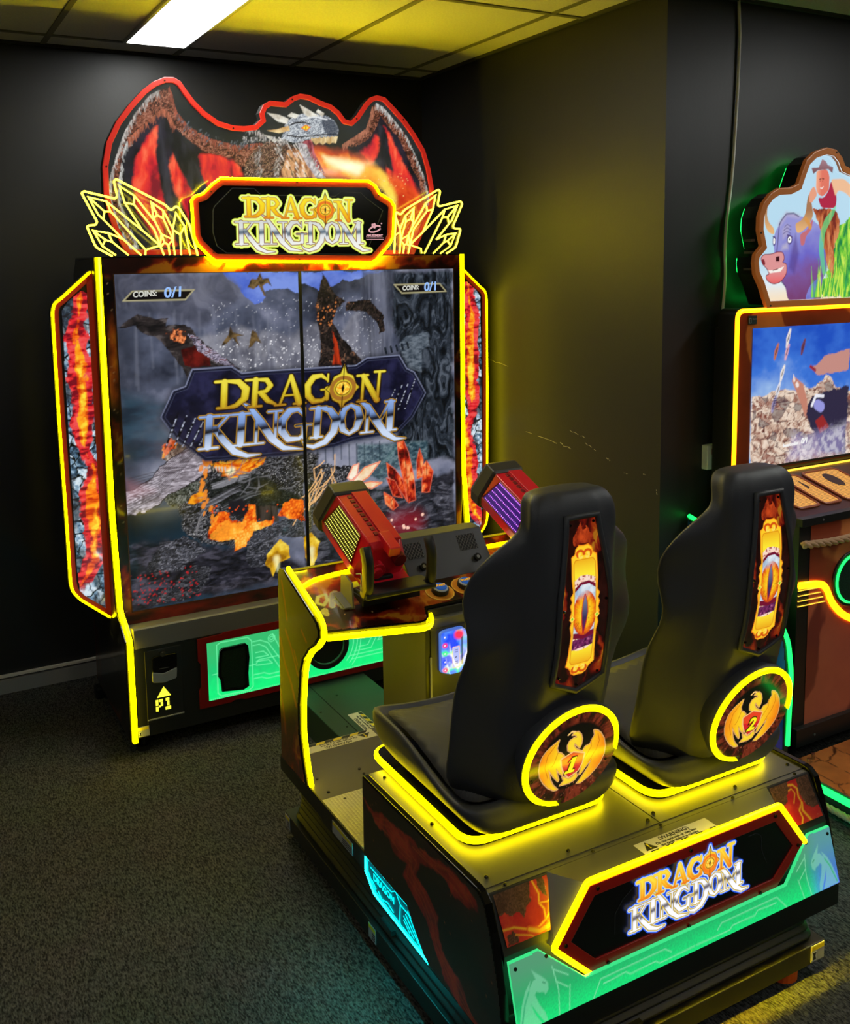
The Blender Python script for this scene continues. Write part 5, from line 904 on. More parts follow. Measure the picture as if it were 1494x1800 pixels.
# side light wings
wl = [(.6735, TR['wingL'][0][1])] + [p for p in TR['wingL'][:-1] if p[0] < .668] + [(.6735, .4595)]
wl = rounded(wl, .012, n=3)
for mm, sd in ((lambda P: P, 5), (mir, 6)):
    out = mm(wl); W = MB().prism(out, 'y', 3.562, 3.60).ring(inset(out, -.0065), inset(out, -.0045), 'y', 3.568, 3.60).obj('light_wing', M_black, cab)  # thin outer ring added to keep the wing neon off the back wall
    inn = inset(out, .020)
    MB().ring(out, inn, 'y', 3.556, 3.562).obj('wing_border', M_redwing, W)
    ar = mm([(.652, 1.66), (.663, 1.2), (.664, .60), (.66, .497), (.645, .492), (.585, .545), (.566, .58), (.561, .66), (.561, 1.2), (.5625, 1.60), (.585, 1.633), (.635, 1.672)])
    A = np.array(ar); cv = Canvas(A[:, 0].min(), A[:, 0].max(), A[:, 1].min(), A[:, 1].max(), .0024)
    def wing_col(X, Y, sd=sd, mm=mm):
        xx = X if mm is not mir else 2 * XC - X
        d1, d2, idc = cells(X * 26 + 1.5 * fbm(X * 20, Y * 20, 3), Y * 20, sd)
        rock = ramp(fbm(X * 90, Y * 90, sd, 3) * .75 + idc * .35, [(.25, (26, 40, 54)), (.42, (78, 108, 134)), (.58, (146, 176, 200)), (.75, (216, 230, 240))]) * sstep(d2 - d1, .04, .16)[..., None]
        dark = sstep(fbm(X * 14, Y * 9, sd + 9), .52, .60)[..., None]; rock = rock * (1 - dark * .8) + lin((36, 36, 44)) * dark * .8
        zz_ = [.50, .555, .60, .645, .70, .80, .93, 1.02, 1.09, 1.20, 1.30, 1.41, 1.52, 1.62, 1.70]
        cx = .562 + .102 * np.interp(Y, zz_, [.1, .1, .12, .35, .62, .66, .72, .8, .55, .5, .52, .5, .5, .66, .7]) + .018 * (fbm(Y * 12, Y * 0 + 3, 7) - .5)
        wdt = .102 * np.interp(Y, zz_, [-.2, -.1, .10, .16, .18, .22, .24, .10, -.02, .24, .24, .24, .16, .06, .0])
        d = np.abs(xx - cx) + .040 * (fbm(X * 34, Y * 22, sd + 4) - .5) - wdt
        stripes = fbm(X * 30 + 2 * fbm(X * 15, Y * 15, 4), Y * 70, sd + 30, 3)
        low = sstep(Y, .62, .56); hi = 1 - low
        c = rock; a = (sstep(-d, -.022, -.015) * hi)[..., None]; c = c * (1 - a) + ramp(stripes, [(.35, (120, 10, 30)), (.5, (226, 34, 44)), (.7, (240, 80, 80))]) * a
        a = (sstep(-d, .003, .008) * hi)[..., None]; c = c * (1 - a) + ramp(stripes, [(.3, (200, 40, 10)), (.5, (250, 110, 20)), (.7, (255, 170, 30))]) * a
        a = (sstep(-d, .010, .018) * hi * sstep(fbm(X * 12, Y * 12, 44), .4, .55))[..., None]; c = c * (1 - a) + ramp(stripes, [(.3, (250, 150, 20)), (.6, (255, 228, 60))]) * a
        return c
    cv.fill(wing_col)
    cv.obj('lit_picture', A_back, W, on('y', 3.5605 - .002), clip=ar)
    n_ = len(out); NP = [p for p in out if abs(p[0] - (.6735 if mm is not mir else 2 * XC - .6735)) > .002]
    # neon path along the outer edge only
    k0 = max(range(len(out)), key=lambda i: out[i][1]); seq = [out[(k0 + i) % n_] for i in range(n_)]
    seq = [p for p in seq if abs(p[0] - (.6735 if mm is not mir else 2 * XC - .6735)) > .004]
    if seq[0][1] < seq[-1][1]: seq = seq[::-1]
    MB().tube([(p[0], 3.559, p[1]) for p in seq], .0045, .008, n=8, up=(0, 1, 0)).obj('wing_neon', M_neon, W, smooth=True)
# ---- dragon topper
crest = TR['crest']; Wc = MB().prism(crest, 'y', 3.566, 3.60).obj('dragon_topper', M_black, cab, label='dragon shaped lit topper board with red border')
MB().ring(crest, inset(crest, .019), 'y', 3.556, 3.566).obj('topper_border', M_redglow, Wc, bevel=.002)
A = np.array(crest); cv = Canvas(A[:, 0].min(), A[:, 0].max(), 1.772, A[:, 1].max(), .0031)
def K(n): return rounded(TR['cr_' + n], .012, n=3) if n.startswith(('mem', 'rib', 'fire', 'head')) else TR['cr_' + n]
cv.fill(lambda X, Y: ramp(fbm(X * 6, Y * 6, 4), [(.3, (20, 26, 28)), (.7, (44, 50, 52))]))
DKM = tex([(.3, (12, 14, 22)), (.7, (40, 36, 52))], 20, 14, 3)
for n_ in ('memA', 'memB', 'memC', 'memR', 'memR2'): cv.poly(K(n_), DKM, grow=.045, soft=.05)
MEM = tex([(.3, (130, 16, 40)), (.42, (210, 30, 48)), (.58, (240, 60, 46)), (.78, (255, 116, 80))], 24, 9, 5, warp=.06)
for n_ in ('memA', 'memB', 'memC', 'memR', 'memR2'): cv.poly(K(n_), MEM, wob=.008, soft=.014)
for n_ in ('rib1', 'rib2', 'ribR'): cv.poly(K(n_), tex([(.3, (14, 18, 26)), (.7, (52, 52, 66))], 30, 8, 6), wob=.005, soft=.01)
SKN = tex([(.3, (34, 20, 18)), (.5, (110, 60, 46)), (.62, (150, 90, 70)), (.8, (196, 140, 118))], 60, 60, 7, warp=.3, o=4)
for n_ in ('armL', 'armR'): cv.poly(K(n_), SKN, wob=.006)
rg = random.Random(8)
def along(P, t):
    i = min(int(t * (len(P) - 1)), len(P) - 2); f = t * (len(P) - 1) - i; return (P[i][0] + (P[i + 1][0] - P[i][0]) * f, P[i][1] + (P[i + 1][1] - P[i][1]) * f)
for P, col in ((K('armL')[15:24], (225, 225, 222)), (K('armL')[23:], (232, 226, 220)), (K('armR')[5:14], (225, 225, 222)), (K('armL')[0:7], (190, 100, 78)), (K('armL')[12:17], (210, 120, 90)), (K('armR')[0:5], (220, 140, 110))):
    for k in range(170):
        a = along(P, rg.random() * .98); b = (a[0] + rg.uniform(-.008, .008), a[1] - rg.uniform(.008, .028)); cv.line([a, b], [.0022, .0008], shade(col, rg.uniform(.55, 1)), alpha=.85)
cv.poly(K('fire1'), tex([(.3, (200, 40, 20)), (.5, (240, 90, 40)), (.7, (255, 160, 80))], 9, 9, 12, warp=.1), soft=.05, wob=.02, ws=14)
cv.poly(K('fire2'), tex([(.3, (250, 150, 30)), (.7, (255, 230, 90))], 8, 10, 13, warp=.1), soft=.03, wob=.02, ws=16)
cv.poly(K('fire3'), (255, 250, 200), soft=.03, wob=.012, ws=16)
cv.dots(120, (1.62, 1.98, 1.82, 2.12), .0022, (255, 220, 140), 3)
cv.poly(K('neck'), tex([(.3, (26, 20, 22)), (.5, (84, 58, 50)), (.65, (140, 104, 86)), (.8, (190, 160, 140))], 50, 90, 14, warp=.6, o=4), wob=.008)
cv.poly(K('belly'), tex([(.3, (150, 90, 60)), (.6, (226, 170, 120)), (.8, (245, 215, 180))], 90, 30, 15), wob=.004)
for k in range(60):
    x = rg.uniform(1.38, 1.53); y = rg.uniform(2.10, 2.24); cv.line([(x, y), (x + .012, y - .018)], [.0025, .0008], (235, 228, 222) if k % 2 else (20, 18, 22), alpha=.85)
cv.poly(K('mouth'), tex([(.3, (110, 30, 50)), (.7, (210, 110, 120))], 60, 30, 16)); cv.poly(K('jaw'), tex([(.35, (150, 140, 150)), (.7, (225, 220, 220))], 80, 80, 17))
cv.poly(K('head'), tex([(.3, (84, 92, 108)), (.5, (166, 174, 184)), (.64, (206, 212, 218)), (.8, (236, 240, 242))], 60, 90, 18, warp=.5, o=4), wob=.003)
for k in range(90):
    h_ = K('head'); q = (rg.uniform(1.465, 1.60), rg.uniform(2.175, 2.25)); cv.line([q, (q[0] + .010, q[1] + .004)], [.0016, .0004], (30, 36, 50) if k % 2 else (235, 238, 240), alpha=.8) if sdf(np.array([q[0]]), np.array([q[1]]), h_)[0] < -.004 else None
for n_ in ('horn1', 'horn2', 'horn3', 'horn4', 'horn5', 'horn6'): cv.poly(K(n_), tex([(.3, (196, 188, 170)), (.7, (240, 238, 226))] if n_ not in ('horn3',) else [(.3, (200, 150, 90)), (.7, (240, 215, 160))], 40, 60, 19))
for n_, w_, cl in (('d5', .008, (210, 200, 194)), ('d7', .007, (226, 214, 204)), ('d8', .006, (230, 226, 222)), ('d9', .009, (120, 130, 140)), ('d10', .004, (214, 206, 200)), ('d6', .008, (232, 228, 226))):
    P = K(n_)
    for q in range(80):
        a = along(P, rg.random() * .98); a = (a[0] + rg.uniform(-w_, w_) * 1.6, a[1] + rg.uniform(-w_, w_) * 1.6); b = (a[0] + rg.uniform(-.010, .004), a[1] - rg.uniform(.004, .014)); cv.line([a, b], [.0022, .0005], shade(cl, rg.uniform(.3, 1)), alpha=.85)
cv.poly(K('d1'), (38, 50, 72), soft=.012, alpha=.85); cv.line(K('d2'), [.001, .0035, .003, .001], (24, 26, 36)); cv.line(K('d3'), .0022, (24, 24, 34)); cv.line(K('d4'), .003, (236, 240, 242), alpha=.8)
for q in range(7): a = along(K('teeth')[:2], q / 6.5); cv.line([a, (a[0] - .001, a[1] - .014)], [.003, .0006], (236, 206, 150))
cv.poly(K('teeth'), tex([(.3, (190, 150, 90)), (.7, (240, 220, 170))], 90, 20, 20)); cv.poly(K('eye'), (245, 120, 20)); cv.poly(K('eye'), (255, 220, 60), grow=-.0035)
e0 = np.array(K('eye')).mean(0); cv.line([(e0[0], e0[1] - .005), (e0[0], e0[1] + .005)], .0015, (20, 8, 4))
cv.poly([(.85, 1.775), (2.15, 1.775), (2.15, 1.802), (.85, 1.802)], (120, 26, 14), alpha=.8)
cv.obj('dragon_picture', A_back, Wc, on('y', 3.5645), clip=inset(crest, .017))
for p in ((crest[6][0], crest[6][1] - .012), (crest[13][0], crest[13][1] - .011), (crest[22][0], crest[22][1] - .011), (crest[30][0], crest[30][1] - .012), (crest[0][0] + .012, crest[0][1]), (crest[36][0] - .012, crest[36][1])):
    MB().cyl((p[0], 3.556, p[1]), (0, -1, 0), .0035, .0015, 10).obj('screw', M_screw, Wc)
# ---- crystal neon
M_acr = bpy.data.materials.new('clear_acrylic'); M_acr.use_nodes = True; nt = M_acr.node_tree; nt.nodes.clear()
o1 = nt.nodes.new('ShaderNodeOutputMaterial'); mx = nt.nodes.new('ShaderNodeMixShader'); tr_ = nt.nodes.new('ShaderNodeBsdfTransparent'); gl = nt.nodes.new('ShaderNodeBsdfGlossy'); gl.inputs['Roughness'].default_value = .04
fr = nt.nodes.new('ShaderNodeFresnel'); fr.inputs[0].default_value = 1.45; tr_.inputs[0].default_value = (.93, .94, .93, 1)
nt.links.new(fr.outputs[0], mx.inputs[0]); nt.links.new(tr_.outputs[0], mx.inputs[1]); nt.links.new(gl.outputs[0], mx.inputs[2]); nt.links.new(mx.outputs[0], o1.inputs[0])
for pre in ('xl_', 'xr_'):
    o_ = TR[pre + 'o']; Wx = MB().prism([(p[0], max(1.786, p[1])) for p in o_], 'y', 3.5235, 3.5265).obj('crystal_sign', M_acr, cab, label='clear acrylic sheet with crystal outlines in yellow light')
    rd = rounded([(p[0], max(1.789, p[1])) for p in o_], .012, closed=False)
    MB().tube([(p[0], 3.520, p[1]) for p in rd], .0036, .0036, n=6).obj('crystal_outline', M_neon_thin, Wx)
    M = MB()
    for k_, P in TR.items():
        if k_.startswith(pre) and k_ != pre + 'o': M.tube([(p[0], 3.5212, max(1.789, p[1])) for p in P], .0031, .0025, n=6)
    M.obj('crystal_lines', M_neon_thin, Wx)
MB().box(.70, 2.18, 3.508, 3.60, 1.770, 1.7865).obj('top_cover', M_blackgloss, cab)
# ---- name sign
hx = TR['hex']; Wh = MB().prism(inset(hx, .006), 'y', 3.497, 3.552).prism(inset(hx, -.0035), 'y', 3.4955, 3.499).obj('name_sign', M_black, cab, label='eight sided lit name sign with yellow outline')  # wider thin plate added to shield the header from the sign neon
MB().ring(inset(hx, .005), inset(hx, .026), 'y', 3.488, 3.495).obj('sign_border', M_redwing, Wh, bevel=.002)
MB().prism(inset(hx, .024), 'y', 3.4925, 3.495).obj('sign_face', M_blackgloss, Wh)
MB().tube([(p[0], 3.489, p[1]) for p in hx], .0042, .0065, closed=True, n=8, up=(0, 1, 0)).obj('sign_neon', M_neon_top, Wh, smooth=True)
gv = TR['mgroove']; MB().tube([(p[0], 3.4925, p[1]) for p in gv], .0022, .0012, closed=True, n=4, up=(0, 1, 0)).obj('sign_groove', mat('black_relief_edge', (64, 66, 70), .25), Wh)
ml = TR['mlogo']
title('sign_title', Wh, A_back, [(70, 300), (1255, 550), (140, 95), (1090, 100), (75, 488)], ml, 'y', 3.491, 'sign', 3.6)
# stamp: ring, bloom and two text bars
M_pink = mat('pink_print', (60, 30, 34), .4, emit=(226, 170, 176), strength=.9); sx_, sz_ = 1.772, 1.888
M = MB().tube([(sx_ + .026 * math.cos(a) , 3.491, sz_ + .011 * math.sin(a) + .006 * math.cos(a)) for a in np.linspace(.3, 6.0, 20)], .0035, .0008, n=6, up=(0, 1, 0))
for k in range(5): M.cyl((sx_ - .004 + .0075 * math.cos(k * 1.256), 3.4915, sz_ + .013 + .006 * math.sin(k * 1.256)), (0, -1, 0), .0052, .0008, 10)
M.cyl((sx_ + .03, 3.4915, sz_ + .022), (0, -1, 0), .003, .0008, 10)
M.obj('maker_stamp', M_pink, Wh)
text_mb('AMUSEMENT', .0135, (1.7325, 3.491, 1.8575), (1, 0, 0), (0, 0, 1), bold=.0005, sx=.95).obj('stamp_lettering', M_pink, Wh)
MB().box(1.7325, 1.811, 3.4905, 3.4915, 1.852, 1.8535).box(1.7325, 1.811, 3.4905, 3.4915, 1.8455, 1.848).obj('stamp_bars', M_pink, Wh)
for x, z in ((1.44, 1.7685), (1.44, 2.063), (1.1, 2.02), (1.79, 2.02), (1.1, 1.80), (1.79, 1.80)): MB().cyl((x, 3.488, z), (0, -1, 0), .0032, .0015, 10).obj('screw', M_screw, Wh)
# green connecting duct to the seat platform
du = thing('floor_duct', 'long dark cable duct on the carpet between dragon cabinet and seat platform', 'cable duct', (1.38, 3.0, 0))
MB().box(1.29, 1.60, 2.64, 3.36, 0, .12).obj('duct_body', mat('duct_green_grey', (46, 62, 52), .5), du, bevel=.004)
MB().box(1.36, 1.363, 2.64, 3.36, .1195, .1212).obj('duct_seam', M_dark, du)
for x, y in ((1.31, 2.8), (1.31, 3.1), (1.345, 2.95), (1.42, 3.2), (1.50, 2.8)): MB().cyl((x, y, .12), (0, 0, 1), .004, .002, 10).obj('screw', M_screw, du)

# ---------------------------------------------------------------- seat platform
pf = thing('motion_platform', 'black bellows platform under both racing seats, with lit title sign at its back', 'motion platform', (1.44, 2.0, 0))
XL, XR = .965, 1.925; XP = 1.4425
mrp = lambda P: [(2 * XP - a, b) for a, b in P]
def rrect(x0, x1, y0, y1, r, n=5): return rounded([(x0, y0), (x1, y0), (x1, y1), (x0, y1)], r, n=n)
bpz = MB().box(.977, 1.912, 1.422, 2.62, .034, .083).obj('base_plate', M_black, pf, bevel=.002)
M_or = mat('orange_rubber_foot', (225, 90, 30), .5)
for x, y in ((1.815, 1.465), (1.07, 1.465), (1.815, 2.55), (1.07, 2.55)): MB().cyl((x, y, 0), (0, 0, 1), .036, .034, 20).obj('foot', M_or, pf)
secs = []
NR = 8
for k in range(NR * 4 + 1):
    t = k / (NR * 4); z = .083 + .144 * t; sag = .016 * math.sin(math.pi * t) ; ins = .022 + sag + (.007 if k % 4 < 2 else -.003)
    secs.append([(p[0], p[1], z) for p in rrect(XL + ins, XR - ins, 1.412 + ins, 2.605 - ins, .045)])
MB().loft(secs).obj('bellows', M_bellow, pf, smooth=True)
for p in ((1.30, .10), (1.30, .205), (1.6, .205), (1.05, .12)): MB().box(p[0] - .03, p[0] + .03, 1.424, 1.436, p[1] - .006, p[1] + .006).obj('bellows_clamp', M_black, pf)
for y, z in ((2.30, .205), (1.95, .12), (1.7, .2)): MB().box(.979, .99, y - .03, y + .03, z - .006, z + .006).obj('bellows_clamp', M_black, pf)
MB().box(XL, XR, 1.412, 2.61, .226, .2765).obj('deck', M_black, pf, bevel=.002)
M_deckgrey = mat('deck_grey_plate', (82, 78, 74), .42)
MB().box(XL + .002, XR - .002, 2.302, 2.608, .2765, .2785).obj('front_plate', M_deckgrey, pf)
# tread plate
m = bpy.data.materials.new('tread_aluminium'); m.use_nodes = True; nt = m.node_tree; b = nt.nodes['Principled BSDF']; b.inputs['Base Color'].default_value = tuple(lin((176, 172, 160))) + (1,); b.inputs['Metallic'].default_value = .55; b.inputs['Roughness'].default_value = .42
tc = nt.nodes.new('ShaderNodeTexCoord'); vo = nt.nodes.new('ShaderNodeTexVoronoi'); vo.inputs['Scale'].default_value = 105; vo.inputs['Randomness'].default_value = .15
bp_ = nt.nodes.new('ShaderNodeBump'); bp_.inputs['Strength'].default_value = .7; bp_.inputs['Distance'].default_value = .003; bp_.invert = True
nt.links.new(tc.outputs['Object'], vo.inputs['Vector']); nt.links.new(vo.outputs['Distance'], bp_.inputs['Height']); nt.links.new(bp_.outputs[0], b.inputs['Normal'])
MB().box(XL + .002, XR - .002, 2.005, 2.299, .2765, .2805).obj('tread_plate', m, pf, bevel=.001)
for x, y in ((1.0, 2.41), (1.0, 2.33), (1.025, 2.275), (1.13, 2.40), (1.13, 2.37)): MB().cyl((x, y, .278), (0, 0, 1), .0045, .003, 10).obj('screw', M_screw, pf)
# warning stickers: white, hazard stripes, sign and words
def warning(par, x0, x1, y0, y1, z, flip=False, rot=False):
    """flip: reads from the far side; built flat on a horizontal top at height z"""
    W, H = (x1 - x0, y1 - y0) if not rot else (y1 - y0, x1 - x0)
    if rot: f = lambda a, b: (x1 - b, y0 + a); u = (0, 1, 0); v = (-1, 0, 0)
    elif flip: f = lambda a, b: (x1 - a, y1 - b); u = (-1, 0, 0); v = (0, -1, 0)
    else: f = lambda a, b: (x0 + a, y0 + b); u = (1, 0, 0); v = (0, 1, 0)
    st = MB().prism([f(0, 0), f(W, 0), f(W, H), f(0, H)], 'z', z, z + .0006).obj('warning_sticker', M_white, par)
    n = 9; h = H * .24; ink = MB(); ye = MB()
    for k in range(n):
        a = W * .05 + k * W * .92 / n; w_ = W * .92 / n
        P = [f(a, H * .03), f(a + w_, H * .03), f(min(W * .985, a + w_ * 1.35), H * .03 + h), f(min(W * .985, a + w_ * .35), H * .03 + h)]
        (ink if k % 2 == 0 else ye).prism(P, 'z', z + .0006, z + .001)
    ink.obj('black_stripes', M_ink, st); ye.obj('yellow_stripes', M_yellow, st)
    MB().prism([f(W * .05, H * .36), f(W * .20, H * .36), f(W * .125, H * .92)], 'z', z + .0006, z + .001).obj('triangle_sign', M_ink, st)
    MB().prism([f(W * .118, H * .56), f(W * .132, H * .56), f(W * .136, H * .8), f(W * .114, H * .8)], 'z', z + .001, z + .0013).prism([f(W * .117, H * .43), f(W * .133, H * .43), f(W * .133, H * .50), f(W * .117, H * .50)], 'z', z + .001, z + .0013).obj('exclamation_mark', M_yellow, st)
    for body, size, a, b in (('(WARNING)', H * .33, .30, .70), ('Do not approach or step into', H * .20, .22, .50), ('the game while it is running', H * .20, .25, .31)):
        q = f(W * a, H * b); T_ = text_mb(body, size, (q[0], q[1], z + .0006), u, v, bold=.0002, depth=.0002, out=.0003)
        T_.obj('lettering', M_ink, st)
    return st
warning(pf, .99, 1.27, 2.555, 2.606, .2786, flip=True)
warning(du, 1.385, 1.44, 2.83, 3.03, .1205, rot=True)
# bench
MB().box(.975, 1.91, 1.50, 2.012, .2765, .487).obj('bench_box', M_bench, pf)
for x0, x1 in ((.9755, XP - .0015), (XP + .0015, 1.9095)):
    MB().box(x0, x1, 1.5015, 2.016, .487, .4895).obj('bench_top', M_bench, pf)
for x, y in ((1.0, 1.53), (1.0, 1.98), (1.0, 1.75), (1.425, 1.52), (1.455, 1.535), (1.20, 1.518), (1.70, 1.522), (1.89, 1.53), (1.425, 1.75), (1.47, 1.72)): MB().ball((x, y, .4905), .0045, 6).obj('screw', M_screw, pf)
MB().box(.977, 1.908, 1.487, 1.4985, .30, .4885).obj('rear_strip', M_bench, pf)
for x, y in ((1.245, 1.492), (1.437, 1.492), (1.66, 1.492), (1.02, 1.492), (1.87, 1.492)): MB().ball((x, y, .4895), .004, 6).obj('screw', M_screw, pf)
side = [(2.019, .279), (2.0185, .4865), (2.014, .491), (1.502, .4985), (1.487, .496), (1.468, .482), (1.448, .433), (1.430, .373), (1.417, .321), (1.409, .262), (1.408, .195), (1.51, .187), (1.70, .196), (1.727, .208), (1.797, .279)]
cvs = Canvas(1.405, 2.022, .184, .50, .0032)
def side_col(X, Y):
    c = ramp(fbm(X * 7, Y * 9, 6), [(.3, (26, 18, 13)), (.55, (44, 30, 21)), (.75, (74, 44, 30))])
    r = sstep(fbm(X * 5 + 2, Y * 6, 16), .55, .72)[..., None] * .5; return c * (1 - r) + lin((74, 14, 14)) * r
cvs.fill(side_col)
RED = tex([(.3, (130, 22, 20)), (.5, (184, 38, 34)), (.7, (222, 70, 46))], 26, 26, 4, warp=.08)
for n_ in ('sl_a', 'sl_b', 'sl_c'): cvs.poly(TR[n_], RED, wob=.012, ws=34, soft=.006)
rg = random.Random(12)
for n_ in ('sl_a', 'sl_b'):
    P = np.array(TR[n_]); h = len(P) // 2
    for j in range(3):
        L = [tuple(P[i] * (.25 + .25 * j) + P[-i - 1] * (.75 - .25 * j) + np.array([rg.uniform(-.006, .006), rg.uniform(-.006, .006)])) for i in range(1, h)]
        cvs.line(L, .0013, (214, 96, 40), alpha=.85)
cvs.dots(26, (1.43, 1.98, .21, .47), .0022, (200, 110, 60), 5)
for sd, (xa, xb) in ((-1, (.9565, .9745)), (1, (1.9105, 1.9285))):
    sp = MB().prism(side, 'x', xa, xb).obj('side_panel', M_blackgloss, pf, bevel=.003)
    cvs.obj('lava_graphic', A_print, sp, on('x', xa - .0006 if sd < 0 else xb + .0006), clip=inset(side, .0045))
# cyan lit panel on the left flank (and its twin on the right)
cy = [(2.0165, .281), (2.0175, .235), (1.974, .2015), (1.706, .1955), (1.727, .2055), (1.797, .2785)]
M_cy = mat('cyan_neon', (2, 50, 54), .4, emit=(2, 235, 240), strength=1.6); M_cyb = mat('bright_cyan_neon', (2, 50, 54), .4, emit=(2, 235, 240), strength=140)
for sd, xx in ((-1, .9635), (1, 1.9265)):
    pl = MB().prism(cy, 'x', xx - .0015, xx + .0015).obj('lit_flank_panel', mat('cyan_lit_acrylic', (6, 50, 56), .3, emit=(0, 96, 112), strength=.45), pf)
    o_ = -.003 * 1 if sd < 0 else .003
    MB().tube([(xx + o_, a, b_) for a, b_ in ((2.0165, .281), (2.0175, .235), (1.974, .2015), (1.706, .1955))], .0036, .0012, n=6, up=(1, 0, 0)).obj('lit_border', M_cyb, pl)
    ln = MB()
    for P, wd in (([(1.797, .2785), (1.727, .2055), (1.706, .1955)], .0022), ([(2.012, .272), (2.009, .24), (1.97, .209), (1.90, .205), (1.76, .201)], .0014), ([(1.86, .2785), (1.835, .256), (1.84, .206)], .0014), ([(1.835, .256), (1.78, .256)], .0014), ([(1.80, .262), (1.74, .21)], .001),
                  ([(1.81, .248), (1.75, .212)], .001), ([(1.82, .238), (1.77, .212)], .001), ([(1.82, .228), (1.79, .212)], .001), ([(1.80, .275), (1.86, .275), (1.88, .262), (1.99, .262)], .0012), ([(1.87, .215), (1.9, .222), (1.93, .212), (1.95, .222)], .0014), ([(1.96, .22), (1.98, .232), (1.99, .225)], .0014)):
        ln.tube([(xx + o_, a, b_) for a, b_ in P], wd, .001, n=6, up=(1, 0, 0))
    ln.obj('lit_lines', M_cy, pl)
    text_mb('DRAGON', .024, (xx + o_, 1.975, .238), (0, -1, 0), (0, 0, 1), bold=.0006, sx=1.05, depth=.0003).obj('lit_lettering', M_cy, pl) if sd < 0 else None
# stickers along the flank
def flank_sticker(y0, y1, z0, z1, par, x=.9645, grey=False):
    st = MB().box(x - .0012, x, y0, y1, z0, z1).obj('notice_sticker', mat('sticker_grey_white', (170, 170, 178), .5), par)
    h = z1 - z0; MB().box(x - .0016, x - .0012, y0 + .002, y1 - .002, z1 - h * .3, z1 - .002).obj('sticker_header', M_yellow, st)
    q = MB()
    for k in range(3): q.box(x - .0016, x - .0012, y0 + .004, y1 - (.004 if grey else (y1 - y0) * .5), z0 + h * (.12 + .17 * k), z0 + h * (.2 + .17 * k))
    q.obj('sticker_lines', M_ink, st)
flank_sticker(2.10, 2.225, .228, .262, pf); flank_sticker(2.575, 2.612, .040, .079, pf, .9765); flank_sticker(2.0, 2.04, .040, .079, pf, .9765)
st = MB().box(1.862, 1.908, 1.4195, 1.4215, .040, .082).obj('notice_sticker', mat('sticker_grey_white', (170, 170, 178), .5), pf)
MB().box(1.863, 1.907, 1.4190, 1.4195, .069, .081).obj('sticker_header', M_yellow, st); MB().box(1.868, 1.886, 1.4192, 1.4195, .0735, .0765).obj('header_text', M_ink, st)
MB().box(1.864, 1.881, 1.4190, 1.4195, .043, .0665).obj('sticker_pictogram', mat('sticker_white', (205, 205, 210), .5), st)
MB().prism([(1.866, .064), (1.879, .064), (1.8755, .056), (1.8785, .0455), (1.8665, .0455), (1.8695, .056)], 'y', 1.4186, 1.4190).obj('sticker_mark', M_ink, st)
# light strip under the rear lip
MB().box(.99, 1.90, 1.4065, 1.4105, .2225, .2262).obj('under_light', mat('under_light_strip', (60, 60, 10), .4, emit=(255, 225, 0), strength=520), pf)
MB().box(.967, 1.923, 1.3985, 1.4035, .188, .2555).box(.967, 1.923, 1.4035, 1.413, .2262, .2555).box(.99, 1.90, 1.4125, 1.4145, .188, .2262).obj('rear_lip', M_black, pf)  # outer lip, plus an unseen inner lip added to shield the bellows from the strip
# rear hood, recessed lava pictures, green lit plate
MB().prism([(1.500, .30), (1.500, .4875), (1.484, .4875), (1.436, .402), (1.430, .388), (1.436, .25), (1.5, .25)], 'x', .9755, 1.9095).obj('rear_shell', mat('rear_shell_grey', (44, 44, 44), .45), pf)
hb = TR['hexb']; hx0 = [(1.1751, .288), (1.083, .383), (1.165, .492), (1.7046, .492), (1.8105, .3725), (1.7268, .288)]
hx0 = [(1.172, .294), (1.083, .380), (1.165, .4895), (1.716, .4895), (1.802, .380), (1.713, .294)]
back = [(1.125, .28), (1.06, .38), (1.118, .4885), (1.765, .4885), (1.825, .38), (1.76, .28)]
MB().loft([[(a, 1.412, b_) for a, b_ in hx0], [(a, 1.486, b_) for a, b_ in back]]).obj('sign_housing', M_bench, pf)
MB().ring(inset(hx0, .002), inset(hx0, .027), 'y', 1.405, 1.412).obj('sign_border', mat('dark_red_border', (112, 16, 12), .3, emit=(120, 14, 8), strength=.25), pf, bevel=.001)
MB().prism(inset(hx0, .026), 'y', 1.4085, 1.412).obj('sign_face', mat('sign_black_face', (16, 16, 18), .3), pf)
for P in ([(1.235, .355), (1.235, .40), (1.255, .425), (1.29, .447), (1.31, .447)], [(1.62, .45), (1.645, .45), (1.66, .44), (1.665, .40), (1.68, .37)]): MB().tube([(a, 1.4085, b_) for a, b_ in P], .0012, .0008, n=4, up=(0, 1, 0)).obj('sign_groove', mat('black_relief_edge', (64, 66, 70), .25), pf)
npt = rounded([(1.176, .2885), (1.0785, .3805), (1.163, .4955), (1.718, .4955), (1.8085, .378)], .008, closed=False)
MB().tube([(a, 1.409, b_) for a, b_ in npt], .0070, .0065, n=8, up=(0, 1, 0)).obj('sign_neon', M_neon, pf, smooth=True)
for a, b_ in ((1.185, .477), (1.44, .477), (1.70, .477), (1.105, .381), (1.215, .302), (1.44, .301), (1.66, .302), (1.78, .381)): MB().cyl((a, 1.405, b_), (0, -1, 0), .0042, .003, 10).obj('screw', M_screw, pf)
title('sign_title', pf, mat_art('bench_title_light', 1.15), [(75, 488), (1255, 552), (150, 95), (1090, 100), (75, 300)], [(1.2705, .3480), (1.6175, .3330), (1.2960, .4530), (1.5660, .4540), (1.2690, .4010)], 'y', 1.4035, 'bench', 3.3)
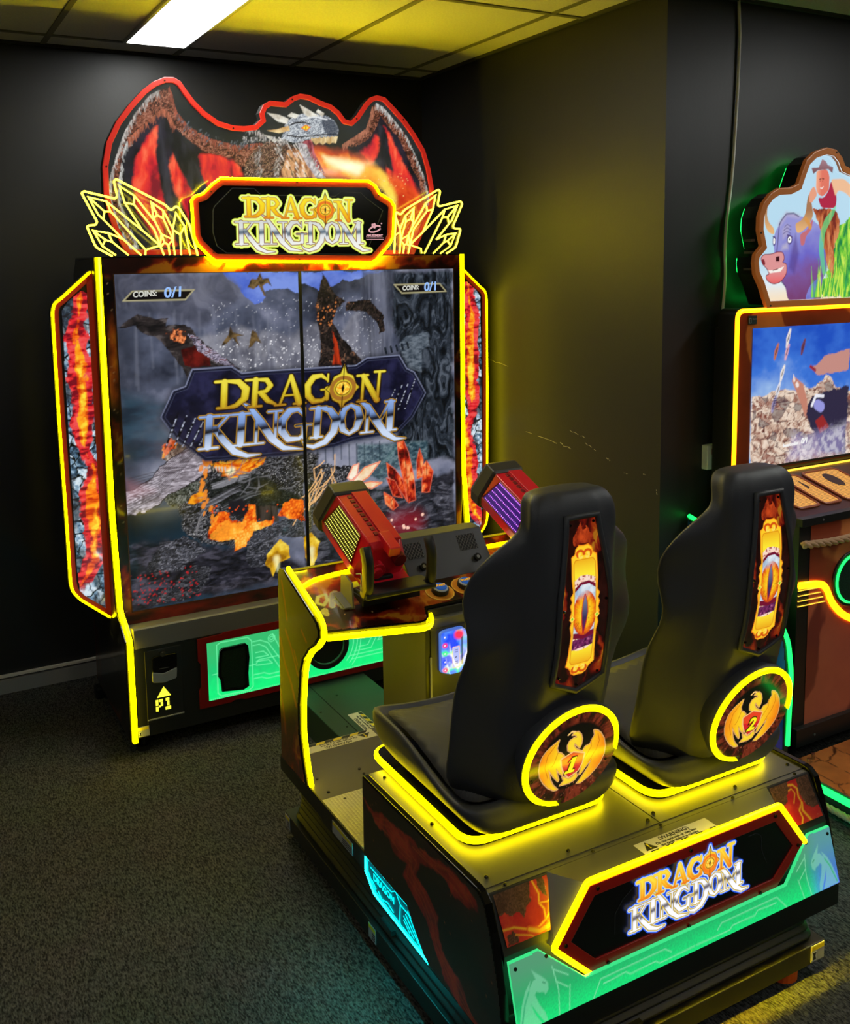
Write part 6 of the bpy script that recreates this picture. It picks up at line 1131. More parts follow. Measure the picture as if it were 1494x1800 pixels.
# lava pictures either side
for mm, x0, x1, sd in ((lambda P: P, .984, 1.115, 4), (mrp, 1.77, 1.901, 9)):
    q = mm([(.984, 0), (.999, 0), (1.095, 0), (1.108, 0)])
    cp = Canvas(min(x0, x1), max(x0, x1), 0, .094, .0017)
    W_ = .13
    Q_ = lambda L: [(x0 + u_ * W_, v_ * .094) for u_, v_ in L]
    cp.fill(lambda X, Y: ramp(fbm(X * 50, Y * 50, sd), [(.3, (186, 36, 44)), (.55, (206, 56, 52)), (.8, (222, 86, 50))]))
    BRN = tex([(.3, (62, 42, 34)), (.55, (98, 68, 56)), (.75, (122, 90, 74))], 70, 90, sd, warp=.3)
    if sd == 4:
        for L in ([(-.05, 1.05), (-.05, .58), (.12, .62), (.22, .50), (.33, .56), (.42, .40), (.5, .56), (.6, .62), (.68, 1.05)], [(.78, 1.05), (.82, .72), (.92, .6), (.94, 1.05)], [(.02, .0), (.05, .2), (.16, .24), (.24, .14), (.2, 0)]): cp.poly(Q_(L), BRN, wob=.004, ws=160)
        V_ = [([(-.02, .32), (.2, .30), (.45, .16), (.62, .13), (.78, .22), (.80, .42), (.74, .55), (.78, .72), (.72, 1.0)], .0016), ([(.45, .16), (.62, .06), (.85, .10), (1.02, .2)], .0035), ([(.78, .22), (.92, .34), (.98, .5)], .0014), ([(.74, .55), (.9, .52), (1.0, .58)], .0010), ([(.2, .16), (.45, .05), (.5, 0)], .0010)]
    else:
        for L in ([(-.05, 1.05), (-.05, .55), (.15, .50), (.3, .58), (.36, .74), (.48, .84), (.44, 1.05)], [(.70, 1.05), (1.05, 1.05), (1.05, .28), (.85, .24), (.72, .36), (.66, .6)], [(-.05, .3), (.1, .22), (-.05, 0)]): cp.poly(Q_(L), BRN, wob=.004, ws=160)
        V_ = [([(.46, .92), (.56, .9), (.64, .78), (.60, .6), (.63, .45), (.5, .3), (.52, .12), (.45, 0)], .0018), ([(.63, .45), (.58, .28), (.66, .1), (.7, 0)], .0024), ([(.42, .8), (.5, .82), (.55, .7), (.44, .5)], .0010)]
    for L, w_ in V_: cp.line(Q_(L), w_ * 1.9, (226, 104, 44), alpha=.9); cp.line(Q_(L), w_, (240, 186, 60))
    cp.dots(9, (x0, x1, 0, .09), .0008, (235, 200, 160), sd)
    cp.obj('lava_picture', A_print, pf, lambda X, Y: (X, 1.4325 + (.4865 - 1e-3 - (.402 + .0 + Y * .0)) * 0 + Y * .52, .4035 + Y * .87))
gz = lambda z: 1.385 + (z - .256) * .28
go_ = [(.978, .2565), (1.907, .2565), (1.907, .3805), (1.834, .3815), (1.735, .300), (1.15, .300), (1.051, .3815), (.978, .3805)]
Mg = MB(); n_ = len(go_)
Mg.add([(a, gz(b_), b_) for a, b_ in go_] + [(a, gz(b_) + .006, b_) for a, b_ in go_], [tuple(range(n_)), tuple(range(2 * n_ - 1, n_ - 1, -1))] + [(i, (i + 1) % n_, n_ + (i + 1) % n_, n_ + i) for i in range(n_)])
m_ge = mat('green_acrylic_edge', (40, 120, 80), .3, emit=(60, 235, 140), strength=.9)
gpl = Mg.obj('green_light_plate', m_ge, pf)
cg = Canvas(.978, 1.907, .2565, .3815, .0021)
def gcol(X, Y):
    sp_ = vn(X * 700, Y * 700, 3); g = np.clip(1 - (Y - .256) / .11, 0, 1) ** 1.4; bl = sstep(X, 1.79, 1.87)[..., None]
    c = ramp(np.clip(g * (.75 + .5 * sp_), 0, 1), [(0, (80, 150, 112)), (.4, (36, 168, 100)), (1, (24, 225, 120))])
    cb = ramp(np.clip(g * (.75 + .5 * sp_), 0, 1), [(0, (86, 146, 150)), (.5, (70, 120, 190)), (1, (80, 110, 235))]); return c * (1 - bl) + cb * bl
cg.fill(gcol); PALE = (140, 225, 175)
pale = lambda X, Y: gcol(X, Y) * .55 + lin((130, 205, 165)) * .5
DM = [(.981, .257), (.984, .275), (.992, .299), (1.005, .322), (1.021, .337), (1.0115, .316), (1.012, .300), (1.0215, .275), (1.033, .257)]
DM2 = [(1.010, .310), (1.016, .324), (1.026, .334), (1.033, .335), (1.0255, .355), (1.0335, .347), (1.047, .336), (1.056, .327), (1.060, .320), (1.059, .309), (1.050, .302), (1.047, .308), (1.037, .310), (1.030, .314), (1.026, .309), (1.033, .290), (1.044, .272), (1.047, .257), (1.039, .257), (1.024, .28), (1.015, .295), (1.010, .302)]
for mm in (lambda P: P, mrp):
    cg.poly(mm(DM), pale); cg.poly(mm(DM2), pale); cg.line(mm([(.985, .262), (1.0, .30), (1.012, .318)]), .0018, (60, 170, 115)); cg.line(mm([(1.048, .325), (1.053, .322)]), .0012, (50, 130, 90))
    for P in ([(1.075, .345), (1.082, .30), (1.075, .257)], [(1.078, .338), (1.11, .318)], [(1.081, .315), (1.105, .298)], [(1.11, .30), (1.10, .257)], [(1.16, .257), (1.185, .285), (1.36, .285), (1.375, .275)], [(1.19, .275), (1.25, .277), (1.26, .270), (1.33, .271), (1.34, .265), (1.44, .266)]): cg.line(mm(P), .0009, PALE, alpha=.8)
cg.obj('dragon_picture', mat_art('green_plate_light', 1.05, rough=.4, coat=.1), gpl, lambda X, Y: (X, gz(Y) - .0008, Y), clip=lambda X, Y: sdf(X, Y, go_) + .0005)
for x in (.990, 1.064, 1.895, 1.82): MB().cyl((x, gz(.367) - .0015, .368), (0, -1, .25), .0038, .002, 12).obj('screw', M_dark, pf)
warning(pf, 1.3325, 1.541, 1.416, 1.464, .4893)
# ---------------------------------------------------------------- gun console
gc = thing('gun_console', 'black and lava red gun control desk with yellow neon edges, coin door and start buttons', 'control desk', (XP, 2.4, .2785))
cs_front = [(2.384, .2805), (2.406, .342), (2.425, .419), (2.422, .505), (2.399, .6145), (2.379, .656), (2.339, .6965), (2.29, .7286), (2.262, .757), (2.261, .781), (2.275, .797), (2.30, .809), (2.505, .879)]
cs_side = cs_front + [(2.538, .877), (2.553, .862), (2.575, .31), (2.575, .2805)]
cvc = Canvas(2.255, 2.58, .279, .883, .0036)
cvc.fill(lambda X, Y: (lambda t: ramp(fbm(X * 12, Y * 7, 3), [(.3, (30, 24, 18)), (.7, (50, 38, 26))]) * (1 - t) + lava_flow(X, Y, 21, 2.2, .55, .05, ((70, 18, 8), (110, 34, 14))) * 1.25 * t)(sstep(Y, .5, .34)[..., None]))
for P, wd in (([(2.52, .84), (2.50, .78), (2.49, .74)], .004), ([(2.50, .70), (2.46, .66), (2.42, .60)], .004), ([(2.545, .66), (2.52, .60), (2.47, .55), (2.44, .50)], .005), ([(2.44, .66), (2.42, .63)], .003), ([(2.56, .5), (2.54, .44), (2.53, .38)], .004), ([(2.38, .74), (2.35, .72)], .003)): cvc.line(P, wd * 1.5, (190, 80, 26), soft=.008, alpha=.85)
for sd, (xa, xb) in ((-1, (.956, .974)), (1, (1.911, 1.929))):
    sp = MB().prism(cs_side, 'x', xa, xb).obj('side_panel', M_blackgloss, gc, bevel=.003)
    cvc.obj('lava_graphic', A_print, sp, on('x', xa - .0006 if sd < 0 else xb + .0006), clip=inset(cs_side, .005))
    xm = .9705 if sd < 0 else 1.9145
    P = rounded([(xm, a - .006 if b < .86 else a, b + (.004 if b > .79 else 0)) for a, b in cs_front], .012, closed=False, n=3)
    MB().tube([(x, a, b) for x, a, b in P], .0068, .006, n=8, up=(0, -1, .15)).obj('edge_neon', M_neon, sp, smooth=True)
tz = lambda y: .765 + .30 * (y - 2.24)
tab = [(.975, 2.262), (1.245, 2.222), (1.262, 2.224), (1.276, 2.236), (1.292, 2.276), (1.44, 2.276)]
tab = tab + mrp(tab)[::-1][1:] + [(1.91, 2.548), (.975, 2.548)]
Mt = MB(); n_ = len(tab)
Mt.add([(a, b, tz(b)) for a, b in tab] + [(a, b, tz(b) - .026) for a, b in tab], [tuple(range(n_)), tuple(range(2 * n_ - 1, n_ - 1, -1))] + [(i, (i + 1) % n_, n_ + (i + 1) % n_, n_ + i) for i in range(n_)])
Mt.obj('desk_top', M_blackgloss, gc)
ct = Canvas(.976, 1.909, 2.224, 2.546, .0034)
def tcol(X, Y):
    c = lava_flow(X, Y, 14, 1.5, .57, .06, ((22, 8, 6), (52, 16, 10)), 1, 1)
    hot = sstep(np.hypot((X - 1.285) * 1.2, Y - 2.31), .12, .02)[..., None]
    return c * .8 * (1 - hot) + ramp(ridge(X * 22 + 3 * fbm(X * 9, Y * 9, 3), Y * 22, 6, 3), [(.4, (150, 34, 12)), (.7, (205, 80, 24)), (.9, (235, 140, 50))]) * hot
ct.fill(tcol)
for mm in (lambda P: P, mrp):
    for P, wd, cl in (([(1.005, 2.385), (1.02, 2.41), (1.045, 2.415), (1.04, 2.39), (1.02, 2.37), (1.005, 2.385)], .003, (190, 190, 120)), ([(1.04, 2.36), (1.065, 2.41), (1.075, 2.415)], .007, (150, 150, 150)), ([(1.06, 2.38), (1.07, 2.345), (1.09, 2.34)], .007, (150, 148, 150)), ([(1.0, 2.34), (1.015, 2.35), (1.01, 2.33)], .005, (170, 160, 90))): ct.line(mm(P), wd + .002, (200, 205, 110)); ct.line(mm(P), wd, cl)
ct.dots(12, (1.0, 1.9, 2.24, 2.34), .0018, (240, 190, 150), 3)
ct.obj('desk_graphic', A_print, gc, lambda X, Y: (X, Y, tz(Y) + .0006), clip=inset(tab, .004))
for mm in (lambda P: P, mrp):
    P = rounded(mm([(.978, 2.254), (1.245, 2.212), (1.270, 2.216), (1.286, 2.232), (1.297, 2.258)]), .014, closed=False, n=4)
    MB().tube([(a, b, tz(b) - .012) for a, b in P], .0055, .0085, n=8, up=(0, 0, 1)).obj('desk_neon', M_neon, gc, smooth=True)
    P = rounded(mm([(.98, 2.455), (1.04, 2.487), (1.12, 2.497), (1.2, 2.497), (1.30, 2.497)]), .02, closed=False, n=4)
    MB().tube([(a, b, tz(b) + .004) for a, b in P], .006, .004, n=6, up=(0, 0, 1)).obj('desk_line_light', M_neon, gc, smooth=True)
MB().box(.975, 1.91, 2.546, 2.552, tz(2.546) - .03, tz(2.546) + .006).obj('desk_rear_edge', M_bench, gc)
MB().prism([(1.294, 2.268), (1.591, 2.268), (1.591, 2.275), (1.294, 2.275)], 'z', .740, .770).obj('desk_lip', mat('lip_satin_grey', (70, 70, 66), .25, metal=.5), gc, bevel=.003)
ped = MB().box(1.268, 1.617, 2.243, 2.505, .2785, .748).obj('pedestal', M_bench, gc)
MB().box(1.268, 1.28, 2.238, 2.243, .2785, .745).box(1.605, 1.617, 2.238, 2.243, .2785, .745).obj('door_frame', M_black, gc)
dr = MB().box(1.283, 1.602, 2.236, 2.2425, .29, .722).obj('coin_door', mat('door_charcoal', (52, 52, 54), .35), gc, bevel=.001)
for z0, z1 in ((.52, .645), (.36, .41)): MB().box(1.279, 1.2835, 2.232, 2.2365, z0, z1).obj('hinge', M_skirt, dr)
for x0 in (1.308, 1.452):
    cp = Canvas(x0, x0 + .088, .588, .718, .0018)
    def rb(X, Y, x0=x0):
        U = (X - x0) / .088; V = (Y - .588) / .13
        c = ramp(fbm(U * 2.3, V * 3.2, 4, 3), [(.25, (30, 70, 250)), (.42, (90, 150, 255)), (.52, (80, 240, 180)), (.62, (200, 220, 255)), (.75, (90, 110, 250))])
        a = sstep(U, .62, .8)[..., None] * .6; c = c * (1 - a) + lin((150, 170, 255)) * a; return c
    cp.fill(rb)
    for q, cl in enumerate(((70, 120, 255), (255, 40, 110), (70, 240, 140), (30, 80, 250), (255, 60, 120))): cp.line([(x0 + .012, .70 - q * .024), (x0 + .013, .70 - q * .024)], .007, cl, soft=.008); cp.line([(x0 + .012, .70 - q * .024), (x0 + .0121, .70 - q * .024)], .0022, (255, 240, 250))
    cp.line([(x0 + .055, .702), (x0 + .06, .70)], .013, (255, 50, 90), soft=.012)
    P = rounded([(x0 + .035, .606), (x0 + .06, .606), (x0 + .06, .668), (x0 + .035, .668)], .004); cp.poly(P, (255, 200, 150)); cp.poly(P, (176, 186, 246), grow=-.0022)
    for q in (.618, .624, .652, .658): cp.line([(x0 + .043, q), (x0 + .052, q)], .0012, (90, 96, 160))
    cp.poly([(x0 + .045, .634), (x0 + .05, .638), (x0 + .048, .64), (x0 + .043, .636)], (30, 20, 40))
    cp.poly([(x0 + .064, .612), (x0 + .071, .612), (x0 + .071, .695), (x0 + .064, .69)], (18, 18, 30), soft=.004, alpha=.8)
    o8 = rounded([(x0 + .002, .60), (x0 + .03, .589), (x0 + .06, .589), (x0 + .086, .603), (x0 + .086, .703), (x0 + .07, .717), (x0 + .02, .716), (x0 + .002, .712)], .006)
    fr_ = MB().prism(inset(o8, -.003), 'y', 2.226, 2.236).obj('bill_acceptor', mat('clear_blue_plastic', (70, 90, 150), .2, emit=(90, 140, 255), strength=.5), dr, bevel=.003)
    cp.obj('lit_face', mat_art('rainbow_light', 1.15, rough=.1), fr_, lambda X, Y, x0=x0: (X, 2.2255 - .006 * np.clip(1 - ((X - x0 - .044) / .05) ** 2, 0, 1), Y), clip=o8)
# start buttons
nrm = Vector((0, -.287, .958)); uu = Vector((1, 0, 0)); vv = nrm.cross(uu) * 1.0
for k, (bx, by) in enumerate(((1.368, 2.328), (1.458, 2.331))):
    c0 = Vector((bx, by, tz(by) + .001))
    rg_ = MB().cyl(c0, nrm, .0435, .0012, 40).obj('button_ring', mat('orange_print', (225, 140, 30), .4), gc, label='orange ring under the %s start button' % ('left', 'right')[k])
    MB().tube([c0 + nrm * .0012 + (uu * math.cos(a) + vv * math.sin(a)) * .0415 for a in np.linspace(0, math.tau, 41)[:-1]], .0012, .0006, closed=True, n=4, up=nrm).obj('ring_line', mat('yellow_line_print', (235, 205, 90), .4), rg_)
    bt = MB().cyl(c0 + nrm * .001, nrm, .0255, .015, 32).obj('start_button', M_rubber, gc, bevel=.002)
    MB().cyl(c0 + nrm * .016, nrm, .0225, .003, 32, r2=.020).obj('button_collar', mat('white_plastic', (200, 205, 215), .3), bt)
    MB().cyl(c0 + nrm * .019, nrm, .0185, .002, 32, r2=.017).obj('button_cap', mat('blue_cap', (30, 90, 190), .3, emit=(30, 90, 190), strength=.25), bt)
    text_mb('START', .0115, c0 + nrm * .0214 - vv * -.0 + (-vv if False else Vector()) - uu * 0, uu, -vv if vv.y < 0 else vv, bold=.0006, align='CENTER', sx=1.0).obj('button_lettering', mat('amber_print', (240, 180, 30), .4, emit=(240, 180, 30), strength=.3), bt)
# speaker housing between the guns
sh = MB().prism([(2.385, tz(2.385)), (2.47, .922), (2.525, .925), (2.546, tz(2.546))], 'x', 1.305, 1.600).obj('speaker_housing', mat('housing_charcoal', (58, 58, 58), .45), gc, bevel=.003)
hn = Vector((0, -(.922 - tz(2.385)), (2.47 - 2.385))).normalized(); hv = Vector((0, 2.47 - 2.385, .922 - tz(2.385))).normalized(); h0 = Vector((0, 2.385, tz(2.385)))
def hp_(x, t, o): return tuple(Vector((x, 0, 0)) + h0 + hv * t + hn * o)
for x0 in (1.315, 1.505):
    M = MB().add([hp_(x0, .075, .001), hp_(x0 + .062, .075, .001), hp_(x0 + .062, .125, .001), hp_(x0, .125, .001)], [(0, 1, 2, 3)]); gm = M.obj('speaker_grille', M_dark, sh)
    M = MB()
    for k in range(-4, 8):
        for s_ in (1, -1):
            a = x0 + k * .011; P = []
            for t in (0, 1):
                P.append((a + t * .05 * .8 if s_ > 0 else a + .04 - t * .05 * .8, .075 + .05 * t))
            t0, t1 = 0, 1; (ax_, ay_), (bx_, by_) = P
            # keep inside the grille
            def cl_(px_, lo, hi): return (px_ - ax_) / (bx_ - ax_)
            lo_, hi_ = x0, x0 + .062; ts = sorted(((lo_ - ax_) / (bx_ - ax_), (hi_ - ax_) / (bx_ - ax_))); t0 = max(0, ts[0]); t1 = min(1, ts[1])
            if t1 - t0 > .05: M.tube([hp_(ax_ + (bx_ - ax_) * t0, ay_ + (by_ - ay_) * t0, .0015), hp_(ax_ + (bx_ - ax_) * t1, ay_ + (by_ - ay_) * t1, .0015)], .0007, .0007, n=4)
    M.obj('grille_bars', M_grey, gm)
    c0 = Vector(hp_(x0 + .045, .045, 0)); kb = MB().cyl(c0, hn, .0115, .010, 20).obj('knob', M_blackgloss, sh, bevel=.001); MB().cyl(c0 + hn * .010, hn, .0055, .001, 14).obj('knob_cap', M_chrome, kb)
MB().prism([(1.37, .86), (1.385, .905), (1.47, .902), (1.515, .86)], 'y', 2.535, 2.545).obj('desk_back_board', M_bench, gc)
MB().cyl((1.478, 2.533, .880), (0, -.8, .6), .017, .0015, 24).obj('red_roundel', mat('red_roundel_print', (205, 50, 35), .4), gc)
# ---------------------------------------------------------------- guns
def gun(ox, led, leds, label):
    t = thing('mounted_gun', label, 'arcade gun', (ox, 2.34, tz(2.34)), 'guns mounted on the control desk')
    A_ = Vector((0, .921, .39)); U_ = Vector((0, -.39, .921)); N_ = Vector((ox, 2.372, .903))
    P = lambda l, s_, u: tuple(N_ + Vector((l, 0, 0)) + A_ * s_ + U_ * u)
    sec = [(-.080, -.052), (-.086, -.020), (-.052, .068), (.052, .068), (.086, -.020), (.080, -.052), (.05, -.072), (-.05, -.072)]
    def sc_(k, s_, du=0): return [P(a * k, s_, b * k + du) for a, b in sec]
    b = MB().loft([sc_(.80, -.012), sc_(.97, .006), sc_(1.0, .03), sc_(1.0, .25)]).obj('housing', M_red, t, bevel=.004)
    MB().loft([sc_(1.03, .235), sc_(1.10, .245), sc_(1.11, .285), sc_(1.02, .30)]).obj('muzzle_cap', mat('cap_charcoal', (56, 54, 54), .4), t, bevel=.004)
    # raised top slab and its notched edge
    MB().loft([[P(a, s_, u) for a, u in ((-.004, .066), (-.004, .076), (.046, .074), (.052, .066))] for s_ in (.0, .236)]).obj('top_slab', M_red, t, bevel=.002)
    M = MB()
    for k in range(9):
        s0 = .03 + k * .023; M.loft([[P(a, s_, u) for a, u in ((-.022, .066), (-.020 , .071), (-.008, .071), (-.006, .066))] for s_ in (s0, s0 + .014)])
    M.obj('notched_rib', mat('dark_red_plastic', (120, 14, 18), .35), t, bevel=.001)
    # led window on the left slope
    e = Vector((.034, .088)); 
    def F(s_, v_, o_=0.0): # v_ along the slope
        a = -.086 + .034 * v_; u = -.020 + .088 * v_; n_x, n_u = -.933, .360; return P(a + n_x * o_, s_, u + n_u * o_)
    MB().add([F(.022, .05, .0012), F(.230, .05, .0012), F(.200, .93, .0012), F(.048, .93, .0012)], [(0, 1, 2, 3)]).obj('led_window', mat('led_board_' + led, (30, 26, 8) if led == 'yellow' else (36, 14, 80), .3, emit=(40, 36, 0) if led == 'yellow' else (50, 10, 110), strength=.8), t)
    M = MB(); mL = MB(); rows = 8 if led == 'yellow' else 5
    for r_ in range(rows):
        v_ = .11 + r_ * (.76 / (rows - 1)); k0 = .220 - .026 * v_; k1 = .030 + .022 * v_; n_ = 23
        for k in range(n_):
            s_ = k1 + (k0 - k1) * k / (n_ - 1); c = F(s_, v_, .0018); dx = .0017
            M.add([F(s_ - dx, v_ - .02, .0022), F(s_ + dx, v_ - .02, .0022), F(s_ + dx, v_ + .02, .0022), F(s_ - dx, v_ + .02, .0022)], [(0, 1, 2, 3)])
    o_ = M.obj('led_dots', leds, t); o_['kind'] = 'stuff'
    # window frame, rear works
    M = MB(); Q = [F(.022, .05, .002), F(.230, .05, .002), F(.200, .93, .002), F(.048, .93, .002)]; M.tube(Q, .0022, .002, closed=True, n=6); M.obj('window_frame', M_redframe, t)
    MB().loft([[P(l, s_, u) for l, u in ((-.012, .05), (-.012, .080), (.022, .080), (.022, .05))] for s_ in (-.05, .03)]).obj('rear_sight_block', M_red, t, bevel=.003)
    MB().cyl(P(-.03, -.035, -.01), A_, .026, .03, 24).cyl(P(-.03, -.042, -.01), A_, .014, .01, 20).obj('rear_hub', M_red, t, bevel=.002)
    MB().cyl(P(.042, -.03, .012), A_, .02, .03, 20).obj('rear_drum', mat('dark_red_plastic', (120, 14, 18), .35), t, bevel=.002)
    MB().loft([[P(l, s_, u) for l, u in ((-.07, -.062), (-.07, -.045), (.078, -.045), (.078, -.062))] for s_ in (-.045, .05)]).obj('belly_plate', M_red, t, bevel=.003)
    # yoke on the desk
    MB().box(ox - .085, ox + .10, 2.33, 2.45, tz(2.33) - .004, .828).obj('swivel_base', M_black, t, bevel=.004)
    MB().box(ox - .03, ox + .03, 2.36, 2.42, .82, .86).obj('swivel_post', M_black, t, bevel=.004)
    MB().box(ox - .105, ox + .115, 2.262, 2.352, .832, .848).obj('handle_bar', M_black, t, bevel=.005)
    for s_ in (-1, 1):
        x = ox + s_ * .098 + .005
        Q = rounded([(x, 2.287, .842), (x, 2.272, .868), (x, 2.268, .94), (x, 2.286, .975)], .02, closed=False)
        g_ = MB().tube(Q, .0135, .017, n=12, up=(0, 1, 0)).obj('grip', M_rubber, t, smooth=True, bevel=0)
        if s_ < 0: MB().tube([(x - .013, q[1] + .002, q[2]) for q in Q], .004, .012, n=8, up=(0, 1, 0)).obj('grip_sheen', mat('neon_sheen_yellow', (186, 168, 40), .35), g_)  # strip added for the neon reflection, its yellow painted into the colour
        MB().box(x - .012, x + .012, 2.28, 2.30, .83, .85).obj('grip_clamp', M_greydk, g_, bevel=.002)
    MB().prism([(2.325, .795), (2.405, .819), (2.40, .872), (2.37, .878), (2.33, .866)], 'x', ox - .118, ox - .113).prism([(2.33, .796), (2.405, .819), (2.405, .822), (2.33, .80)], 'x', ox - .14, ox - .113).obj('side_bracket', M_grey, t)
    Q = rounded([(ox - .088, 2.36, .88), (ox - .10, 2.30, .90), (ox - .115, 2.28, .86), (ox - .10, 2.285, .842)], .02, closed=False)
    MB().tube(Q, .0018, n=6).obj('wire', mat('thin_wire', (190, 180, 120), .4), t, smooth=True)
    return t
gun(1.205, 'yellow', mat('led_yellow', (80, 80, 20), .4, emit=(255, 250, 110), strength=1.5), 'red rotary gun with yellow LED window, the left one in front of the screen')
gun(1.775, 'purple', mat('led_purple', (60, 20, 80), .4, emit=(210, 120, 255), strength=2.0), 'red rotary gun with purple LED window, partly behind seat number 1')

# ---------------------------------------------------------------- racing seats
def seat_rows():
    return [(.560, 1.585, .07, .115, 1.62, .170, 1.72, 1.74), (.62, 1.565, .08, .12, 1.60, .203, 1.705, 1.70), (.70, 1.545, .085, .125, 1.585, .212, 1.668, 1.64), (.80, 1.520, .085, .125, 1.57, .214, 1.650, 1.615),
            (.87, 1.502, .082, .118, 1.55, .214, 1.632, 1.60), (.93, 1.489, .079, .112, 1.54, .213, 1.590, 1.575), (.98, 1.481, .078, .110, 1.53, .213, 1.578, 1.565), (1.03, 1.476, .077, .108, 1.525, .216, 1.604, 1.57),
            (1.08, 1.475, .075, .106, 1.52, .215, 1.600, 1.57), (1.13, 1.478, .070, .104, 1.515, .198, 1.570, 1.56), (1.17, 1.482, .064, .102, 1.51, .150, 1.555, 1.555), (1.195, 1.485, .060, .102, 1.508, .110, 1.547, 1.56),
            (1.222, 1.488, .058, .101, 1.506, .106, 1.55, 1.575), (1.252, 1.493, .054, .097, 1.512, .101, 1.56, 1.59), (1.270, 1.508, .045, .082, 1.525, .087, 1.565, 1.585), (1.274, 1.52, .03, .06, 1.53, .065, 1.56, 1.575)]
SX, SY = 1.205, 1.83
def make_seat(label):
    t = thing('racing_seat', label, 'seat', (SX, SY, .4895), 'black racing seats on the platform')
    secs = []
    for z, yb, sb, sc_, yc, w, yt, yi in seat_rows():
        h = [(0, yb), (sb * .6, yb), (sb - .004, yb), (sb + .004, yb + .004), (sc_ - .002, yc - .012), (sc_ + .001, yc - .003), (sc_ + .008, yc + .006), (sc_ + .5 * max(0.0, w - sc_), yc + .5 * (yt - yc) - .006), (w - .004, yt - .012), (w, yt), (w - .012, yt + .008), (w * .66, (yt + yi) / 2 + .004), (w * .3, yi), (0, yi)]
        L = [(SX + a, b, z) for a, b in h] + [(SX - a, b, z) for a, b in h[-2:0:-1]]
        secs.append(L)
    MB().loft(secs).obj('backrest', M_seat, t, smooth=True, subsurf=1)
    # under-shell with a rim that rises towards the knees
    def rr(hw, y0, y1, r, n=7):
        P = rounded([(-hw, y0), (hw, y0), (hw, y1), (-hw, y1)], r, n=n); 
        Q = []
        for i in range(len(P)):   # densify straight runs
            a = P[i]; b = P[(i + 1) % len(P)]; d = math.hypot(b[0] - a[0], b[1] - a[1]); Q.append(a)
            if i % (n + 1) == n:
                for k in range(1, 6): Q.append((a[0] + (b[0] - a[0]) * k / 6, a[1] + (b[1] - a[1]) * k / 6))
        return Q
    def rim(y, x): 
        f = np.interp(y, [1.56, 1.70, 1.76, 1.87, 1.98, 2.04, 2.07], [.600, .600, .618, .648, .656, .650, .632]); return f - .016 * max(0, 1 - (abs(x) / .17) ** 2) * (y > 1.95)
    A1 = rr(.150, 1.60, 1.97, .06); A2 = rr(.175, 1.585, 2.005, .06); A3 = rr(.200, 1.575, 2.04, .06); A4 = rr(.212, 1.58, 2.062, .06); A5 = rr(.214, 1.585, 2.066, .06); A6 = rr(.205, 1.60, 2.056, .055); A7 = rr(.192, 1.62, 2.04, .05)
    S_ = lambda P, z: [(SX + a, b, z) for a, b in P]
    MB().loft([S_(A1, .5125), S_(A2, .530), S_(A3, .560), [(SX + a, b, min(.60, rim(b, a) - .02)) for a, b in A4], [(SX + a, b, rim(b, a) - .006) for a, b in A5], [(SX + a, b, rim(b, a)) for a, b in A6], [(SX + a, b, rim(b, a) - .012) for a, b in A7], S_(rr(.16, 1.64, 2.0, .05), .555)]).obj('under_shell', M_seat, t, smooth=True, subsurf=1)
    B1 = rr(.199, 1.61, 2.050, .05); B2 = rr(.180, 1.63, 2.025, .05); B3 = rr(.13, 1.66, 1.97, .05); B4 = rr(.05, 1.72, 1.9, .03)
    pz = lambda y, x, d: rim(y, x) - d
    MB().loft([[(SX + a, b, rim(b, a) - .004) for a, b in B1], [(SX + a, b, rim(b, a) - .022) for a, b in B2], [(SX + a, b, .598 + (b - 1.66) * .06) for a, b in B3], [(SX + a, b, .588 + (b - 1.66) * .06) for a, b in B4]]).obj('seat_pad', M_seatpad, t, smooth=True, subsurf=1)
    # plinth with neon outline
    pl = rounded([(SX - .186, 1.625), (SX + .19, 1.625), (SX + .19, 2.085), (SX - .186, 2.085)], .05, n=7)
    MB().prism(pl, 'z', .4896, .5128).obj('plinth', M_blackgloss, t)
    ring_ = inset(pl, -.004)
    MB().tube([(a, b, .5055) for a, b in ring_], .0065, .0082, closed=True, n=10, up=(0, 0, 1)).obj('plinth_neon', M_neon, t, smooth=True)
    # lit eye panel, curved like the spine
    zz = [r[0] for r in seat_rows()]; yy = [r[1] for r in seat_rows()]
    cx_ = lambda z: SX - .0015 + (z - 1.05) * -.012
    # straighten the traced outline about its own centre line
    tr_c = lambda q: float(np.interp(q, [-.195, -.15, -.03, .03, .117, .17], [-.012, -.0032, .004, .009, -.002, -.011]))
    fixp = lambda P: [(SX + (a - tr_c(b)), 1.05 + b * .985) for a, b in P]
    pan = fixp(TR['p_panel']); half_ = [(.034, 1.221), (.038, 1.19), (.050, 1.12), (.0585, 1.065), (.0595, 1.02), (.0585, .95), (.0605, .885)]
    pan = [(SX + a, b) for a, b in half_] + [(SX, .858)] + [(SX - a, b) for a, b in half_[::-1]]
    surf = lambda off: (lambda X, Y: (X, np.interp(Y, zz, yy) - off, Y))
    ds = []
    for i in range(len(pan)):
        a = pan[i]; b = pan[(i + 1) % len(pan)]
        for k in range(3): ds.append((a[0] + (b[0] - a[0]) * k / 3, a[1] + (b[1] - a[1]) * k / 3))
    sf = lambda p, off: (p[0], float(np.interp(p[1], zz, yy)) - off, p[1])
    MB().tube([sf(p, .004) for p in inset(ds, -.005)], .006, .006, closed=True, n=8, up=(0, 1, 0)).obj('panel_bezel', M_seat, t, smooth=True)
    c = Canvas(SX - .064, SX + .064, .856, 1.223, .0011)
    def bgc(X, Y):
        c_ = lava_flow(X, Y, 31, 3.0, .62, .07, ((22, 8, 5), (52, 16, 10)), 1.0, .35); return c_ * .6
    c.fill(bgc)
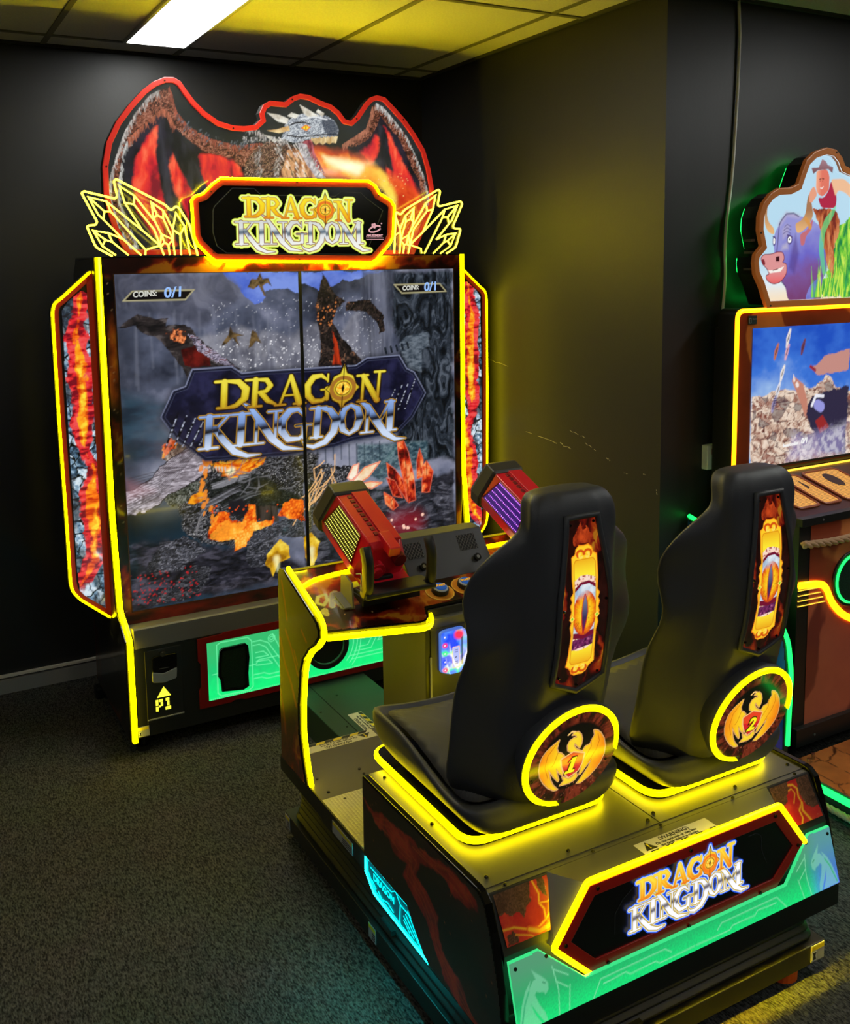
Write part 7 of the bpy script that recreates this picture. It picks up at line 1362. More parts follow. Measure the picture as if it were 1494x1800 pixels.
    for P in ([(SX - .02, 1.19), (SX - .005, 1.215), (SX + .003, 1.195), (SX + .012, 1.205), (SX + .03, 1.17), (SX - .025, 1.17)],): c.poly(P, tex([(.3, (110, 24, 10)), (.7, (196, 70, 26))], 90, 60, 4), wob=.008)
    ban = fixp(TR['p_ban']); inn = fixp(TR['p_inn'])
    # symmetric ornate frame
    bh = [(0, 1.168), (.012, 1.1695), (.021, 1.162), (.0235, 1.152), (.0325, 1.147), (.0335, 1.10), (.031, 1.075), (.0375, 1.066), (.0335, 1.056), (.038, 1.048), (.0345, 1.036), (.038, 1.026), (.0335, 1.013), (.0365, 1.003), (.032, .985), (.034, .94), (.037, .915), (.030, .911), (.024, .905), (.020, .896), (.010, .890), (0, .891)]
    ban = [(SX + a, b) for a, b in bh] + [(SX - a, b) for a, b in bh[-2:0:-1]]
    c.poly(ban, lambda X, Y: ramp(np.clip(.5 + (X - SX) * 4 + (Y - 1.03) * 1.5, 0, 1), [(0, (246, 110, 24)), (.5, (250, 160, 30)), (1, (250, 120, 24))]))
    c.poly(ban, (255, 205, 40), grow=-.0022)
    ih = [(.022, 1.139), (.0265, 1.132), (.0265, .925), (.021, .918)]
    inn = [(SX + a, b) for a, b in ih] + [(SX - a, b) for a, b in ih[::-1]]
    c.poly(inn, (214, 120, 16), grow=.0014); c.poly(inn, lambda X, Y: ramp(np.abs(Y - 1.03) / .11, [(0, (255, 225, 60)), (.72, (255, 232, 50)), (1, (242, 176, 30))]))
    for sy, cy in ((1, 1.151), (-1, .904)):
        for s_ in (-1, 1):
            for r_ in (.0085,):
                c.line([(SX + s_ * (.0095 + r_ * math.cos(a)), cy + sy * r_ * math.sin(a) * .8) for a in np.linspace(-.9, 3.3, 14)], .0026, (214, 84, 18))
                c.line([(SX + s_ * (.0085 + .004 * math.cos(a)), cy + sy * (.004 * math.sin(a) - .004)) for a in np.linspace(-2.5, 1.2, 8)], .0022, (255, 222, 90))
    # the eye, wide as the inner window
    m_in = lambda X: (np.abs(X - SX) < .0262)
    def inside(pts, col, **k):
        c.poly([(min(max(a, SX - .0262), SX + .0262), b) for a, b in pts], col, **k)
    inside([(SX - .03, 1.098), (SX - .012, 1.107), (SX + .006, 1.107), (SX + .03, 1.10), (SX + .03, .957), (SX + .01, .949), (SX - .01, .947), (SX - .03, .951)], tex([(.3, (150, 60, 70)), (.5, (236, 170, 150)), (.7, (250, 220, 200))], 200, 200, 5, kind=ridge, o=2))
    inside([(SX - .03, .972), (SX + .03, .978), (SX + .03, .956), (SX - .03, .950)], tex([(.3, (60, 16, 50)), (.6, (120, 40, 96)), (.8, (190, 110, 150))], 160, 160, 6))
    inside([(SX - .03, 1.083), (SX - .01, 1.094), (SX + .01, 1.095), (SX + .03, 1.086), (SX + .03, .978), (SX, .972), (SX - .03, .976)], (116, 14, 46))
    inside([(SX - .03, 1.075), (SX - .01, 1.088), (SX + .01, 1.089), (SX + .03, 1.078), (SX + .03, .990), (SX, .984), (SX - .03, .988)], tex([(.3, (150, 176, 206)), (.7, (226, 234, 240))], 60, 60, 7))
    sl = c._box([(SX - .03, .98), (SX + .03, 1.08)], 0); X, Y = c.X[sl], c.Y[sl]
    r = np.hypot((X - SX) / .031, (Y - 1.028) / .049); th = np.arctan2((Y - 1.028) / .049, (X - SX) / .031)
    iris = ramp(np.clip(r + .35 * (fbm(th * 9, r * 5, 8) - .5), 0, 1), [(0, (255, 236, 90)), (.3, (255, 214, 40)), (.6, (250, 180, 20)), (.8, (240, 120, 20)), (1, (190, 50, 20))])
    vein = sstep(ridge(th * 5, r * 3, 5, 3), .82, .92)[..., None]; iris = iris * (1 - .55 * vein) + lin((110, 40, 6)) * .55 * vein
    top = sstep(Y, 1.055, 1.075) * .9
    a = sstep(-r, -1.0, -.94) * (np.abs(X - SX) < .0265) * (1 - top * sstep(-(X - SX), -.02, .01)); c._mix(sl, a, lambda X_, Y_: iris)
    P = [(SX, 1.067), (SX + .005, 1.05), (SX + .0068, 1.03), (SX + .004, 1.008), (SX - .001, .985), (SX - .005, 1.008), (SX - .007, 1.03), (SX - .0045, 1.05)]
    c.poly(P, (196, 40, 24), grow=.0022, soft=.003); c.poly(P, lambda X_, Y_: ramp(np.clip((Y_ - .99) / .07, 0, 1), [(0, (110, 30, 80)), (.4, (56, 44, 84)), (1, (116, 122, 150))]))
    for s_ in (-1, 1):
        q = (SX + s_ * .0315, 1.020 + .0 * s_); D_ = [(q[0], q[1] + .009), (q[0] + .0075, q[1]), (q[0], q[1] - .009), (q[0] - .0075, q[1])]
        c.poly(D_, (246, 150, 30)); c.poly(D_, (255, 232, 90), grow=-.0012); c.poly(D_, (120, 205, 30), grow=-.0034)
    c.obj('eye_panel', mat_art('eye_panel_light', 1.0, rough=.15, coat=.3), t, surf(.0022), clip=pan)
    for a, b in ((-.030, 1.211), (.028, 1.213), (-.050, .893), (.050, .888), (.0, .866), (-.053, 1.04), (.054, 1.05)): MB().ball(sf((SX + a, b), .003), .0032, 6).obj('screw', M_blackgloss, t)
    # round pod
    O_ = Vector((SX - .001, 1.515, .705)); u_ = Vector((1, 0, 0)); v_ = Vector((0, -.2416, .970)).normalized(); n_ = u_.cross(v_)
    n_ = n_ if n_.y < 0 else -n_
    MB().loft([[tuple(O_ - n_ * d_ + (u_ * math.cos(k * math.tau / 40) + v_ * math.sin(k * math.tau / 40)) * r_) for k in range(40)] for d_, r_ in ((.085, .085), (.05, .108), (.012, .126), (.002, .127), (-.001, .124))]).obj('round_pod', M_seat, t, smooth=True, bevel=0)
    angs = np.linspace(math.radians(-6), math.radians(262), 70); arc = [O_ + n_ * .003 + (u_ * math.cos(a) + v_ * math.sin(a)) * .118 for a in angs]; wa = [.0068 * min(1, .12 + (a - angs[0]) / .7, .12 + (angs[-1] - a) / .7) for a in angs]
    MB().tube(arc, wa, .006, n=8, up=n_).obj('pod_neon', M_neon, t, smooth=True)
    return t, O_, u_, v_, n_
def badge(t, O_, u_, v_, n_, num):
    c = Canvas(-.124, .124, -.124, .124, .0013)
    r0 = lambda X, Y: np.hypot(X, Y)
    def bg(X, Y):
        r = r0(X, Y); th = np.arctan2(Y, X); n = fbm(th * 12, r * 40, 3)
        c_ = ramp(n + (r > .085) * .0, [(.3, (26, 10, 7)), (.5, (66, 20, 12)), (.7, (120, 44, 26))]); a = sstep(-r, -.088 - .01 * (n - .5), -.080)[..., None]
        c_ = c_ * (1 - a) + lin((10, 8, 7)) * a; return c_
    c.fill(bg); c.dots(40, (-.11, .11, -.11, -.07), .001, (210, 120, 90), num)
    def both(P, col, **k): c.poly(P, col, **k)
    g_ = lambda X, Y: ramp(np.clip(np.abs(X) / .085 + .15 * (fbm(X * 60, Y * 60, 3) - .5), 0, 1), [(0, (250, 215, 50)), (.5, (252, 200, 30)), (.8, (250, 160, 24)), (1, (240, 130, 20))])
    wl_ = [(a - .0015, b) for a, b in TR['e_wl']]; wr_ = TR['e_wr']
    for P in (wl_, wr_, TR['e_hd'], TR['e_tl']): c.poly(P, (255, 190, 120), grow=.0022)
    for P in (wl_, wr_, TR['e_hd'], TR['e_tl']): c.poly(P, (120, 40, 10), grow=.0006); c.poly(P, g_, grow=0)
    for P in ([(-.048, .045), (-.066, .02), (-.068, -.01), (-.055, -.04)], [(-.04, .02), (-.045, -.005), (-.05, -.012)], [(.062, .04), (.07, .02), (.066, -.0), (.05, -.03)], [(.045, .03), (.05, .01), (.035, -.02)]): c.line(P, .0009, (190, 90, 10), alpha=.8)
    sh_ = TR['e_sh']; c.poly(sh_, (255, 190, 120), grow=.004); c.poly(sh_, (110, 20, 14), grow=.0008); c.poly(sh_, lambda X, Y: ramp(sstep(Y + .1 * X, -.023, -.020), [(0, (214, 30, 40)), (1, (232, 66, 34))]))
    c.line([(-.020, .060), (-.012, .066), (-.004, .0635)], .002, (255, 205, 120))
    pic = c.obj('badge_picture', mat_art('badge_light', 1.0, rough=.1, coat=0, spec=.3), t, lambda X, Y: tuple(O_[k] + u_[k] * X + v_[k] * Y + n_[k] * .0025 for k in range(3)), clip=lambda X, Y: np.maximum(r0(X, Y) - .1225, np.where(np.arctan2(Y, X) > -.05, r0(X, Y) - .112, np.where(np.arctan2(Y, X) < -1.62, r0(X, Y) - .112, -1))))
    def num_mb(out, bold):
        if num == 2: return text_mb('2', .047, tuple(O_ + u_ * .004 + v_ * -.041 + n_ * out), u_, v_, bold=bold, shear=.18, align='CENTER')
        M = MB(); g = bold * .8; F_ = lambda a, b, o: tuple(O_ + u_ * (a + .004 + (b + .02) * .22) + v_ * b + n_ * o)
        for L in ([(-.0045 - g, -.040 - g), (.0045 + g, -.040 - g), (.0045 + g, -.004 + g), (-.0045 - g, -.004 + g)], [(-.011 - g, -.0405 - g), (.011 + g, -.0405 - g), (.011 + g, -.0365 + g), (-.011 - g, -.0365 + g)], [(-.011 - g, -.012 - g), (-.003, -.009 - g), (.0 + g, -.004 + g), (-.004, -.004 + g)]):
            M.add([F_(a, b, out) for a, b in L] + [F_(a, b, out - .0006) for a, b in L], [(0, 1, 2, 3), (7, 6, 5, 4), (0, 4, 5, 1), (1, 5, 6, 2), (2, 6, 7, 3), (3, 7, 4, 0)])
        return M
    num_mb(.0036, .0036).obj('badge_number_edge', mat('dark_green_ink', (60, 70, 10), .4), pic)
    num_mb(.0046, .0012).obj('badge_number', mat('lit_number_yellow', (100, 90, 0), .4, emit=(250, 235, 30), strength=1), pic)
    for a in (95, 200, 268, 340): 
        q = O_ + (u_ * math.cos(math.radians(a)) + v_ * math.sin(math.radians(a))) * (.104 if a != 268 else .106) + n_ * .003
        MB().cyl(q, n_, .0032, .0015, 10).obj('screw', M_dark, t)
seat1, O1, u1, v1, n1 = make_seat('black racing seat whose lit round badge shows the number 1, the nearer left seat')
# second seat: same parts, copied, then its own badge
def copy_tree(o, parent=None):
    c = o.copy(); COL.objects.link(c); c.parent = parent; ORG[c.name] = ORG[o.name]
    for ch in list(o.children): copy_tree(ch, c)
    return c
seat2 = copy_tree(seat1); OFF = Vector((.4685, -.058, 0)); seat2.location = seat1.location + OFF
seat2['label'] = 'black racing seat whose lit round badge shows the number 2, the right seat'
ORG[seat2.name] = Vector(seat2.location)
badge(seat1, O1, u1, v1, n1, 1); badge(seat2, O1 + OFF, u1, v1, n1, 2)

# ---------------------------------------------------------------- bull cabinet
bc = thing('bull_arcade_cabinet', 'tiger striped game cabinet with amber neon and lit sign of cowboy on purple bull', 'arcade cabinet', (3.2, 2.3, 0))
YS = 2.375; XA, XB = 2.60, 3.86
STR = lambda X, Y, base=((96, 52, 24), (120, 66, 30)), dk=((58, 24, 12), (70, 30, 16)), s=1.0, a=.35: (lambda st: ramp(fbm(X * 8, Y * 8, 3), [(.3, base[0]), (.7, base[1])]) * (1 - st) + ramp(fbm(X * 8, Y * 8, 6), [(.3, dk[0]), (.7, dk[1])]) * st)(sstep(ridge((X * 4.2 + Y * a * 6 + .8 * fbm(X * 5, Y * 3, 5)) * s, (Y * 1.9 - X * 1.0) * s, 14, 2), .58, .63)[..., None])
MB().box(XA, XB, 2.42, 2.474, .02, 1.50).obj('rear_body', M_black, bc)
MB().prism(rounded([(XA - .005, .975), (XA - .005, 1.568), (XB, 1.568), (XB, .975)], .03), 'y', YS + .004, 2.455).obj('screen_case', M_black, bc)
cv = Canvas(XA, XB, .98, 1.565, .005); cv.fill(lambda X, Y: STR(X, Y, ((186, 104, 40), (210, 124, 50)), ((110, 44, 18), (128, 54, 24)))); fo = rounded([(XA + .004, .985), (XA + .004, 1.56), (XB - .004, 1.56), (XB - .004, .985)], .028)
fr_ = cv.obj('screen_frame', A_print, bc, on('y', YS + .0025), clip=fo)
P = rounded([(XA + .02, .972), (XA + .001, .985), (XA + .001, 1.5625), (XB, 1.5625), (XB, .985), (XA + .1, .9725)], .032, closed=False)
P = [(XA + .002, .978)] + rounded([(XA + .002, .978), (XA + .002, 1.561), (XB, 1.561), (XB, .978)], .03, closed=False)[1:]
MB().tube([(a, YS, b) for a, b in P], .0085, .008, n=8, up=(0, 1, 0)).obj('screen_neon', M_neon_amber, bc, smooth=True)
MB().tube([(XA + .16, YS - .012, .972), (XB, YS - .012, .972)], .0045, .0045, n=6).obj('lower_neon', mat('amber_thin_neon', (60, 40, 0), .4, emit=(255, 200, 60), strength=1.7), bc)
# screen picture
cs = Canvas(2.68, 3.50, .998, 1.498, .0042)
cs.fill(lambda X, Y: ramp(fbm(X * 5, Y * 7, 4) * .7 + .5 * sstep(Y, 1.5, 1.1) * .8, [(.3, (28, 78, 190)), (.5, (60, 116, 214)), (.7, (150, 184, 232)), (.85, (214, 226, 242))]))
RK = tex([(.25, (90, 50, 48)), (.45, (160, 116, 100)), (.6, (206, 176, 156)), (.8, (236, 216, 198))], 22, 34, 9, kind=ridge, warp=.3)
cs.poly(TR['brock'], RK, wob=.012, ws=30)
sl = cs._box(TR['brock'], 0); X, Y = cs.X[sl], cs.Y[sl]; d1, d2, idc = cells(X * 22 + 2 * fbm(X * 9, Y * 9, 3), Y * 34 + X * 6, 3); a = sstep(-(d2 - d1), -.10, -.03) * (sdf(X, Y, TR['brock']) < -.004) * .8
cs._mix(sl, a, (84, 44, 46)); cs._mix(sl, sstep(idc, .8, .84) * (sdf(X, Y, TR['brock']) < -.01) * .55, (128, 58, 46)); cs._mix(sl, sstep(-idc, -.16, -.12) * (sdf(X, Y, TR['brock']) < -.01) * .6, (70, 64, 76))
rg = random.Random(4)
for (x, y, h, col) in ((2.80, 1.41, .05, (190, 110, 80)), (2.86, 1.455, .06, (236, 226, 220)), (2.855, 1.405, .05, (220, 170, 190)), (2.94, 1.42, .05, (110, 60, 80)), (2.835, 1.33, .05, (240, 232, 226)), (2.815, 1.27, .05, (226, 226, 236)), (2.795, 1.22, .05, (160, 150, 190))):
    cs.line([(x - .006, y - h / 2), (x, y), (x + .01, y + h / 2)], [.005, .009, .005], col); cs.line([(x - .003, y - .01), (x + .006, y + .012)], [.002, .002], (60, 40, 60))
for k in range(6): cs.line([(2.79 + k * .001, 1.205 + k * .009), (2.812, 1.207 + k * .009)], .0018, (60, 50, 90))
cs.line([(2.90, 1.30), (2.93, 1.27), (2.955, 1.22), (2.97, 1.17)], [.012, .022, .018, .01], (196, 130, 110)); cs.line([(2.915, 1.285), (2.918, 1.28)], .008, (240, 225, 220)); cs.line([(2.895, 1.32), (2.90, 1.30)], [.002, .006], (236, 220, 216))
cs.poly([(2.97, 1.17), (2.985, 1.22), (3.03, 1.24), (3.2, 1.26), (3.2, 1.0), (3.06, 1.02), (3.03, 1.08), (2.995, 1.12)], (46, 40, 66), wob=.01); cs.line([(3.0, 1.20), (3.02, 1.235), (3.06, 1.23)], .006, (236, 236, 246)); cs.line([(3.03, 1.20), (3.05, 1.19)], .02, (150, 150, 220)); cs.poly([(3.02, 1.14), (3.06, 1.16), (3.1, 1.11), (3.05, 1.09)], (150, 40, 40))
cs.poly([(2.99, 1.34), (3.02, 1.35), (3.06, 1.38), (3.2, 1.40), (3.2, 1.32), (3.03, 1.31)], (196, 140, 130), wob=.006); cs.line([(2.985, 1.345), (3.01, 1.33)], .006, (150, 40, 50))
cs.poly([(2.90, 1.10), (3.0, 1.09), (3.2, 1.12), (3.2, 1.0), (2.88, 1.0)], tex([(.4, (150, 140, 190)), (.6, (226, 222, 240))], 60, 60, 6), alpha=.65, soft=.05, wob=.02)
sp_ = cs.obj('display', A_screen, fr_.parent, on('y', YS + .0005))
text_mb('0/1', .028, (2.945, YS - .001, 1.062), (1, 0, .03), (0, 0, 1), bold=.0008, shear=.2).obj('lettering', mat('white_lit_text', (20, 20, 20), .4, emit=(240, 240, 240), strength=1), sp_)
text_mb('Insert coins', .0165, (2.85, YS - .001, 1.058), (1, 0, .05), (0, 0, 1), bold=.0006, shear=.2).obj('lettering', mat('white_lit_text'), sp_)
MB().box(2.672, 3.508, YS - .0005, YS + .002, .990, .998).obj('screen_lower_trim', M_dark, bc)
st = MB().box(2.655, 2.695, YS - .002, YS + .001, 1.513, 1.543).obj('notice_plate', mat('notice_dark_green', (38, 52, 44), .4), bc)
MB().ring(rounded([(2.658, 1.517), (2.668, 1.517), (2.668, 1.535), (2.658, 1.535)], .002), rounded([(2.6592, 1.5182), (2.6668, 1.5182), (2.6668, 1.5338), (2.6592, 1.5338)], .002), 'y', YS - .0026, YS - .002).obj('notice_symbol', mat('pale_grey_ink', (150, 160, 155), .5), st)
text_mb('General', .007, (2.6735, YS - .0021, 1.529), (1, 0, 0), (0, 0, 1)).obj('notice_lettering', mat('pale_grey_ink'), st)
# sloping grille row, body, neon
M = MB(); M.prism([(YS + .03, .975), (YS - .02, .966), (2.105, .889), (2.10, .862), (2.42, .862)], 'x', XA, XB); M.obj('console_slope', mat('dark_brown_panel', (70, 30, 16), .4), bc)
sn = Vector((0, -(.966 - .889), (YS - .02 - 2.105))).normalized(); sv = Vector((0, YS - .02 - 2.105, .966 - .889)).normalized()
s0 = Vector((0, 2.105, .889)); hs = lambda x, t, o=0: tuple(Vector((x, 0, 0)) + s0 + sv * t + sn * o)
m_gr = bpy.data.materials.new('amber_lit_mesh'); m_gr.use_nodes = True; nt = m_gr.node_tree; b = nt.nodes['Principled BSDF']; b.inputs['Base Color'].default_value = (.02, .008, .002, 1); tc = nt.nodes.new('ShaderNodeTexCoord'); vo = nt.nodes.new('ShaderNodeTexVoronoi'); vo.voronoi_dimensions = '2D'; vo.inputs['Scale'].default_value = 170; vo.inputs['Randomness'].default_value = 0
rp = nt.nodes.new('ShaderNodeValToRGB'); rp.color_ramp.elements[0].position = .27; rp.color_ramp.elements[0].color = (1, .50, .09, 1); rp.color_ramp.elements[1].position = .42; rp.color_ramp.elements[1].color = (.12, .03, .005, 1)
nt.links.new(tc.outputs['Object'], vo.inputs['Vector']); nt.links.new(vo.outputs['Distance'], rp.inputs[0]); nt.links.new(rp.outputs[0], b.inputs['Emission Color']); b.inputs['Emission Strength'].default_value = 1.5
for x0, x1 in ((2.66, 2.765), (2.79, 2.875), (2.905, 3.09)):
    tA, tB = .045, .235; P = rounded([(x0 + .006, tA), (x1, tA), (x1 - .012, tB), (x0, tB)], .018)
    MB().add([hs(a, b_, .003) for a, b_ in P], [tuple(range(len(P)))]).obj('speaker_grille', m_gr, bc)
    MB().tube([hs(a, b_, .003) for a, b_ in inset(P, -.005)], .006, .004, closed=True, n=6, up=sn).obj('grille_frame', mat('amber_brown_frame', (150, 70, 26), .4), bc)
MB().add([hs(2.99 + .030 * math.cos(k * .3), .168 + .046 * math.sin(k * .3), .0045) for k in range(21)], [tuple(range(21))]).obj('speaker_cone', mat('speaker_brown', (60, 30, 12), .5), bc)
MB().add([hs(2.832 + a, .168 + b_, .0045) for a, b_ in ((-.008, -.03), (.008, -.02), (.004, .03), (-.004, .02))], [(0, 1, 2, 3)]).obj('dark_emblem', mat('speaker_brown'), bc)
MB().box(XA, XB, 2.09, 2.42, .10, .862).obj('lower_body', M_black, bc)
MB().box(XA, XB, 2.078, 2.11, .862, .889).obj('black_rail', M_black, bc, bevel=.002)
for x in (2.70, 3.0): MB().cyl((x, 2.078, .876), (0, -1, 0), .004, .002, 10).obj('screw', M_grey, bc)
cl = Canvas(2.655, 3.45, .165, .86, .0048)
neonp = [(2.60, .664)] + TR['stripeneon'] + [(3.3, .46)]
def lowcol(X, Y):
    c = STR(X, Y, ((206, 122, 68), (222, 134, 76)), ((150, 64, 38), (168, 74, 44)), 1.15, .5)
    nz = np.interp(X, [p[0] for p in neonp], [p[1] for p in neonp]); t = sstep(Y, nz + .01, nz - .01)[..., None]
    c2 = STR(X, Y, ((184, 94, 70), (200, 106, 78)), ((128, 56, 46), (142, 64, 50)), .8, -.35); return c * (1 - t) + c2 * t
cl.fill(lowcol); cl.obj('striped_panel', A_print, bc, on('y', 2.0885))
MB().tube([(a, 2.084, b_) for a, b_ in rounded(neonp, .03, closed=False)], .013, .006, n=8, up=(0, 1, 0)).obj('curved_neon', M_neon_amber, bc, smooth=True)
M = MB()
for k in range(4): M.tube([(2.60, 2.086, .645 - k * .018), (2.70 + k * .012, 2.086, .640 - k * .018)], .0016, .002, n=5, up=(0, 1, 0))
M.obj('neon_slats', mat('amber_thin_neon'), bc)
el = lambda rx, rz: [(2.865 + rx * math.cos(k * math.tau / 40), .645 + rz * math.sin(k * math.tau / 40)) for k in range(40)]
MB().prism(el(.098, .098), 'y', 2.080, 2.0885).obj('speaker_plate', M_black, bc, bevel=.003)
MB().prism(el(.078, .078), 'y', 2.076, 2.081).obj('speaker_mesh', mat('speaker_green_mesh', (14, 36, 26), .4, noise=(400, (30, 70, 50), .45, .6)), bc)
MB().tube([(a, 2.079, b_) for a, b_ in el(.082, .082)], .005, .005, closed=True, n=8, up=(0, 1, 0)).obj('speaker_neon', M_neon_green, bc, smooth=True)
# rope along the top of the panel
rp_ = [(x, 2.072, .806 - .010 * math.sin((x - 2.6) * 9)) for x in np.linspace(2.6, 3.3, 40)]
M = MB()
for s_ in range(3): M.tube([(p[0], p[1] + .007 * math.cos(k * 1.2 + s_ * 2.094), p[2] + .007 * math.sin(k * 1.2 + s_ * 2.094)) for k, p in enumerate(rp_)], .0075, n=6)
M.obj('rope', mat('tan_rope', (178, 140, 104), .8), bc, smooth=True)
MB().box(XA, XB, 2.072, 2.092, .10, .165).obj('kick_plate', M_black, bc, bevel=.002)
for x in (2.69, 2.95): MB().cyl((x, 2.072, .128), (0, -1, 0), .004, .002, 10).obj('screw', M_grey, bc)
# left flank board with green neon
fl = [(2.496, .815), (2.36, .785), (2.12, .60), (2.055, .50), (2.042, .40), (2.045, .03), (2.496, .03)]
cf = Canvas(2.03, 2.50, .03, .82, .005); cf.fill(tex([(.3, (0, 60, 110)), (.6, (10, 84, 140)), (.8, (40, 120, 170))], 6, 5, 5)); cf.line([(2.05, .1), (2.2, .3), (2.3, .1)], .05, (90, 60, 150), soft=.05)
fb = MB().prism(fl, 'x', 2.505, 2.525).obj('flank_board', M_black, bc, bevel=.002); cf.obj('flank_picture', A_print, fb, on('x', 2.5043), clip=inset(fl, .004))
MB().tube([(2.515, a, b_) for a, b_ in rounded([(2.496, .823), (2.355, .792), (2.113, .604), (2.048, .503), (2.033, .40), (2.038, .15)], .03, closed=False)], .0085, .007, n=8, up=(0, -.5, .87)).obj('flank_neon', M_neon_green, fb, smooth=True)
MB().box(2.525, 2.62, 2.12, 2.47, .10, .60).obj('flank_bridge', M_black, bc)
# topper sign: housing, brown border, lit picture
bo = TR['bull']; bo = [(a, b_) for a, b_ in bo]
Wb = MB().prism([(a + .012, b_ - .002) for a, b_ in inset(bo, .012)], 'y', 2.385, 2.47).obj('topper_housing', M_black, bc, label='deep black housing behind the lit cowboy and bull sign')
MB().ring(bo, inset(bo, .024), 'y', 2.368, 2.385).obj('topper_border', mat('brown_border', (150, 92, 44), .35, emit=(150, 80, 30), strength=.35), Wb, bevel=.003)
A = np.array(bo); c = Canvas(A[:, 0].min(), A[:, 0].max(), A[:, 1].min(), A[:, 1].max(), .0026)
B_ = lambda n: rounded(TR['b_' + n], .014, n=3) if n not in ('mouth', 'nos', 'hat') else TR['b_' + n]
c.fill(lambda X, Y: ramp(sstep(Y, 1.58, 1.75) + .2 * (fbm(X * 4, Y * 4, 3) - .5), [(0, (250, 226, 190)), (.4, (226, 238, 246)), (1, (184, 220, 240))]))
PUR = lambda X, Y: ramp(np.clip((Y - 1.58) / .25 + .6 * (fbm(X * 9, Y * 9, 4) - .5), 0, 1), [(0, (120, 62, 110)), (.35, (124, 84, 150)), (.6, (110, 104, 200)), (1, (150, 150, 214))])
c.poly(B_('green'), tex([(.3, (30, 130, 70)), (.5, (110, 200, 60)), (.75, (210, 240, 90))], 90, 18, 5, warp=.05), wob=.02, ws=60)
c.poly(B_('head'), PUR); c.poly(B_('blue'), tex([(.3, (84, 96, 190)), (.7, (140, 140, 214))], 12, 12, 8), wob=.004)
c.poly(B_('chaps'), tex([(.3, (120, 44, 34)), (.5, (180, 90, 50)), (.7, (216, 140, 90))], 60, 16, 6, warp=.06), wob=.008)
c.poly(B_('ear'), (196, 110, 120)); HN = lambda X, Y: ramp(np.clip((Y - 1.78) / .13, 0, 1), [(0, (246, 200, 130)), (.5, (226, 176, 120)), (1, (168, 120, 84))])
c.poly(B_('horn1'), HN); c.poly(B_('horn2'), HN)
P = TR['b_head']; c.line([P[0], P[2], P[4]], .008, (190, 180, 206), soft=.02, alpha=.7)
hp = TR['b_head']; c.line(hp[0:5], .003, (60, 50, 100), soft=.004, alpha=.7); c.line([hp[13], hp[14], hp[15], hp[0]], .0025, (60, 44, 96), soft=.004, alpha=.7)
q = np.array(B_('eye1')).mean(0); c.poly([(q[0] + .03, q[1] + .02), (q[0] + .05, q[1] - .05), (q[0] + .03, q[1] - .12), (q[0] + .0, q[1] - .10), (q[0] + .015, q[1] - .03)], (86, 60, 130), soft=.02, alpha=.6)
c.poly([(q[0] - .04, q[1] + .035), (q[0] - .02, q[1] + .055), (q[0] + .0, q[1] + .05), (q[0] - .012, q[1] + .015), (q[0] - .035, q[1] + .0)], (176, 168, 204), soft=.015, alpha=.75)
for d_ in (0, .012, .024): c.line([(q[0] - .035 + d_ * .3, q[1] + .02 + d_), (q[0] - .015, q[1] + .03 + d_), (q[0] + .005, q[1] + .022 + d_)], .0016, (84, 74, 130), alpha=.7)
c.poly(B_('snout'), (120, 40, 60), grow=.003); c.poly(B_('snout'), lambda X, Y: ramp(np.clip((Y - 1.63) / .07, 0, 1), [(0, (210, 70, 76)), (.5, (232, 116, 116)), (1, (222, 150, 150))])); c.poly(B_('mouth'), (250, 244, 236)); c.poly(B_('nos'), (60, 14, 24))
q = np.array(B_('snout'))[0]; c.line([(q[0] + .008, q[1] - .004), (q[0] + .012, q[1] - .012)], .007, (130, 40, 50))
mq = np.array(B_('mouth')).mean(0); c.line([(mq[0] - .014, mq[1]), (mq[0] + .01, mq[1] + .004)], .0014, (60, 20, 20))
for e_ in ('eye1', 'eye2'):
    q = np.array(B_(e_)).mean(0); w_ = 1 if e_ == 'eye1' else .55
    E_ = lambda k: [(q[0] + .0095 * k * w_ * math.cos(a), q[1] + .0115 * k * math.sin(a)) for a in np.linspace(0, 6.0, 14)]
    c.poly(E_(1.5), (78, 62, 130), soft=.004); c.poly(E_(1.0), (250, 250, 250)); c.line([(q[0] - .001, q[1] + .001)] * 2, .0034 * w_, (40, 24, 20)); c.line([(q[0] - .012 * w_, q[1] + .016), (q[0] + .002, q[1] + .0135), (q[0] + .012 * w_, q[1] + .009)], .002, (70, 50, 110))
q = np.array(B_('eye1')).mean(0); c.poly([(q[0] - .035, q[1] - .02), (q[0] - .01, q[1] - .01), (q[0] - .006, q[1] - .032), (q[0] - .04, q[1] - .036)], (190, 184, 204), soft=.02, alpha=.8)
c.poly(B_('shirt'), (176, 40, 70)); c.poly(B_('sleeve'), (240, 190, 150), soft=.006); c.poly(B_('arm1'), (232, 160, 130)); c.poly(B_('face'), lambda X, Y: ramp(np.clip((X - B_('face')[0][0]) / .03, 0, 1), [(0, (246, 176, 140)), (1, (226, 120, 100))])); c.poly(B_('hat'), lambda X, Y: ramp(np.clip((Y - 2.03) / .05, 0, 1), [(0, (104, 60, 60)), (1, (160, 120, 130))]))
f = np.array(B_('face')); fc = f.mean(0)
c.line([(fc[0] - .012, fc[1] + .012), (fc[0] - .005, fc[1] + .014)], .0016, (60, 24, 16)); c.line([(fc[0] + .002, fc[1] + .015), (fc[0] + .010, fc[1] + .014)], .0018, (60, 24, 16)); c.line([(fc[0] - .006, fc[1] - .018), (fc[0] + .002, fc[1] - .020), (fc[0] + .009, fc[1] - .014)], .0018, (250, 240, 235)); c.line([(fc[0] - .008, fc[1] + .004), (fc[0] - .007, fc[1] + .001)], .004, (244, 130, 110))
for d_ in ((-.009, .006), (.005, .007)): c.line([(fc[0] + d_[0], fc[1] + d_[1])] * 2, .0016, (30, 20, 20))
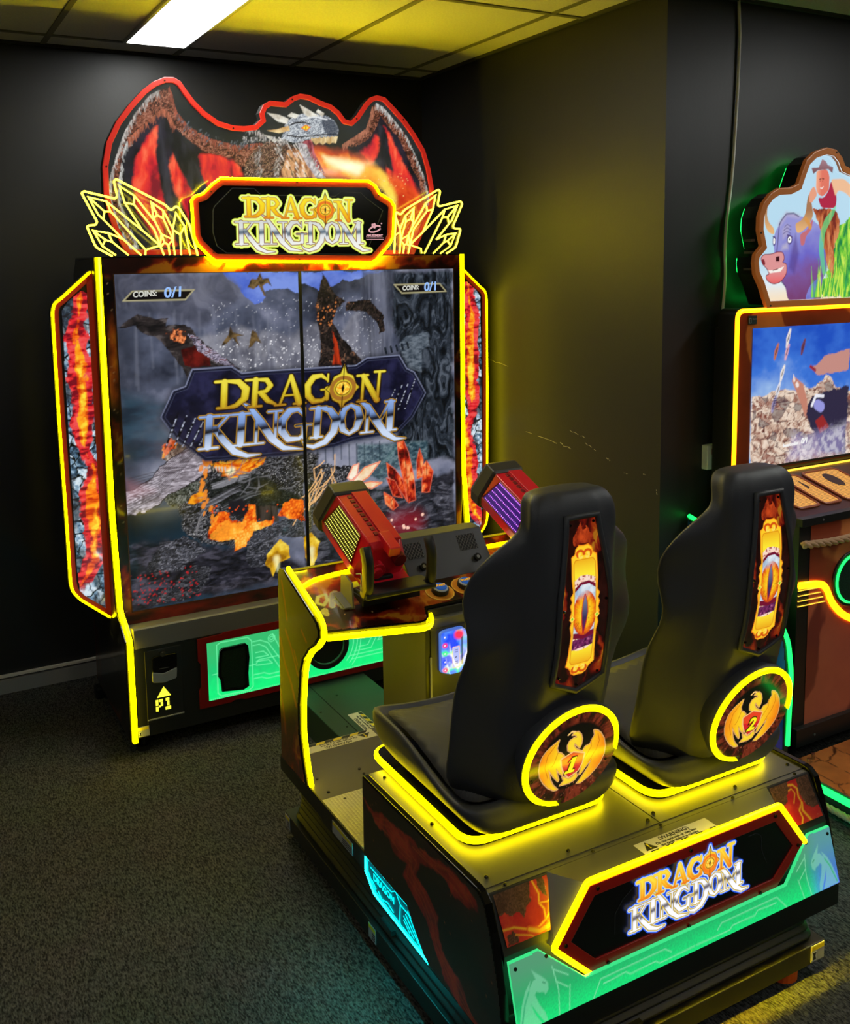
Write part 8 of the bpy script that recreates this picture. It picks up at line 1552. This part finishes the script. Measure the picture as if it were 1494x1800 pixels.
q = TR['b_horn2'][3]; c.line([(q[0] - .02, q[1] + .02), (q[0] - .004, q[1] + .006), (q[0] + .006, q[1] - .01)], .008, (214, 150, 80))
c.poly(B_('band'), (90, 226, 140), alpha=.6, soft=.004)
for k in range(46):
    rgx = random.Random(k); x = 2.985 + rgx.random() * .2; y = 1.60; L = rgx.uniform(.04, .14); c.line([(x, y), (x + rgx.uniform(-.02, .03), y + L)], [.0035, .0006], ((210, 240, 80), (130, 220, 60), (60, 170, 80))[k % 3], alpha=.9)
c.obj('topper_picture', mat_art('cowboy_sign_light', 1.0, rough=.15), Wb, on('y', 2.3835), clip=inset(bo, .022))
MB().tube([(a, 2.372, b_) for a, b_ in inset(bo, .0225)], .002, .002, closed=True, n=6, up=(0, 1, 0)).obj('picture_outline', mat('white_glow_line', (200, 200, 200), .4, emit=(235, 244, 250), strength=1.0), Wb)
MB().tube([(a, 2.4725, b_) for a, b_ in inset(bo, .03)], .004, .003, closed=True, n=6, up=(0, 1, 0)).obj('rear_glow_strip', mat('green_rear_glow', (10, 60, 30), .4, emit=(20, 255, 84), strength=7), Wb)
for x, y in ((bo[5][0] + .03, bo[5][1] + .045), (bo[17][0], bo[17][1] - .010), (bo[0][0] + .015, bo[0][1] + .008)): MB().cyl((x if x != bo[5][0] + .03 else bo[6][0] + .010, 2.368, y), (0, -1, 0), .0035, .0015, 10).obj('screw', M_dark, Wb)
for z in (1.70, 1.758, 1.80): MB().box(2.685, 2.705, 2.40, 2.43, z, z + .008).obj('housing_clip', M_grey, Wb)
# riding stage: cracked earth floor with green neon edge
rs = thing('riding_stage', 'low stage printed like cracked orange earth, edged in green neon', 'game stage', (3.1, 1.4, 0))
MB().box(2.50, 3.8, .7, 2.032, .03, .095).obj('stage_body', M_black, rs, bevel=.003)
cr = Canvas(2.502, 3.35, 1.0, 2.030, .0052)
def crack(X, Y):
    d1, d2, idc = cells(X * 11 + .5 * fbm(X * 9, Y * 9, 3), Y * 7 + .5 * fbm(X * 9, Y * 9, 5), 12); c_ = ramp(fbm(X * 14, Y * 14, 6) + .1 * idc, [(.3, (150, 84, 40)), (.75, (190, 112, 56))]); a = sstep(-(d2 - d1), -.055, -.02)[..., None]; return c_ * (1 - a) + lin((70, 30, 14)) * a
cr.fill(crack)
for y in (1.93, 1.5, 1.2): cr.poly([(2.503, y), (2.525, y + .02), (2.525, y + .06), (2.503, y + .04)], (220, 196, 60))
cr.obj('earth_graphic', A_print, rs, on('z', .0956))
MB().tube([(2.494, 2.02, .078), (2.494, .75, .078)], .008, .012, n=8, up=(0, 0, 1)).obj('stage_neon', M_neon_green, rs, smooth=True)
M = MB(); 
for s_ in range(3): M.tube([(2.485 + .006 * math.cos(k * 1.2 + s_ * 2.094), 1.98 - k * .012, .035 + .006 * math.sin(k * 1.2 + s_ * 2.094)) for k in range(80)], .006, n=6)
M.obj('stage_rope', mat('tan_rope'), rs, smooth=True)
for x, y in ((2.56, 1.99), (2.60, 2.005)): MB().cyl((x, y, .0958), (0, 0, 1), .006, .018, 12).obj('bolt', M_chrome, rs)
for x in (2.54, 3.7):
    for y in (.8, 1.9): MB().cyl((x, y, 0), (0, 0, 1), .03, .03, 16).obj('foot', M_rubber, rs)
for x in (2.66, 3.8):
    for y in (2.15, 2.46): MB().cyl((x, y, 0), (0, 0, 1), .02, .10 if y < 2.2 else .02, 12).obj('foot', M_rubber, bc)
